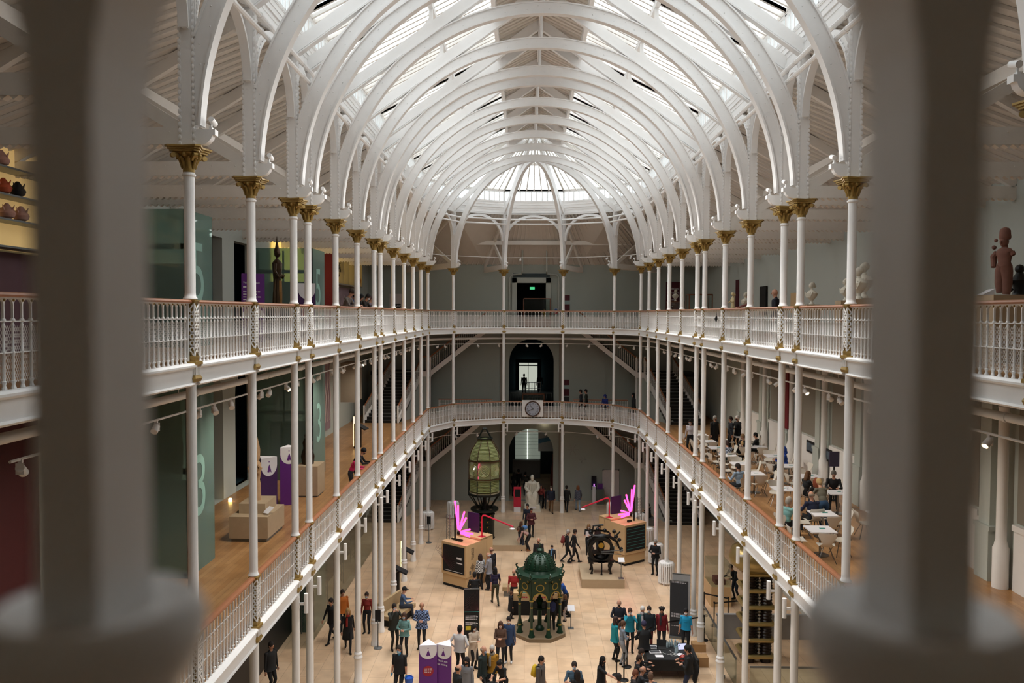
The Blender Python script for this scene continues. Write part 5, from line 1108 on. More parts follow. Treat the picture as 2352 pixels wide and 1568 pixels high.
for k, (x, y) in enumerate(((.1, .45), (.2, .5), (.02, .38), (.3, .4), (.38, .3), (.42, .2), (.33, .48), (.24, -.1), (.3, -.05))):
    o = on_table('bottle', lambda b: b.lathe([(.04, 0), (.045, .02), (.045, .16), (.02, .21), (.018, .24), (.001, .241)], 10), clr, 'small clear bottle with a pale blue cap standing on the black table', 'bottle', x, y, 'bottles on the black table'); _ = build(_mk(lambda b: b.lathe([(.02, .235), (.02, .26), (.001, .262)], 8)), 'cap', mat('cap_blue', '#7fb0cf'), o)
rnd = random.Random(3); cb_ = MB()
for k in range(5):
    pts = [(rnd.uniform(-.3, .1), -.1 + rnd.uniform(-.15, .1), .006)]
    for j in range(9): pts.append((pts[-1][0] + rnd.uniform(-.02, .14), pts[-1][1] + rnd.uniform(-.14, .14), .006))
    cb_.tube(pts, .007, 5)
tag(build(cb_, 'cables', mat('white_cable', '#c8c8c4'), None, (5.2, 28.3, TZ)), 'tangle of white cables lying across the black table', 'cable')
on_table('plate', lambda b: b.lathe([(.001, 0), (.1, .0), (.13, .02), (.001, .012)], 16), whitep, 'white bowl near the front edge of the black table', 'bowl', .38, -.25)
simple('paper', lambda b: b.cbox(0, 0, 0, .28, .2, .004), whitep, 'white paper at the front left corner of the black table', 'paper', loc=(4.85, 27.95, TZ))
simple('cardboard_box', lambda b: b.cbox(0, 0, 0, .6, .4, .36), mat('cardboard', '#a47f55', .8), 'brown cardboard box by the right columns, behind the black table', 'box', loc=(6.5, 28.9, 0)); simple('cardboard_box', lambda b: b.cbox(0, 0, 0, .5, .4, .3), mat('cardboard', '#a47f55', .8), 'brown cardboard box at the edge of the floor mat, below the glass balustrade', 'box', loc=(6.75, 30.2, 0))
simple('timber_edging', lambda b: (b.box(4.8, 7.0, 30.05, 30.15, 0, .12), b.box(4.8, 4.9, 28.9, 30.05, 0, .12)), mat('cardboard', '#a47f55', .8), 'brown timber edging on the floor behind the black table', 'edging')
simple('balloon', lambda b: b.ball((0, 0, .1), .13, 12, 8), mat('balloon_red', '#8e2a22', .25, var=.6), 'shiny red balloon in front of the black table', 'balloon', smooth=True, loc=(5.55, 27.2, .9))
# ------------------------------------------------------------------ lifts and left gallery displays
def lift(y0, y1, label, num5, num3, grp):
    t = empty('glass_lift', (-9.75, (y0 + y1) / 2, 0), 0, label, 'lift', grp); O = Vector((-9.75, (y0 + y1) / 2, 0)); x0, x1 = -10.85, -8.57
    g = MB(); g.box(x1 - .02 - O.x, x1 - O.x, y0 - O.y, y1 - O.y, 0, 15.6); build(g, 'side_glass', liftglass, t); g = MB(); g.box(x0 - O.x, x1 - .03 - O.x, y0 - O.y, y0 + .02 - O.y, 0, 15.6); build(g, 'front_glass', liftglass, t)
    fr = MB()
    for z in (0, 5.75, 6.22, 8.9, 11.7, 12.12, 14.6): fr.box(x0 - O.x, x1 - .05 - O.x, y0 + .05 - O.y, y0 + .12 - O.y, z, z + .14); fr.box(x1 - .12 - O.x, x1 - .05 - O.x, y0 - O.y, y1 - O.y, z, z + .14)
    for x in (x0 + .02, -9.8): fr.box(x - O.x, x + .06 - O.x, y0 + .05 - O.y, y0 + .11 - O.y, 0, 15.5)
    build(fr, 'steel_frame', grey, t); e = MB(); e.box(x1 - .035 - O.x, x1 + .005 - O.x, y0 - .005 - O.y, y0 + .025 - O.y, 0, 15.6); build(e, 'black_corner', blackm, t)
    cbm = MB(); cbm.box(-10.6 - O.x, -8.9 - O.x, y0 + .35 - O.y, y1 - .1 - O.y, 12.1, 13.2); build(cbm, 'lift_car', mat('lift_car_grey', '#4d5352', .4, .4), t)
    bm_ = MB()
    for z in (FL2, FL3): bm_.box(x0 - O.x, x1 - .15 - O.x, y1 - .3 - O.y, y1 - .2 - O.y, z, z + 2.2)
    build(bm_, 'door_panels', mat('lift_door', '#2b3132', .35, .4), t)
    for ch, z in ((num5, 13.25), (num3, 7.7)):
        o = text(ch, 2.3, mat('frosted_numeral', '#8fb9ae', .6), t, (x1 + .004 - O.x, (y0 + y1) / 2 - .55 - O.y, z), (PI / 2, 0, PI / 2), 'floor_numeral'); o.scale = (.8, 1, 1)
    return t
lift(19.7, 21.4, 'tall green glass lift shaft with big frosted numerals, nearer of the two', '5', '3', 'glass lift shafts'); t = lift(31.5, 33.4, 'tall green glass lift shaft backed by yellow light, farther of the two', '5', '3', 'glass lift shafts')
yl = glow('yellow_light', '#ffd877', .6)
simple('light_wall', lambda b: b.box(-10.9, -10.8, 33.6, 38.2, 13.9, 16.1), yl, 'yellow back-lit wall panel behind the farther lift', 'light panel')
simple('red_wall_panel', lambda b: b.box(-10.9, -9.5, 38.8, 39.0, FL3, 16.25), mat('deep_red_wall', '#6e1020', .7), 'deep red wall fin on the upper left gallery', 'wall panel')
# lit showcase with bicycle and jar
t = empty('wall_showcase', (-10.93, 46.5, 14.7), 0, 'yellow-lit wall showcase with a bicycle high on the far left wall', 'showcase'); _ = build(_mk(lambda b: b.box(.0, .05, -4.5, 3.6, 0, 1.75)), 'lit_back', yl, t); _ = build(_mk(lambda b: [b.box(.05, .5, y, y + .06, 0, 1.75) for y in (-4.5, -1.6, -.2, 1.2, 3.55)] + [b.box(.0, .5, -4.5, 3.6, -.08, 0), b.box(0, .5, -4.5, 3.6, 1.75, 1.83)]), 'frame', mat('showcase_frame', '#8f8878', .5), t)
def wheel(b, y, z, r=.33): b.xf = Matrix.Translation((0, y, z)) @ Matrix.Rotation(PI / 2, 4, 'Y'); b.lathe([(r - .04, -.015), (r, -.015), (r, .015), (r - .04, .015)], 20); b.xf = None
t = empty('bicycle', (-10.6, 44.9, 15.05), 0, 'dark bicycle hung in the yellow-lit showcase', 'bicycle')
for y in (-.5, .5): build(_mk(lambda b: wheel(b, y, .33)), 'wheel', blackm, t)
_ = build(_mk(lambda b: [b.tube(p, .02, 5) for p in ([(0, -.5, .33), (0, -.25, .8), (0, .35, .8), (0, .5, .33)], [(0, -.5, .33), (0, 0, .33), (0, .35, .78)], [(0, 0, .33), (0, -.25, .85), (0, -.3, .9)], [(0, .35, .8), (0, .3, .98), (-.2, .3, 1.0), (.2, .3, 1.0)])]), 'bicycle_frame', blackm, t)
simple('storage_jar', lambda b: b.lathe([(.12, 0), (.22, .2), (.24, .4), (.12, .6), (.1, .7), (.14, .74), (.001, .75)], 14), mat('amber_glaze', '#b8761e', .3), 'amber glazed jar in the yellow-lit showcase', 'jar', smooth=True, loc=(-10.6, 49.4, 14.72)); simple('pointed_paddle', lambda b: b.lathe([(.01, 0), (.14, .3), (.16, .55), (.02, 1.0)], 10, (0, 0, 0), .3, 1), blackm, 'dark pointed blade shape in the yellow-lit showcase', 'exhibit', smooth=True, loc=(-10.6, 48.0, 14.72))
mural = mat('mauve_mural', '#8f7880', .7, var=.35, scale=1.4)
def mur(y0, y1, z0, z1, label):
    t = simple('mural_panel', lambda b: b.box(-10.93, -10.86, y0, y1, z0, z1), mural, label, 'mural', 'mauve graphic panels'); b = MB(); rnd = random.Random(int(y0)); n = int((y1 - y0) * 2)
    for k in range(n): y = y0 + (y1 - y0) * (k + .5) / n; h = (z1 - z0); b.tube([(-10.85, y, z0 + h * .1), (-10.85, y + .15, z0 + h * .4), (-10.85, y - .1, z0 + h * .6), (-10.85, y + .05, z0 + h * rnd.uniform(.7, .95))], [.03, .05, .03, .015], 5)
    build(b, 'pale_swirls', mat('pale_swirl', '#cdbdbb', .7), t)
mur(42.3, 50.2, FL3 + .02, 14.55, 'mauve swirling mural under the yellow-lit showcase'); mur(38.5, 43.5, FL2 + .4, 11.2, 'tall mauve graphic panels on the lower left gallery, beyond the lift'); mur(33.8, 37.4, 7.5, 11.5, 'mauve graphic panels on the lower left gallery, just past the farther lift')
simple('hanging_box', lambda b: b.cbox(0, 0, 0, .7, 1.6, 1.9), mat('taupe_box', '#8a7d6c', .7), 'large taupe hanging box below the upper left gallery', 'hanging display', loc=(-8.6, 38.6, 8.7))
# extreme left: lit shelves with shells and a dark plum wall below
t = empty('shell_showcase', (-10.94, 16.4, 14.3), 0, 'warm lit shelves of shells at the left edge of the view', 'showcase'); _ = build(_mk(lambda b: b.box(0, .05, -1.6, 1.2, 0, 2.3)), 'lit_back', glow('shelf_light', '#dcb878', .3), t)
for z in (0, .55, 1.05, 1.6, 2.25): build(_mk(lambda b: b.box(.05, .5, -1.6, 1.2, z, z + .04)), 'shelf', grey, t)
sh = mat('pink_shell', '#b98b7d', .5, var=.4, scale=10); so = mat('orange_shell', '#b5502f', .5, var=.4, scale=10)
for k, (y, z, m, lb) in enumerate(((-.35, .59, sh, 'spiky pale pink shell on the lower lit shelf'), (.1, .59, sh, 'round mauve shell on the lower lit shelf'), (-.45, 1.09, so, 'orange ridged shell on the middle lit shelf'), (.0, 1.09, blackm, 'small dark shell on the middle lit shelf'), (-.5, 1.64, sh, 'pale shell on the upper lit shelf'))):
    def shl(b): b.lathe([(.02, 0), (.13, .06), (.16, .14), (.1, .24), (.03, .34)], 10); [b.tube([(.1 * math.cos(a), .1 * math.sin(a), .18), (.16 * math.cos(a), .16 * math.sin(a), .3)], [.03, .006], 5) for a in (0, 1.2, 2.4, 3.6, 4.8)]
    simple('sea_shell', shl, m, lb, 'shell', 'shells on the lit shelves', True, (-10.66, 16.4 + y, 14.3 + z))
simple('plum_wall_panel', lambda b: b.box(-10.93, -10.88, 14.5, 17.8, FL3, 14.25), mat('plum_wall', '#5d4048', .7), 'dull plum wall panel under the shell shelves', 'wall panel'); simple('plum_wall_panel', lambda b: b.box(-10.93, -10.88, 12.5, 17.3, FL2, 11.4), mat('dark_red_wall', '#4a1a1e', .7), 'dark red wall panel on the lower left gallery at the left edge', 'wall panel')
# gilded standing figure
t = empty('standing_figure', (-8.25, 26.0, FL3), 0, 'tall gilded bronze standing figure with pointed crown on the upper left gallery', 'statue'); _ = build(_mk(lambda b: (b.cbox(0, 0, 0, .6, .6, .75), b.lathe([(.3, .75), (.34, .85), (.22, 1.05), (.18, 1.1)], 14))), 'lotus_base', black, t)
def bud(b):
    b.lathe([(.17, 1.08), (.19, 1.3), (.17, 1.7), (.16, 2.0), (.2, 2.3), (.22, 2.52), (.12, 2.62), (.06, 2.66), (.055, 2.72)], 14, (0, 0, 0), 1, .75)
    b.ball((0, .01, 2.84), .105, 12, 8, .9, 1, 1.25); b.lathe([(.1, 2.88), (.09, 2.98), (.06, 3.05), (.05, 3.12), (.02, 3.3), (.005, 3.42)], 12)
    for s in (-1, 1): b.tube([(s * .2, 0, 2.5), (s * .25, 0, 2.25), (s * .2, .12, 2.05), (s * .08, .2, 2.12)], [.065, .055, .045, .035], 7); b.tube([(s * .2, 0, 2.0), (s * .25, -.02, 1.5), (s * .24, -.02, 1.15)], [.03, .05, .07], 6); b.tube([(s * .06, .02, 1.1), (s * .06, .12, 1.06)], .05, 6)
_ = build(_mk(bud), 'figure', bronze, t, smooth=True); t.rotation_euler = (0, 0, -PI / 2)
_ = build(_mk(lambda b: b.lathe([(.12, 1.12), (.13, 1.5), (.11, 1.95)], 8, (0, .07, 0), 1, .8)), 'gilded_robe', mat('gilded_robe', '#8a6432', .35, .6, var=.4, scale=6), t, smooth=True)
# lower left gallery plinths and sculptures
a = at_z(615, 1245, FL2); t = empty('plinth', (a.x - .6, a.y + .75, FL2), 0, 'stepped beige plinth under the carved wooden figure, lower left gallery', 'plinth'); _ = build(_mk(lambda b: b.box(-.55, .6, -.75, .85, .1, .75)), 'lower_block', stonep, t); _ = build(_mk(lambda b: b.box(-.4, .4, -.35, .7, .75, 1.05)), 'upper_block', stonep, t); _ = build(_mk(lambda b: b.box(-.5, .55, -.7, .8, 0, .1)), 'recessed_foot', grey, t); _ = build(_mk(lambda b: b.beam((.45, -.5, .8), (.58, -.3, .95), .22, .02)), 'label_plate', whitep, t)
def totem(b):
    b.lathe([(.16, 0), (.15, .5), (.12, .62), (.16, .8), (.17, 1.1), (.1, 1.2), (.13, 1.3), (.14, 1.55), (.1, 1.75), (.05, 1.95)], 12, (0, 0, 0), 1, .8); b.tube([(.1, -.1, 1.1), (.18, -.1, 1.0), (.12, -.15, .85)], .05, 6); b.tube([(-.1, -.1, 1.1), (-.18, -.1, 1.0), (-.12, -.15, .85)], .05, 6); b.ball((0, -.12, 1.42), .04, 6, 4)
simple('carved_figure', totem, mat('pale_carved_wood', '#b3906a', .7, var=.25, scale=8), 'tall pale carved wooden figure on the stepped beige plinth', 'sculpture', smooth=True, loc=(a.x - .65, a.y + .9, FL2 + 1.05))
a = at_z(705, 1142, FL2); t = empty('plinth', (a.x, a.y + .5, FL2), 0, 'plain beige plinth farther along the lower left gallery', 'plinth'); _ = build(_mk(lambda b: b.box(-.4, .4, -.5, .5, .06, 1.15)), 'block', stonep, t); _ = build(_mk(lambda b: b.box(-.36, .36, -.46, .46, 0, .06)), 'recessed_foot', grey, t)
simple('dark_sculpture', lambda b: (b.lathe([(.22, 0), (.26, .3), (.16, .6), (.2, .8), (.1, 1.0)], 10), b.ball((0, 0, 1.05), .13, 8, 6)), bronze, 'dark bronze figure on the plain beige plinth', 'sculpture', smooth=True, loc=(a.x - .1, a.y + .5, FL2 + 1.15))
simple('wall_screen', lambda b: b.box(WALL_L + .01, WALL_L + .05, 26.4 - 2.1, 26.4 - 1.65, 8.1, 8.9), blackm, 'black screen on the lower left gallery pier', 'screen')
for y in (24.6, 27.9): simple('floor_uplight', lambda b: (b.lathe([(.07, 0), (.07, .1), (.05, .12)], 10),), glow('uplight_glow', '#ffd27a', 5), 'small warm uplight at the foot of a dark recess, ' + ('nearer' if y < 26 else 'farther') + ' one', 'uplight', 'warm uplights', True, (-10.6, y, FL2))
# ground floor left: dark glazed gallery
simple('dark_gallery_wall', lambda b: b.box(-9.6, -9.5, 20, 46.5, 0, 5.7), mat('gallery_black', '#141517', .5), 'black gallery wall on the left of the ground floor', 'wall panel'); simple('glazed_partition', lambda b: b.box(-8.4, -8.37, 30, 44, 0, 3.4), glass, 'frameless glass partition before the dark ground floor gallery', 'partition')
for k in range(4):
    y = 31.5 + 3 * k; b = MB()
    for dx, dy in ((-.15, -.15), (.15, -.15), (0, .15)): b.tube([(dx, dy, 0), (dx, dy, 5.5)], .025, 5)
    for j in range(14): z = .2 + .37 * j; b.tube([(-.15, -.15, z), (.15, -.15, z + .37), (0, .15, z), (-.15, -.15, z + .37)], .012, 4)
    tag(build(b, 'truss_tower', grey, None, (-8.9, y, 0)), f'grey lattice truss tower in the dark left gallery, {ORD[k + 1]} from the near side', 'truss', 'truss towers')
# ------------------------------------------------------------------ right upper gallery: busts, cases, banners
t = simple('wall_banner', lambda b: b.box(9.62, 10.62, WALL_F - .05, WALL_F - .03, FL3, 15.25), maroon, 'tall maroon banner reading traditions in sculpture at the far right', 'banner')
text('Traditions', .2, whitep, t, (9.7, WALL_F - .055, 14.72), (PI / 2, 0, 0)); text('in Sculpture', .17, whitep, t, (9.7, WALL_F - .055, 14.45), (PI / 2, 0, 0)); tlines(t, 9.72, 14.0, WALL_F - .052, [.5, .6, .55, .6, .4, 0, .6, .5, .6, .4, .55], .03, .11)
wood_case(9.5, 50.2, FL3, 1.0, .8, 1.72, 'wooden glass case below the maroon banner, upper right gallery', 'wooden cases of the upper right gallery', .5)
wood_case(9.5, 43.4, FL3, 1.3, .9, 2.0, 'larger wooden glass case with dark birds, upper right gallery', 'wooden cases of the upper right gallery', .5)
for x, lb in ((9.2, 'left dark bird'), (9.8, 'right dark bird')): simple('stuffed_bird', lambda b: (b.ball((0, 0, .35), .14, 8, 6, 1, 1, 1.5), b.ball((.1, 0, .58), .07, 8, 5), b.tube([(.12, 0, .58), (.28, 0, .55)], [.03, .004], 5), b.cbox(0, 0, 0, .2, .2, .15)), blackm, lb + ' inside the larger wooden case', 'bird', 'birds in the case', True, (x, 43.4, FL3 + .5))
simple('wall_banner', lambda b: b.box(WALL_R - .06, WALL_R - .02, 44.9, 45.5, 13.2, 15.0), maroon, 'narrow maroon banner on the right wall behind the larger case', 'banner'); simple('wall_banner', lambda b: b.box(WALL_R - .06, WALL_R - .02, 24.8, 27.3, 13.4, 15.1), mat('plum_banner', '#6e4450', .7), 'dusty plum panel on the right wall behind the pair of marble busts', 'banner')
def bust(x, y, zt, h, rot, label, m=marble, lady=False):
    """plinth and bust; zt = top of plinth"""
    t = empty('marble_bust', (x, y, zt), rot, label, 'bust', 'busts of the upper right gallery')
    def f(b):
        s = h / .8; b.lathe([(.11 * s, 0), (.11 * s, .04 * s), (.06 * s, .08 * s), (.06 * s, .14 * s), (.1 * s, .17 * s), (.22 * s, .3 * s), (.25 * s, .4 * s), (.16 * s, .48 * s), (.065 * s, .52 * s), (.06 * s, .58 * s)], 14, (0, 0, 0), 1.05, .68)
        b.ball((0, .02 * s, .68 * s), .092 * s, 12, 8, .85, 1, 1.25); b.ball((0, .11 * s, .66 * s), .02 * s, 6, 4, .8, 1.2, 1.6); b.ball((0, -.03 * s, .72 * s), .1 * s, 10, 6, .9, 1, 1)
        if lady: b.ball((0, -.12 * s, .66 * s), .055 * s, 8, 5)
        for k in range(5): b.tube([(-.2 * s + .1 * s * k, .12 * s, .45 * s), (-.1 * s + .05 * s * k, .15 * s, .25 * s)], .018 * s, 5)
    build(_mk(f), 'bust', m, t, smooth=True); return t
def plinth(x, y, z, h, w, label, m=None): return simple('plinth', lambda b: (b.cbox(0, 0, 0, w + .06, w + .06, .08), b.cbox(0, 0, .08, w, w, h - .08)), m or stonep, label, 'plinth', 'plinths of the upper right gallery', loc=(x, y, z))
def at_d(px, py, y): return at_y(px, py, y)
for px, py, yy, h, rot, lb, lady in ((1864, 699, 26.0, .72, 1.9, 'white marble bust of a woman alone on its plinth, upper right gallery', True), (1942, 690, 22.5, .62, 1.7, 'white marble bust half hidden by the last sharp right column', False), (1972, 687, 20.4, .82, 1.9, 'large white marble bust of a robed man beside the blurred right baluster', False), (1984, 684, 21.6, .95, 1.9, 'marble bust with curled hair behind the large robed one', False), (1712, 709, 36.5, .75, 1.9, 'marble bust beside the pointing arm, upper right gallery', False)):
    v = at_d(px, py, yy); bust(v.x, yy, v.z, h, rot, lb, marble, lady); plinth(v.x, yy, FL3, v.z - FL3, .42, 'beige plinth under the ' + lb.replace('white marble ', '').replace('marble ', '').replace(', upper right gallery', ''))
v = at_d(1555, 683, 50.0); bust(9.5, 50.2, FL3 + 1.72, .75, 2.2, 'cream bust on top of the wooden case below the maroon banner')
v = at_d(1683, 710, 36.0); t = empty('statuette', (v.x, 36.0, v.z), 1.9, 'small cream marble child figure left of the pointing arm', 'statue')
_ = build(_mk(lambda b: (b.lathe([(.1, 0), (.11, .1), (.08, .3), (.1, .45), (.07, .55), (.03, .6)], 10, (0, 0, 0), 1, .8), b.ball((0, .01, .7), .085, 10, 7), b.tube([(.08, 0, .5), (.14, .05, .35), (.1, .16, .3)], .03, 6), b.tube([(-.08, 0, .5), (-.14, .05, .35), (-.1, .16, .3)], .03, 6), b.ball((0, -.06, .66), .08, 8, 5))), 'figure', mat('cream_marble', '#d9c99d', .5), t, smooth=True); plinth(v.x, 36.0, FL3, v.z - FL3, .34, 'beige plinth under the small marble child figure')
simple('dark_relief', lambda b: b.box(WALL_R - .12, WALL_R - .03, 39.6, 40.6, 13.0, 14.45), blackm, 'dark carved slab on the right wall behind the bust', 'relief'); simple('framed_relief', lambda b: b.box(WALL_R - .08, WALL_R - .03, 35.1, 36.0, 13.1, 14.0), ply, 'pale framed relief on the right wall behind the bald man', 'picture')
# terracotta torso at the right edge
v = at_y(2305, 678, 15.2); plinth(v.x, 15.2, FL3, v.z - FL3, .9, 'broad beige plinth under the terracotta torso at the right edge')
t = empty('stone_torso', (v.x, 15.2, v.z), 2.0, 'red-brown carved stone torso with tall crown at the right edge', 'statue')
def torso(b):
    b.tube([(-.06, 0, .02), (-.08, 0, .25), (-.06, 0, .5), (-.02, 0, .62)], [.075, .095, .12, .14], 10); b.tube([(.07, 0, .06), (.09, 0, .25), (.07, 0, .5), (.02, 0, .62)], [.08, .1, .12, .14], 10)
    b.lathe([(.16, .5), (.17, .6), (.13, .72), (.16, .85), (.185, .93), (.14, 1.0), (.07, 1.03), (.065, 1.08)], 14, (0, 0, 0), 1, .7)
    b.ball((0, .02, 1.16), .1, 12, 8, .85, 1, 1.2); b.ball((0, .12, 1.14), .022, 6, 4, .8, 1, 1.6); b.lathe([(.1, 1.2), (.12, 1.25), (.11, 1.32), (.105, 1.4), (.07, 1.45), (.01, 1.47)], 12)
    b.tube([(.17, 0, .93), (.25, 0, .85), (.24, 0, .72), (.22, .04, .62)], [.065, .07, .06, .05], 8); b.ball((.24, 0, 1.05), .05, 8, 5); b.ball((.2, 0, 1.2), .04, 8, 5); b.tube([(-.16, 0, .92), (-.2, 0, .86)], [.06, .05], 8)
build(_mk(torso), 'torso', terra, t, smooth=True); t.scale = (.88,) * 3; simple('dark_statuette', lambda b: (b.lathe([(.14, 0), (.1, .1), (.15, .3), (.06, .45)], 10), b.ball((0, 0, .52), .09, 8, 6), b.tube([(-.1, 0, .3), (-.24, 0, .2), (-.14, 0, .1)], .04, 6)), black, 'small dark statuette at the very right edge beside the terracotta torso', 'statue', smooth=True, loc=(v.x + .48, 15.5, v.z))
simple('label_block', lambda b: b.prism([(-.12, 0), (.12, 0), (.12, .12)], -.1, .1), whitep, 'white wedge label at the left of the terracotta torso', 'label', loc=(v.x - .35, 15.2, v.z))
# ------------------------------------------------------------------ cafe wall of the lower right gallery
pil = MB()
for q in ((-.3, .3, 0, .28, FL2, FL2 + 1.3), (-.36, .36, -.04, .3, FL2 + 1.3, FL2 + 1.42), (-.24, .24, 0, .22, FL2 + 1.42, 11.2), (-.34, .34, -.05, .3, 11.2, 11.45)): pil.box(q[0], q[1], -q[3], -q[2] + .0, q[4], q[5])
PIL = pil.mesh('wall_pilaster', greenpale, False); hc = MB(); hc.lathe([(.19, FL2), (.19, FL2 + 1.0), (.16, FL2 + 1.05), (.15, FL2 + 1.12), (.125, FL2 + 1.2), (.12, 10.7), (.14, 10.75), (.12, 10.8)], 14); HC = hc.mesh('half_column', white); hk = MB(); hk.lathe([(.12, 10.8), (.15, 11.05), (.24, 11.2), (.24, 11.3)], 10); HK = hk.mesh('gilded_capital', gold)
for k in range(8):
    y = 16.5 + 3.9 * k
    t = link('wall_pilaster', PIL, None, (WALL_R, y, 0), -PI / 2); tag(t, f'pale green pilaster on the cafe wall, {ORD[k + 1]} from the near end', 'pilaster', 'cafe wall pilasters'); t.scale = (1, 1, 1); t.rotation_euler = (0, 0, -PI / 2); 
    c = link('half_column', HC, t, (.75, -.22, 0)); link('gilded_capital', HK, t, (.75, -.22, 0)); c['label'] = 'white round half column'
    link('niche_panel', MATS_NICHE if 'MATS_NICHE' in globals() else (globals().__setitem__('MATS_NICHE', _mk(lambda b: b.box(1.05, 3.3, -.03, 0, FL2 + 1.7, 10.9)).mesh('niche_panel', taupe, False)) or MATS_NICHE), t)
    link('ledge', globals().setdefault('MATS_LEDGE', _mk(lambda b: (b.box(1.0, 3.4, -.12, 0, FL2 + 1.5, FL2 + 1.65), b.box(1.0, 3.4, -.07, 0, FL2, FL2 + 1.5))).mesh('ledge', white, False)), t)
simple('wall_banner', lambda b: b.box(WALL_R - .4, WALL_R - .34, 35.2, 35.9, 7.9, 10.6), mat('cafe_red', '#7a1f28', .7), 'tall narrow red banner on the cafe wall', 'banner')
for y, lb in ((33.0, 'left'), (31.2, 'right')):
    t = simple('framed_picture', lambda b: b.box(WALL_R - .16, WALL_R - .12, y - .45, y + .45, FL2 + 1.02, FL2 + 1.5), blackm, f'{lb} of two small dark landscape pictures on the cafe wall', 'picture', 'pictures on the cafe wall'); build(_mk(lambda b: b.box(WALL_R - .165, WALL_R - .16, y - .36, y + .36, FL2 + 1.1, FL2 + 1.42)), 'picture_sheet', mat('picture_blue', '#4d5a66', .6, var=.6, scale=4), t)
t = simple('menu_stand', lambda b: (b.lathe([(.16, 0), (.16, .02), (.03, .05), (.03, 1.25)], 10),), blackm, 'black menu stand with grey-purple sign among the cafe tables', 'sign', smooth=True, loc=(11.3, 28.8, FL2)); build(_mk(lambda b: b.box(-.18, .18, -.02, .02, 1.25, 1.8)), 'sign_panel', mat('menu_purple', '#4a4360', .5), t)
# chairs and tables
plas = mat('white_chair_shell', '#dcd6cb', .45, var=.02); chrome = mat('chrome', '#8a8a8a', .25, .9)
def chair_mesh():
    b = MB(); W = [(-.24, .2, .44), (-.23, 0, .43), (-.2, -.17, .45), (-.12, -.23, .53), (-.16, -.25, .62), (-.25, -.28, .76), (-.22, -.30, .84), ]
    vs = []
    for hw, y, z in W:
        hw = -hw
        for k in range(7): u = -1 + k / 3; vs.append((hw * u, y + .03 * u * u * (1 if z > .5 else 0), z + (.02 * u * u if z < .5 else 0)))
    n = len(W); fs = [(7 * i + k, 7 * i + k + 1, 7 * i + k + 8, 7 * i + k + 7) for i in range(n - 1) for k in range(6)]
    m = len(vs); vs += [(x, y + (-.012 if z > .5 else 0), z - (.012 if z <= .5 else 0)) for x, y, z in vs]; b.add(vs, fs + [tuple(i + m for i in reversed(f)) for f in fs] + [(i, i + 1, i + 1 + m, i + m) for i in range(6)] + [(7 * (n - 1) + i + 1, 7 * (n - 1) + i, 7 * (n - 1) + i + m, 7 * (n - 1) + i + 1 + m) for i in range(6)] + [(7 * (i + 1), 7 * i, 7 * i + m, 7 * (i + 1) + m) for i in range(n - 1)] + [(7 * i + 6, 7 * (i + 1) + 6, 7 * (i + 1) + 6 + m, 7 * i + 6 + m) for i in range(n - 1)])
    return b.mesh('shell', plas, True, 60)
CH = chair_mesh(); LEG = [_mk(lambda b: b.tube([(x * .3, y * .3, .43), (x, y, 0)], .011, 6)).mesh('leg', chrome) for x, y in ((-.24, -.22), (.24, -.22), (-.23, .22), (.23, .22))]
def cafe_chair(x, y, rot, label):
    t = link('cafe_chair', CH, None, (x, y, FL2), rot); tag(t, label, 'chair', 'white cafe chairs')
    for m_ in LEG: link('leg', m_, t)
TT = _mk(lambda b: b.box(-.36, .36, -.36, .36, .71, .74)).mesh('table_top', whitep, False); TS = _mk(lambda b: (b.tube([(0, 0, .02), (0, 0, .71)], .03, 8), b.lathe([(.25, 0), (.25, .015), (.05, .03)], 16))).mesh('pedestal', chrome); TM = _mk(lambda b: b.cbox(.08, .05, .74, .16, .1, .006)).mesh('menu_card', mat('teal_card', '#3f8f84', .5), False)
tabs = [(8.35, 22.2), (9.1, 24.0), (9.0, 27.4), (8.75, 30.0), (8.75, 32.0), (8.75, 33.9), (8.75, 35.8), (8.75, 37.6), (8.8, 39.6), (10.9, 24.0), (10.7, 26.9), (10.7, 29.6), (10.6, 31.6), (10.7, 33.8), (10.7, 36.2), (10.8, 39.2)]
for k, (x, y) in enumerate(tabs):
    row = 'railing side' if k < 9 else 'wall side'; nn = ORD[(k if k < 9 else k - 9) + 1]; side_ = f'{nn} cafe table from the near end on the {row}'
    t = link('cafe_table', TS, None, (x, y, FL2)); tag(t, f'square white {side_}', 'table', 'white cafe tables'); link('table_top', TT, t); link('menu_card', TM, t)
    if k in (2, 10): dirs = ((0, 1),)
    else: dirs = ((1, 0), (-1, 0), (0, -1), (0, 1))[: 4 if k % 3 else 3]
    for dx, dy in dirs:
        if k in (10, 14, 12) and (dx, dy) == (0, 1): continue
        nmd = {(1, 0): 'wall-facing edge', (-1, 0): 'railing-facing edge', (0, -1): 'near edge', (0, 1): 'far edge'}[(dx, dy)]
        cafe_chair(x + dx * .58 + random.uniform(-.05, .05), y + dy * .58 + random.uniform(-.05, .05), math.atan2(-dy, -dx) - PI / 2 + random.uniform(-.25, .25), f'white chair, {nmd}, {nn} cafe table from the near end, {row}')
cups = [(9.0, 27.4), (9.0, 27.4), (10.7, 26.9)]
for (x, y), dx, lb in zip(cups, (-.15, .1, .1), ('left cup on the table of the seated family', 'right cup on the table of the seated family', 'cup beside the woman in black at the cafe')): simple('coffee_cup', lambda b: b.lathe([(.03, 0), (.045, .08), (.04, .08), (.028, .01)], 10), whitep, 'white ' + lb, 'cup', 'cups on the cafe tables', True, (x + dx, y - .1, FL2 + .741))

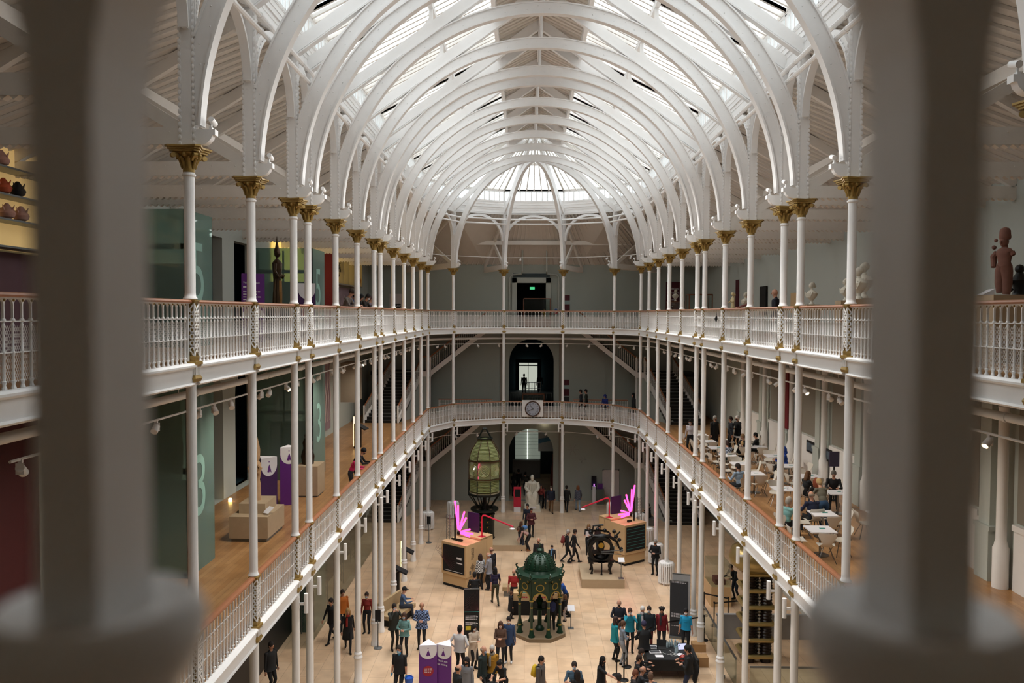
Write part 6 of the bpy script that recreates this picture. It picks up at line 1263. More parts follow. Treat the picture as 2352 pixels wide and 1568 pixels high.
t = simple('bird', lambda b: (b.tube([(0, 0, 0), (.02, 0, .1), (.0, 0, .2)], [.01, .05, .02], 6), b.add([(0, .02, .1), (-.13, .02, .02), (-.08, .02, .0), (0, .04, .04)], [(0, 1, 2, 3)]), b.add([(0, -.02, .12), (.06, -.02, .34), (.03, -.02, .36), (-.01, -.04, .14)], [(0, 1, 2, 3)])), blackm, 'small black bird shape in front of the upper right balustrade', 'bird', smooth=True, loc=(6.72, 27.9, 12.75), rot=PI / 2)
# ------------------------------------------------------------------ people
def ik(a, b, l1, l2, pole):
    a, b = Vector(a), Vector(b); d = b - a; L = min(d.length, (l1 + l2) * .999); u = d.normalized(); b = a + u * L
    x = (l1 * l1 - l2 * l2 + L * L) / (2 * L); h = math.sqrt(max(0, l1 * l1 - x * x)); p = Vector(pole); p = (p - u * p.dot(u)).normalized()
    return a + u * x + p * h, b
POSES = {  # pelvis z, lean, feet (l, r), hands (l, r), arm pole, head pitch
    'stand': (.92, .02, ((-.1, .0, 0), (.1, .03, 0)), ((-.26, .06, .80), (.26, .05, .80)), (0, -1, 0), .1),
    'walk': (.90, .06, ((-.08, .30, 0), (.08, -.30, .05)), ((-.25, -.16, .84), (.25, .24, .88)), (0, -1, 0), .05),
    'phone': (.92, .04, ((-.1, 0, 0), (.1, .03, 0)), ((-.06, .30, 1.17), (.06, .30, 1.17)), (0, -.4, -1), .3),
    'front': (.92, .02, ((-.11, 0, 0), (.11, .02, 0)), ((-.06, .22, 1.12), (.07, .22, 1.12)), (0, -.3, -.2), .1),
    'hips': (.92, .0, ((-.12, 0, 0), (.12, .0, 0)), ((-.21, .02, 1.0), (.21, .0, 1.0)), (0, -.6, .1), .05),
    'face': (.92, .0, ((-.1, 0, 0), (.1, .02, 0)), ((-.10, .20, 1.50), (.10, .20, 1.50)), (0, .2, -1), .0),
    'lean': (.92, .40, ((-.12, -.12, 0), (.12, -.08, 0)), ((-.16, .56, 1.12), (.16, .58, 1.12)), (0, -.3, -1), .25),
    'bend': (.88, 1.05, ((-.12, 0, 0), (.12, .1, 0)), ((-.12, .62, .55), (.12, .66, .60)), (0, -.3, 1), -.2),
    'sit': (.50, .12, ((-.12, .46, 0), (.12, .48, 0)), ((-.16, .42, .76), (.14, .44, .76)), (0, -.3, -1), .2),
    'point': (.92, .06, ((-.1, 0, 0), (.1, .03, 0)), ((-.26, .06, .80), (.16, .66, 1.18)), (0, -.2, -1), .15)}
BODY = {}
def body(pose, fem):
    if (pose, fem) in BODY: return BODY[(pose, fem)]
    pz, lean, feet, hands, apole, hp = POSES[pose]; sw = .165 if fem else .19; hw = .10 if fem else .09
    T = Matrix.Translation((0, 0, pz)) @ Matrix.Rotation(-lean, 4, 'X'); tp = lambda x, y, z: T @ Vector((x, y, z - .92))
    seg = []                                                         # (points, radii, region)
    def S(pts, rs, reg): seg.append(([Vector(p) for p in pts], rs, reg))
    w0 = 1.0 if fem else 1.08
    blobs = [(tp(0, 0, .95), (.165, .115, .13), 3), (tp(0, 0, 1.08), (.145 * w0, .105, .15), 1), (tp(0, .01, 1.26), (.165 * w0, .115, .17), 1), (tp(0, 0, 1.38), (.165 * w0, .09, .09), 1)]
    for s in (-1, 1): blobs.append((tp(s * sw, 0, 1.40), (.068, .07, .065), 1))
    if fem: blobs.append((tp(0, .08, 1.26), (.12, .06, .06), 1))
    S([tp(0, 0, 1.42), tp(0, .02, 1.54)], [.06, .055], 0)
    hc = tp(0, .03, 1.63); HM = Matrix.Translation(hc) @ Matrix.Rotation(-lean * .6 - hp, 4, 'X')
    ik_pts = []
    for s, ft, hd in ((-1, feet[0], hands[0]), (1, feet[1], hands[1])):
        hip = tp(s * hw, 0, .90); an = Vector((ft[0], ft[1], ft[2] + .09)); kn, an = ik(hip, an, .43, .42, (0, 1, 0))
        S([hip, hip.lerp(kn, .5), kn], [.088, .078, .058], 3); S([kn, kn.lerp(an, .3), an], [.056, .056, .042], 3)
        toe = an + Vector((s * .02, .15, -.055)); 
        S([an + Vector((0, -.03, -.05)), an + Vector((0, .06, -.05)), toe], [.042, .045, .035], 4)
        sh = tp(s * sw, 0, 1.40); el, wr = ik(sh, hd, .30, .26, Vector(apole) + Vector((s * .7, 0, 0)))
        S([sh, sh.lerp(el, .5), el], [.055, .05, .042], 1); S([el, el.lerp(wr, .3), wr], [.042, .041, .03], 2)
        d = (wr - el).normalized(); pm = wr + d * .055; S([wr, wr + d * .03, pm], [.027, .034, .034], 0); ik_pts.append((wr, d, s))
    mb = MB()
    for pts, rs, reg in seg:
        mb.tube(pts, rs, 12)
        for p, r in zip(pts, rs): mb.ball(p, r, 10, 6)
    for c, r, reg in blobs: mb.xf = Matrix.Translation(c) @ Matrix.Rotation(-lean, 4, 'X'); mb.lathe([(max(.001, math.sin(PI * j / 8)), -r[2] * math.cos(PI * j / 8)) for j in range(9)], 14, (0, 0, 0), r[0], r[1]); mb.xf = None
    mb.xf = HM; mb.ball((0, 0, .02), .105, 14, 10, .76, .93, 1.12); mb.ball((0, .025, -.045), .068, 12, 8, .85, 1, 1.05); mb.xf = None
    o = link('tmp', mb.mesh('tmp', white)); m = o.modifiers.new('r', 'REMESH'); m.mode = 'VOXEL'; m.voxel_size = .0155; sm = o.modifiers.new('s', 'SMOOTH'); sm.iterations = 2; sm.factor = .5
    dg = bpy.context.evaluated_depsgraph_get(); me = bpy.data.meshes.new_from_object(o.evaluated_get(dg)); bpy.data.objects.remove(o)
    fc = [Vector(p.center) for p in me.polygons]; reg = []
    def dseg(p, pts, rs):
        best = 9
        for a, b, ra, rb in zip(pts[:-1], pts[1:], rs[:-1], rs[1:]):
            ab = b - a; t = max(0, min(1, (p - a).dot(ab) / max(1e-9, ab.length_squared))); best = min(best, (p - a - ab * t).length - (ra + (rb - ra) * t))
        return best
    hi = HM.inverted()
    for p in fc:
        q = hi @ p
        if q.length < .145 and q.z > -.12: reg.append(0); continue
        b_, r_ = 9, 1
        for pts, rs, rg in seg:
            d = dseg(p, pts, rs)
            if d < b_: b_, r_ = d, rg
        for c, r, rg in blobs:
            v = T.to_3x3().inverted() @ (p - c); d = (Vector((v.x / r[0], v.y / r[1], v.z / r[2])).length - 1) * min(r)
            if d < b_: b_, r_ = d, rg
        reg.append(r_)
    x = MB()                                                         # details: fingers, nose, ears, eyes, mouth, soles
    vs = [tuple(v.co) for v in me.vertices]; x.v = vs; x.f = [tuple(p.vertices) for p in me.polygons]; x.m = reg
    x.mi = 0
    for wr, d, s in ik_pts:
        side_ = d.cross(Vector((0, 0, 1))); side_ = side_.normalized() if side_.length > .2 else Vector((0, 1, 0)); nrm = side_.cross(d).normalized()
        for k, L in enumerate((.066, .075, .07, .055)):
            b0 = wr + d * .078 + side_ * (.024 - .016 * k); x.tube([b0 - d * .02, b0 + d * L * .5 - nrm * .006, b0 + d * L * .85 - nrm * .026], [.0095, .0085, .0065], 5)
        b0 = wr + d * .03 + side_ * .03; x.tube([b0, b0 + side_ * .022 + d * .025, b0 + side_ * .026 + d * .055 - nrm * .01], [.012, .010, .008], 5)
    x.xf = HM; x.tube([(0, .094, .02), (0, .112, -.018), (0, .098, -.028)], [.009, .015, .01], 6)
    for s in (-1, 1): x.ball((s * .082, -.005, .0), .022, 6, 4, .4, .8, 1.3)
    x.mi = 5
    for s in (-1, 1): x.ball((s * .031, .088, .022), .010, 6, 4, 1.3, .6, .8)
    x.beam((-.024, .09, -.055), (.024, .09, -.055), .012, .008)
    x.xf = None
    ms = x.mesh('body', [skin] * 6, True, 80); BODY[(pose, fem)] = (ms, HM, T); return BODY[(pose, fem)]
HAIR = {}
def hair_mesh(kind):
    if kind in HAIR: return HAIR[kind]
    b = MB()
    if kind in ('short', 'long', 'bun', 'pony', 'curly'):
        b.ball((0, -.012, .042), .112, 14, 9, .84, .95, 1.02); b.ball((0, -.045, .0), .092, 12, 8, .92, .8, 1.1)
        if kind == 'long': b.lathe([(.03, -.24), (.085, -.22), (.10, -.05), (.09, .05)], 12, (0, -.055, 0), 1, .5); [b.tube([(s * .08, .02, .05), (s * .088, .03, -.08), (s * .085, .03, -.2)], [.03, .032, .018], 6) for s in (-1, 1)]
        if kind == 'bun': b.ball((0, -.12, .07), .05, 10, 6)
        if kind == 'pony': b.tube([(0, -.11, .06), (0, -.17, .0), (0, -.15, -.16), (0, -.13, -.24)], [.03, .035, .03, .012], 7)
        if kind == 'curly': [b.ball((.08 * math.cos(a), -.02 + .08 * math.sin(a), .09), .05, 7, 5) for a in [k * .8 for k in range(8)]]
    elif kind == 'balding': b.lathe([(.098, -.03), (.108, .0), (.104, .035), (.09, .05)], 14, (0, -.03, 0), .86, .9)
    elif kind == 'beanie': b.ball((0, -.01, .06), .118, 14, 9, .86, .96, .98); b.lathe([(.108, .03), (.116, .04), (.112, .075), (.1, .075)], 16, (0, -.008, 0), .88, .99)
    elif kind == 'cap': b.ball((0, -.01, .055), .115, 14, 9, .84, .95, .95); b.prism([(-.07, .062), (.07, .062), (.05, .07), (-.05, .07)], .06, .17)
    elif kind == 'hood': b.ball((0, -.03, .03), .135, 14, 9, .9, .95, 1.05); b.ball((0, -.06, -.1), .11, 10, 7, 1, .8, .9)
    HAIR[kind] = b.mesh('hair', white, True, 80); return HAIR[kind]
mk_ = MB(); mk_.ball((0, .062, -.045), .06, 12, 8, .98, .82, .9); MASKM = mk_.mesh('face_mask', whitep)
COATS = {}
def coat_mesh(hem, fem):
    k = (hem, fem)
    if k not in COATS:
        w = .92 if fem else 1; pr = [(.06, 1.50), (.085, 1.46), (.2 * w, 1.40), (.21 * w, 1.3), (.2 * w, 1.12), (.2 * w, .98), (.225 * w, .85 if hem < .85 else hem + .02)]
        if hem < .83: pr += [(.24 * w, hem + (.85 - hem) * .4), (.25 * w, hem)]
        pr = [p for p in pr if p[1] >= hem] ; b = MB(); b.lathe(pr[::-1], 18, (0, .0, -.92), 1, .68); COATS[k] = b.mesh('coat', white, True, 80)
    return COATS[k]
def cloth(hexc, pat=None):
    nm = 'cloth_' + hexc.strip('#') + (pat or '')
    if nm in MATS: return MATS[nm]
    if pat == 'check':
        m = mat(nm, hexc, .85); nt = m.node_tree; b = nt.nodes['Principled BSDF']; tc = nt.nodes.new('ShaderNodeTexCoord'); ck = nt.nodes.new('ShaderNodeTexChecker'); ck.inputs['Scale'].default_value = 16; c = lin(hexc)
        ck.inputs[1].default_value = [min(1, v * 2.2 + .12) for v in c[:3]] + [1]; ck.inputs[2].default_value = [v * .35 for v in c[:3]] + [1]; nt.links.new(tc.outputs['Object'], ck.inputs[0]); nt.links.new(ck.outputs[0], b.inputs['Base Color']); return m
    return mat(nm, hexc, .85, var=.7 if pat == 'spots' else .12, scale=18 if pat == 'spots' else 5)
PACK = MB(); PACK.ball((0, -.2, 1.22), .17, 12, 8, .95, .65, 1.3); PACK.ball((0, -.29, 1.12), .1, 10, 6, 1, .5, 1); PACKM = PACK.mesh('backpack', whitep); ST = MB()
for s in (-1, 1): ST.tube([(s * .1, -.13, 1.4), (s * .12, .0, 1.47), (s * .13, .11, 1.36), (s * .14, .1, 1.15), (s * .13, -.1, 1.02)], .02, 5)
STRAP = ST.mesh('straps', blackm)
SKINS = ['#c59278', '#d0a085', '#b98468', '#8a5c42']
pn = 0
def person(label, pos, h=1.75, pose='stand', face=180, fem=False, top='#16171a', legs='#15161a', hair=('short', '#1d1714'), mask=None, sleeve=True, coat=None, pat=None, lpat=None, shoes='#141414', sk=0, group=None, pack=None, gloves=None, scarf=None):
    me, HM, T = body(pose, fem); t = empty('person', pos, math.radians(face), label, 'person', group, h / 1.745)
    o = link('body', me, t); sm = mat('skin_' + SKINS[sk].strip('#'), SKINS[sk], .55, var=.05); tm = cloth(top, pat); lm = cloth(legs, lpat)
    for i, m in enumerate((mat('gloves_' + gloves.strip('#'), gloves) if gloves else sm, tm, tm if sleeve else sm, lm, cloth(shoes), mat('eye_dark', '#2a1a18', .4))): o.material_slots[i].link = 'OBJECT'; o.material_slots[i].material = m
    def ch(name, mesh, m, M):
        c = link(name, mesh, t); c.matrix_local = M; c.material_slots[0].link = 'OBJECT'; c.material_slots[0].material = m; return c
    if gloves:
        hm = MB(); hm.xf = HM; hm.ball((0, 0, .02), .108, 14, 10, .76, .93, 1.12); hm.ball((0, .025, -.045), .07, 12, 8, .85, 1, 1.05); hm.xf = None; ch('bare_head', hm.mesh('bare_head', sm), sm, Matrix())
    if hair: ch({'beanie': 'beanie', 'cap': 'cap', 'hood': 'hood'}.get(hair[0], 'hair'), hair_mesh(hair[0]), cloth(hair[1]), HM)
    if mask: ch('face_mask', MASKM, mat('mask_' + mask.strip('#'), mask, .7), HM)
    if coat: ch('coat', coat_mesh(coat, fem), tm, T)
    if scarf:
        sc_ = MB(); sc_.lathe([(.07, 1.42), (.1, 1.45), (.095, 1.51), (.07, 1.53)], 12, (0, .01, -.92)); sc_.tube([(.04, .1, .5), (.05, .14, .35), (.05, .14, .15)], [.04, .045, .04], 6); ch('scarf', sc_.mesh('scarf', white), cloth(scarf, 'spots'), T)
    if pack:
        k = link('backpack', PACKM, None, pos, math.radians(face), h / 1.745); k.material_slots[0].link = 'OBJECT'; k.material_slots[0].material = cloth(pack[0]); tag(k, pack[1], 'backpack'); link('straps', STRAP, k)
    return t
def G(px, py, h, z0=0): v = at_z(px, py, z0 + h); return (v.x, v.y, z0)
BK, NV = '#15161a', '#1b2133'
W_, BL_, BKM = '#dfe0e2', '#9cc0d6', '#101012'
def P(px, py, h, label, pose='stand', face=180, z0=0, hh=None, **k):
    """px, py = top of the head in the photo; hh = head height when not standing upright"""
    return person(label, G(px, py, hh or h, z0), h, pose, face, **k)
SH = 1.30
P(905, 1387, 1.78, 'man in dark khaki jacket raising both hands to his masked face, near left columns', 'face', -150, top='#2c2d27', legs='#23241f', hair=('short', '#241b16'), mask=BL_, coat=.8)
P(929, 1407, 1.64, 'woman in grey and teal fleece with pale blue mask, near left columns', 'front', 172, fem=True, top='#6d9694', hair=('long', '#4a3226'), mask=BL_, coat=.82)
person('man in blue top and black cap sitting on the beige bench', (-5.25, 33.1, 0), 1.75, 'sit', -80, top='#465d80', legs='#2b2f3a', hair=('cap', '#17181b'))
P(969, 1383, 1.8, 'man in blue checked shirt and glasses standing alone on the left of the floor', 'front', 180, top='#42567a', pat='check', hair=('balding', '#4a4440'), coat=.78, sk=2)
tt = P(918, 1482, 1.8, 'cleaner in black polo shirt with blue gloves carrying a bucket', 'stand', 165, hair=('short', '#33281f'), mask=BL_, gloves='#3f93c9', sleeve=False, coat=.84)
tp_ = tt.location; bk = simple('bucket', lambda b: b.lathe([(.11, 0), (.15, .28), (.16, .28), (.155, .3), (.14, .3), (.135, .26)], 16), mat('bucket_blue', '#1f56b8', .4), 'blue bucket held by the cleaner in black', 'bucket', smooth=True, loc=(tp_.x + .33, tp_.y - .12, .48)); build(_mk(lambda b: b.tube([(-.15, 0, .28), (-.08, 0, .42), (.08, 0, .42), (.15, 0, .28)], .008, 5)), 'bucket_handle', whitep, bk)
P(1056, 1438, 1.8, 'man in pale grey hoodie seen from behind with hands on hips', 'hips', -15, top='#c4c1bf', hair=('short', '#120f0e'), coat=.86, sk=2)
P(1087, 1433, 1.66, 'woman in long cream coat looking at her phone by the black banner', 'phone', -140, fem=True, top='#c3b3a2', hair=('long', '#171212'), mask=W_, coat=.38)
P(1097, 1210, 1.76, 'man in dark coat and orange beanie behind the left science kiosk', 'stand', 110, top=NV, hair=('beanie', '#b5481c'), coat=.7)
P(1099, 1256, 1.66, 'dark-haired woman in black with red scarf at the left kiosk', 'front', 20, fem=True, hair=('long', '#1d1614'), scarf='#a12a22')
P(1104, 1273, 1.68, 'woman in black and white checked shirt at the left kiosk', 'stand', 25, fem=True, top='#8c8c8c', pat='check', hair=('long', '#3a2620'), coat=.85)
P(1130, 1258, 1.8, 'bald man in dark top beside the man in grey hoodie', 'stand', 45, hair=('balding', '#6b5345'), top='#20222b')
P(1124, 1270, 1.74, 'grey-haired man in pale grey hooded top near the left kiosk', 'front', 75, top='#8a8a92', hair=('balding', '#b5b0aa'), coat=.82)
P(1138, 1303, 1.68, 'woman in dark purple t-shirt and flowered trousers walking away', 'walk', 15, fem=True, top='#241a38', legs='#3a3826', lpat='spots', hair=('long', '#100d12'), sleeve=False)
P(1090, 1315, 1.75, 'man in black standing behind the black ray-pattern banner', 'front', 5, hair=('short', '#130f0e'))
P(1150, 1426, 1.66, 'woman in brown jacket and white mask holding a phone', 'phone', 178, fem=True, top='#5b4336', hair=('long', '#4a2f22'), mask=W_, coat=.78)
P(1169, 1416, 1.72, 'person in dark blue coat and white mask beside the woman in brown', 'stand', 172, fem=True, top='#2b4063', hair=('bun', '#16110f'), mask=W_, coat=.68, shoes='#d8d8d8')
P(1108, 1484, 1.76, 'bald man in dark green puffer jacket at the bottom edge', 'stand', -110, top='#1b2827', hair=('balding', '#8a7a6c'), mask='#8fa6c4', coat=.76)
P(1131, 1482, 1.68, 'grey-haired woman in black with mustard coat and patterned scarf', 'stand', 168, fem=True, top='#a8781f', hair=('short', '#b9b4ae'), mask=BKM, scarf='#8f877c', coat=.8)
P(1157, 1514, 1.62, 'dark-haired woman in dotted black top leaning on a buggy at the bottom edge', 'lean', 150, fem=True, hair=('bun', '#15100f'), sleeve=False, pat='spots', hh=1.5)
P(1050, 1528, 1.78, 'balding man in dark suit at the bottom edge', 'stand', -60, hair=('balding', '#1c1613'), coat=.78)
P(1073, 1509, 1.68, 'woman in grey blazer and black mask at the bottom edge', 'stand', 162, fem=True, top='#7b7c81', hair=('long', '#1c1413'), mask=BKM, coat=.74)
P(799, 1395, 1.68, 'blond woman in long black coat and red scarf walking by the left columns', 'walk', -165, fem=True, hair=('long', '#ab8657'), coat=.5, scarf='#9a2420')
P(786, 1354, 1.72, 'person in orange jacket among the group under the left gallery', 'stand', -150, top='#b05f1a', hair=('short', '#2a1d18'), coat=.8)
P(763, 1372, 1.76, 'person in black stepping out behind the left columns', 'walk', 150, hair=('short', '#1a1412'), coat=.75)
P(843, 1360, 1.66, 'person in red top and blue mask under the left gallery', 'stand', 175, fem=True, top='#822722', hair=('short', '#3a2a24'), mask=BL_)
P(621, 1474, 1.78, 'dark-haired attendant in black uniform behind the nearest left column', 'stand', -120, hair=('short', '#1c1613'), coat=.82)
P(1212, 1157, 1.8, 'man in navy top in front of the marble statue', 'stand', 165, top=NV, hair=('short', '#1a1513'))
P(1220, 1167, 1.68, 'person in red and navy jacket in front of the marble statue', 'front', 190, top='#4f2028', pat='spots', hair=('short', '#3a2a20'), mask='#8c2a24', coat=.78)
P(1196, 1198, 1.6, 'girl with long hair in dark clothes by the label stand of the lens', 'stand', -50, fem=True, top='#232022', legs='#2b3345', hair=('long', '#4a2f20'))
_v = at_z(1216, 1264, 0); person('person in pale pink top bending forward with a blue bag on the back', (_v.x, _v.y, 0), 1.7, 'bend', 95, True, top='#bb958d', legs='#1d1d20', hair=('short', '#5a4436'), shoes='#8a5a34')
simple('bag', lambda b: b.ball((0, 0, 0), .16, 12, 8, 1, .8, .8), cloth('#4f78ad'), 'blue bag on the back of the bending person', 'bag', smooth=True, loc=(_v.x - .25, _v.y, 1.28))
P(1237, 1235, 1.78, 'man in black with dark mask behind the fountain dome, holding the boy by the hand', 'stand', 180, hair=('balding', '#5a4436'), mask=BKM, coat=.84)
P(1268, 1252, 1.3, 'boy in light blue scarf-front top behind the green fountain', 'stand', 178, top='#26282f', hair=('short', '#2a1d18'), scarf='#5f93c4')
P(1302, 1216, 1.72, 'grey-haired walker with red and grey backpack, right of the fountain', 'walk', -85, top='#2a2b30', hair=('short', '#a8a49e'), pack=('#7a3230', 'red and grey backpack on the grey-haired walker'))
P(1318, 1215, 1.78, 'man in black striding to the right with blue mask', 'walk', -80, hair=('short', '#2f241c'), mask=BL_)
tt = P(1352, 1203, 1.66, 'woman in black t-shirt and white mask holding a white board', 'phone', 178, fem=True, hair=('long', '#8a6a48'), mask=W_, sleeve=False)
simple('white_board', lambda b: b.box(-.2, .2, -.01, .01, 0, .28), whitep, 'white board with dark screen held by the woman in black', 'board', loc=(tt.location.x + .02, tt.location.y - .34, 1.06)); simple('board_screen', lambda b: b.box(-.13, .13, -.016, -.011, .06, .22), mat('slate_blue_screen', '#4a5a74', .4), 'slate blue screen on the white board', 'screen', loc=(tt.location.x + .02, tt.location.y - .34, 1.06)) if False else None
P(1376, 1206, 1.7, 'person in black and red behind the black iron machine', 'stand', 175, top='#2a1416', pat='spots', hair=('short', '#16110f'))
P(1354, 1232, 1.62, 'person in navy jacket leaning towards the black iron machine', 'front', -70, top='#171d2a', hair=('short', '#2a1c16'))
P(1358, 1258, 1.2, 'small child in dark clothes beside the black iron machine', 'stand', -80, top='#1c222c', hair=('short', '#4a3022'))
P(1506, 1239, 1.76, 'grey-haired man in black standing by the right radiators', 'front', 150, hair=('short', '#8d8983'), mask=BKM, coat=.84)
_v = at_z(1492, 1203, 0); person('person in black sitting by the far right columns', (_v.x, _v.y, 0), 1.7, 'sit', 60, hair=('short', '#1c1513'))
simple('bench', lambda b: b.cbox(0, 0, 0, .5, .9, .42), grey, 'low grey bench by the far right columns', 'bench', loc=(_v.x, _v.y - .02, 0))
P(1181, 1307, 1.78, 'man in red t-shirt behind the left side of the fountain', 'stand', 175, top='#9c2323', hair=('balding', '#8a7a6a'), sleeve=False, mask='#3a4a44')
P(1173, 1358, 1.16, 'child in dark coat left of the green fountain', 'stand', -70, top='#17171b', hair=('short', '#5a3a2a'), coat=.5)
P(1301, 1327, 1.78, 'man in bright blue jacket leaning in on the right of the fountain', 'lean', 100, top='#1c4a96', hair=('short', '#4a3a2c'), mask=W_, hh=1.66)
P(1300, 1366, 1.12, 'child in black top and pale leggings right of the fountain', 'stand', 70, top='#15151a', legs='#b5a9a6', hair=('long', '#6a4a34'))
P(1268, 1360, 1.7, 'person with navy backpack and dark hat seen through the fountain', 'stand', 5, hair=('beanie', '#2c302a'), pack=('#20264a', 'navy backpack seen through the fountain pillars'))
P(1207, 1084, 1.76, 'man in dark olive top walking into the ground floor passage', 'walk', 0, top='#2b2b24', hair=('short', '#17120f')); P(1191, 1078, 1.76, 'tall figure in black on the left inside the ground floor passage', 'stand', 10); P(1180, 1085, 1.7, 'figure in black at the left edge of the ground floor passage', 'stand', -20, fem=True, hair=('long', '#141010'))
P(1251, 1120, 1.35, 'boy in dark jacket coming out of the passage beside the statue', 'walk', 180); P(1243, 1112, 1.62, 'person in red and white behind the boy at the passage mouth', 'stand', 180, fem=True, top='#7a2e2a', pat='spots', hair=('long', '#2a1c16'))
P(1266, 1115, 1.76, 'man in navy jacket and tan trousers walking from the passage', 'walk', 180, top=NV, legs='#6a4a2b', hair=('short', '#4a3a2c'), mask=W_, coat=.84)
P(1301, 1115, 1.72, 'person in black walking away right of the centre column', 'walk', -10, coat=.78); P(1328, 1115, 1.7, 'woman in dark checked jacket and pale jeans walking to the end wall', 'walk', 5, fem=True, top='#22263a', pat='check', legs='#8b9fb5', hair=('long', '#7a4a2c'), coat=.82)
P(1241, 1507, 1.72, 'person in grey-brown parka at the bottom edge', 'stand', -115, top='#585250', hair=('short', '#17120f'), coat=.62, pack=('#c9a51f', 'yellow backpack on the person in the grey-brown parka'))
P(1319, 1519, 1.76, 'man in blue-grey t-shirt and blue mask at the bottom edge', 'front', 178, top='#435c70', hair=('short', '#2c221c'), mask=BL_, sleeve=False); P(1327, 1541, 1.6, 'dark-haired person in front of the man in blue-grey, bottom edge', 'stand', 10, fem=True, hair=('long', '#1a100e'))
P(1380, 1507, 1.7, 'woman in black dress with long black hair reaching out at the bottom edge', 'point', -120, fem=True, hair=('long', '#0f0c0c'), sleeve=False, coat=.45, mask=BKM)
P(1422, 1377, 1.8, 'white-haired man in navy jacket and dark mask at the back of the table queue', 'front', 175, top='#171b28', hair=('balding', '#c4c0ba'), mask=BKM, coat=.82)
P(1447, 1397, 1.7, 'woman in bright teal jacket with hand to her mask in the table queue', 'face', 180, fem=True, top='#1b8298', hair=('short', '#4a3226'), mask=BL_, coat=.84)
P(1475, 1392, 1.68, 'white-haired woman in dark teal coat and pale scarf in the table queue', 'stand', -165, fem=True, top='#1b565b', hair=('short', '#cfcbc6'), scarf='#b5aeb0', coat=.8)
P(1491, 1392, 1.72, 'boy in dark jacket and maroon shorts in the table queue', 'stand', 172, top='#16222a', legs='#5a161c', hair=('short', '#2f231c'), mask=BL_, coat=.82)
P(1520, 1394, 1.7, 'person with curly hair in dark red jacket at the right of the queue', 'stand', 172, fem=True, top='#741720', hair=('curly', '#1c1412'), scarf='#3a3638', coat=.84)
P(1480, 1429, 1.78, 'person in black t-shirt and purple beanie with back to the viewer', 'front', 10, hair=('beanie', '#2c2946'), coat=.8)
P(1429, 1426, 1.68, 'woman in grey top with ponytail and shirt tied at the waist', 'front', -80, fem=True, top='#78828f', legs='#8b8e94', hair=('pony', '#5a3f2e')); P(1412, 1417, 1.66, 'woman in teal and navy jacket at the left end of the queue', 'stand', -70, fem=True, top='#137f88', hair=('long', '#3a2822'), coat=.8)
P(1576, 1397, 1.7, 'staff woman in bright blue t-shirt and white mask beside the charcoal banner', 'stand', 165, fem=True, top='#1b96c4', hair=('pony', '#120e10'), mask=W_, sleeve=False, coat=.9)
for px, py, lb, tc_, hr, mk in ((1466, 1490, 'person in charcoal top seated at the far left of the black table', '#1d1f22', ('short', '#2a1d18'), BL_), (1461, 1505, 'person in black polo seated next at the black table, arms forward', BK, ('short', '#33221a'), None), (1469, 1531, 'bald man seated at the near left of the black table', '#23252a', ('balding', '#8a6a5a'), None), (1452, 1539, 'red-haired person seated at the bottom left of the black table', '#2a2426', ('short', '#6b3f2c'), None), (1423, 1551, 'dark-haired head at the bottom edge left of the table', BK, ('short', '#1c1412'), None), (1496, 1549, 'person with grey hood seated at the bottom edge of the black table', '#55565a', ('short', '#5a4232'), None)):
    v = at_z(px, py, SH); person(lb, (v.x, v.y, 0), 1.72, 'sit', -85 if py < 1545 else 5, px % 2 == 0, top=tc_, hair=hr, mask=mk); simple('stool', lambda b: (b.lathe([(.17, .40), (.19, .42), (.17, .45), (.001, .455)], 14), [b.tube([(x * .5, y * .5, .4), (x, y, 0)], .014, 5) for x, y in ((-.2, -.2), (.2, -.2), (-.2, .2), (.2, .2))]), blackm, 'black stool under the ' + lb.split(' seated')[0].split(' at the')[0], 'stool', 'stools round the black table', True, (v.x, v.y, 0))
P(1583, 1484, 1.8, 'man in black shirt bending over the right end of the black table', 'front', 75, legs='#1f2740', hair=('short', '#120f0e'), coat=.86); P(1600, 1488, 1.74, 'second person in black at the right end of the table, behind the man', 'lean', 80, hair=('short', '#17120f'), hh=1.62)
P(1690, 1297, 1.74, 'person in black bending beside the brass accelerator', 'lean', 120, hair=('short', '#141010'), legs='#20293a', hh=1.62)
# lower gallery, left
for px, py, lb, tc_, hr, y_, h_ in ((841, 1031, 'woman in bright pink top leaning on the lower left handrail', '#bd2056', ('long', '#2a1a16'), 29.0, 1.62), (853, 1032, 'person in black beanie leaning on the lower left handrail', BK, ('beanie', '#101012'), 29.9, 1.66)):
    person(lb, (-6.5, y_, FL2), h_, 'lean', -90, True, top=tc_, hair=hr, mask='#5a6a9a' if 'pink' in lb else BKM, coat=None)
# upper gallery, left and right
for px, lb, kw in ((787, 'man in grey-brown jacket and brown hat leaning on the upper left handrail', dict(top='#6f655e', hair=('beanie', '#3a2c20'), coat=None, h=1.80)), (799, 'young man in navy top with blue sleeves on the upper left handrail', dict(top='#2f3f63', hair=('short', '#0f0c0b'), h=1.72, sk=3)), (812, 'girl with long black hair resting her chin on the upper left handrail', dict(top=BK, hair=('long', '#0e0b0b'), fem=True, h=1.66)), (828, 'person in dark brown coat and white mask on the upper left gallery', dict(top='#231c1a', hair=('short', '#1c1412'), mask=W_, h=1.7)), (847, 'woman in lilac-grey jacket with auburn hair pointing over the upper left handrail', dict(top='#6f6472', hair=('bun', '#3f1a1c'), fem=True, h=1.58, pose='point'))):
    X = -6.62; y = X / ((px - 1207.7) / F); person(lb, (X, y, FL3), pose=kw.pop('pose', 'lean'), face=-100, **kw)
person('bald man in dark navy top looking down on the upper right gallery', (7.9, 25.0, FL3), 1.68, 'stand', 70, top='#151a26', hair=None, coat=.8); person('person behind a right column stretching out an arm in patterned sleeve', (7.75, 27.2, FL3), 1.62, 'point', 60, True, top='#7d4a44', pat='spots', hair=('long', '#15100f'))
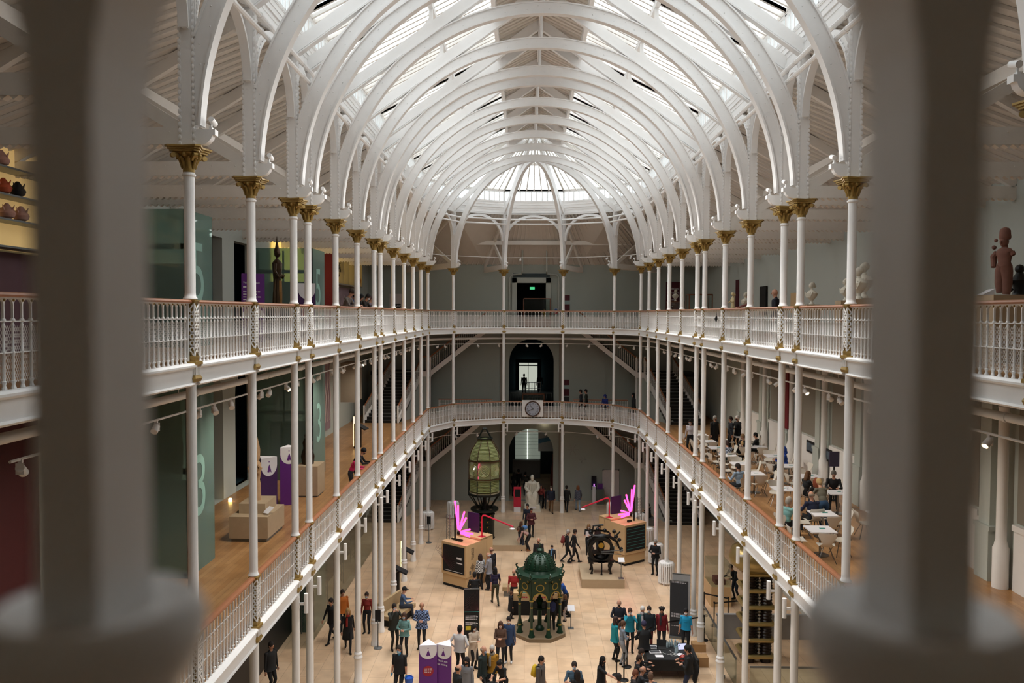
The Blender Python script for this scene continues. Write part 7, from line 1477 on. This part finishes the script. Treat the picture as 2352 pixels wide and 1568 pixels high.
# lower gallery, far end, and the passage
for px, py, y, h, lb, kw in ((1335, 893, 52.2, 1.76, 'young man in dark grey jacket on the far lower gallery, left of two', dict(top='#2a2d33', face=75)), (1347, 893, 52.2, 1.78, 'man in dark olive jacket on the far lower gallery, right of two', dict(top='#272a22', face=80)), (1390, 907, 51.6, 1.5, 'person in blue hooded top leaning on the far lower handrail', dict(top='#1f2f78', hair=('hood', '#1f2f78'), face=150)), (1456, 905, 50.4, 1.72, 'woman in black at the right bend of the lower gallery', dict(fem=True, hair=('long', '#0f0c0c'), face=100, coat=.5))):
    v = at_y(px, py, y); person(lb, (v.x, y, FL2), h, kw.pop('pose', 'stand'), **kw)
for px, lb in ((1204, 'silhouetted man standing before the bright glazed doors of the lower passage'), (1238, 'silhouetted person at the right of the bright glazed doors')): v = at_z(px, 851, FL2 + 1.75); person(lb, (v.x, 66.5, FL2), 1.7, 'stand', 0)
# cafe
for px, py, h, lb, kw in ((1586, 964, 1.68, 'waitress in white shirt, black apron and blue mask on the cafe floor', dict(top='#cfcad0', fem=True, hair=('bun', '#141010'), mask=BL_, pose='stand', face=150)), (1641, 955, 1.78, 'grey-haired man in black and black mask standing among the cafe tables', dict(hair=('short', '#8f8b86'), mask=BKM, coat=.66, face=-150)), (1695, 955, 1.72, 'white-haired woman in black jacket standing at the far cafe table', dict(fem=True, hair=('short', '#cfcbc7'), mask=BKM, coat=.8, face=120, pose='front')), (1680, 957, 1.7, 'man in dark suit seen behind the white-haired woman at the cafe', dict(top='#1b1f28', hair=('short', '#2c211b'), face=100)), (1893, 1110, 1.66, 'woman in olive top and jeans bending over the family table at the cafe', dict(fem=True, top='#6b675a', legs='#2c4a6b', hair=('short', '#b09468'), pose='lean', face=10, hh=1.52))):
    hh = kw.pop('hh', h); person(lb, G(px, py, hh, FL2), h, kw.pop('pose', 'stand'), **kw)
for px, py, lb, kw in ((1850, 1082, 'woman with wavy brown hair and black top seated at the cafe', dict(fem=True, hair=('long', '#6a4a30'), face=-70)), (1878, 1099, 'red-haired girl seated with her back to the viewer at the cafe', dict(fem=True, hair=('long', '#8a4226'), face=0)), (1915, 1079, 'grey-haired person in black jumper seated facing the viewer at the cafe', dict(hair=('short', '#6b665f'), face=160)), (1868, 1130, 'bald man in navy padded jacket seated with his back to the viewer', dict(top='#1b2440', hair=('balding', '#8a7a6a'), face=10)), (1741, 994, 'dark-haired man in black seated at a cafe table by the wall', dict(hair=('short', '#120f0e'), face=60)), (1710, 996, 'woman in black with fair hair seated at a middle cafe table', dict(fem=True, hair=('short', '#8a6a48'), face=120)), (1706, 1014, 'blond child seated with back to the viewer at a middle cafe table', dict(hair=('short', '#c4a272'), face=0, h=1.35)), (1673, 1012, 'person in striped top seated near the railing at the cafe', dict(top='#6f7788', pat='check', legs='#1c4038', hair=('short', '#3a2620'), face=20)), (1806, 1027, 'boy in bright blue hoodie seated behind a right column at the cafe', dict(top='#1f47a3', hair=('hood', '#1f47a3'), face=70)), (1806, 1142, 'person in pale teal top half hidden by a right column at the cafe', dict(top='#7fb0ad', hair=('short', '#b0a89e'), face=-60)), (1700, 1065, 'person in pale blue denim half hidden by a right column', dict(top='#8ea3ba', hair=('short', '#2a1f1a'), face=30))):
    h = kw.pop('h', 1.7); hh = SH * h / 1.7; v = at_z(px, py, FL2 + hh); person(lb, (v.x, v.y, FL2), h, 'sit', group='seated cafe guests', **kw); cafe_chair(v.x, v.y, math.radians(kw['face']), 'white shell chair under the ' + ' '.join(lb.split(' seated')[0].split(' half')[0].split()[:10]))
# pushchair at the bottom edge
t = empty('pushchair', (-1.05, 25.6, 0), .5, 'black pushchair with grey hood at the bottom edge', 'pushchair'); _ = build(_mk(lambda b: (b.ball((0, 0, .6), .3, 12, 8, .8, 1, .8), b.tube([(-.2, -.3, .5), (-.2, .35, .95), (.2, .35, .95), (.2, -.3, .5)], .015, 5))), 'seat_and_handle', blackm, t, smooth=True)
for x, y in ((-.25, -.3), (.25, -.3), (-.25, .3), (.25, .3)): build(_mk(lambda b: (setattr(b, 'xf', Matrix.Translation((x, y, .12)) @ Matrix.Rotation(PI / 2, 4, 'Y')), b.lathe([(.001, -.02), (.12, -.02), (.12, .02), (.001, .02)], 14))), 'wheel', blackm, t)
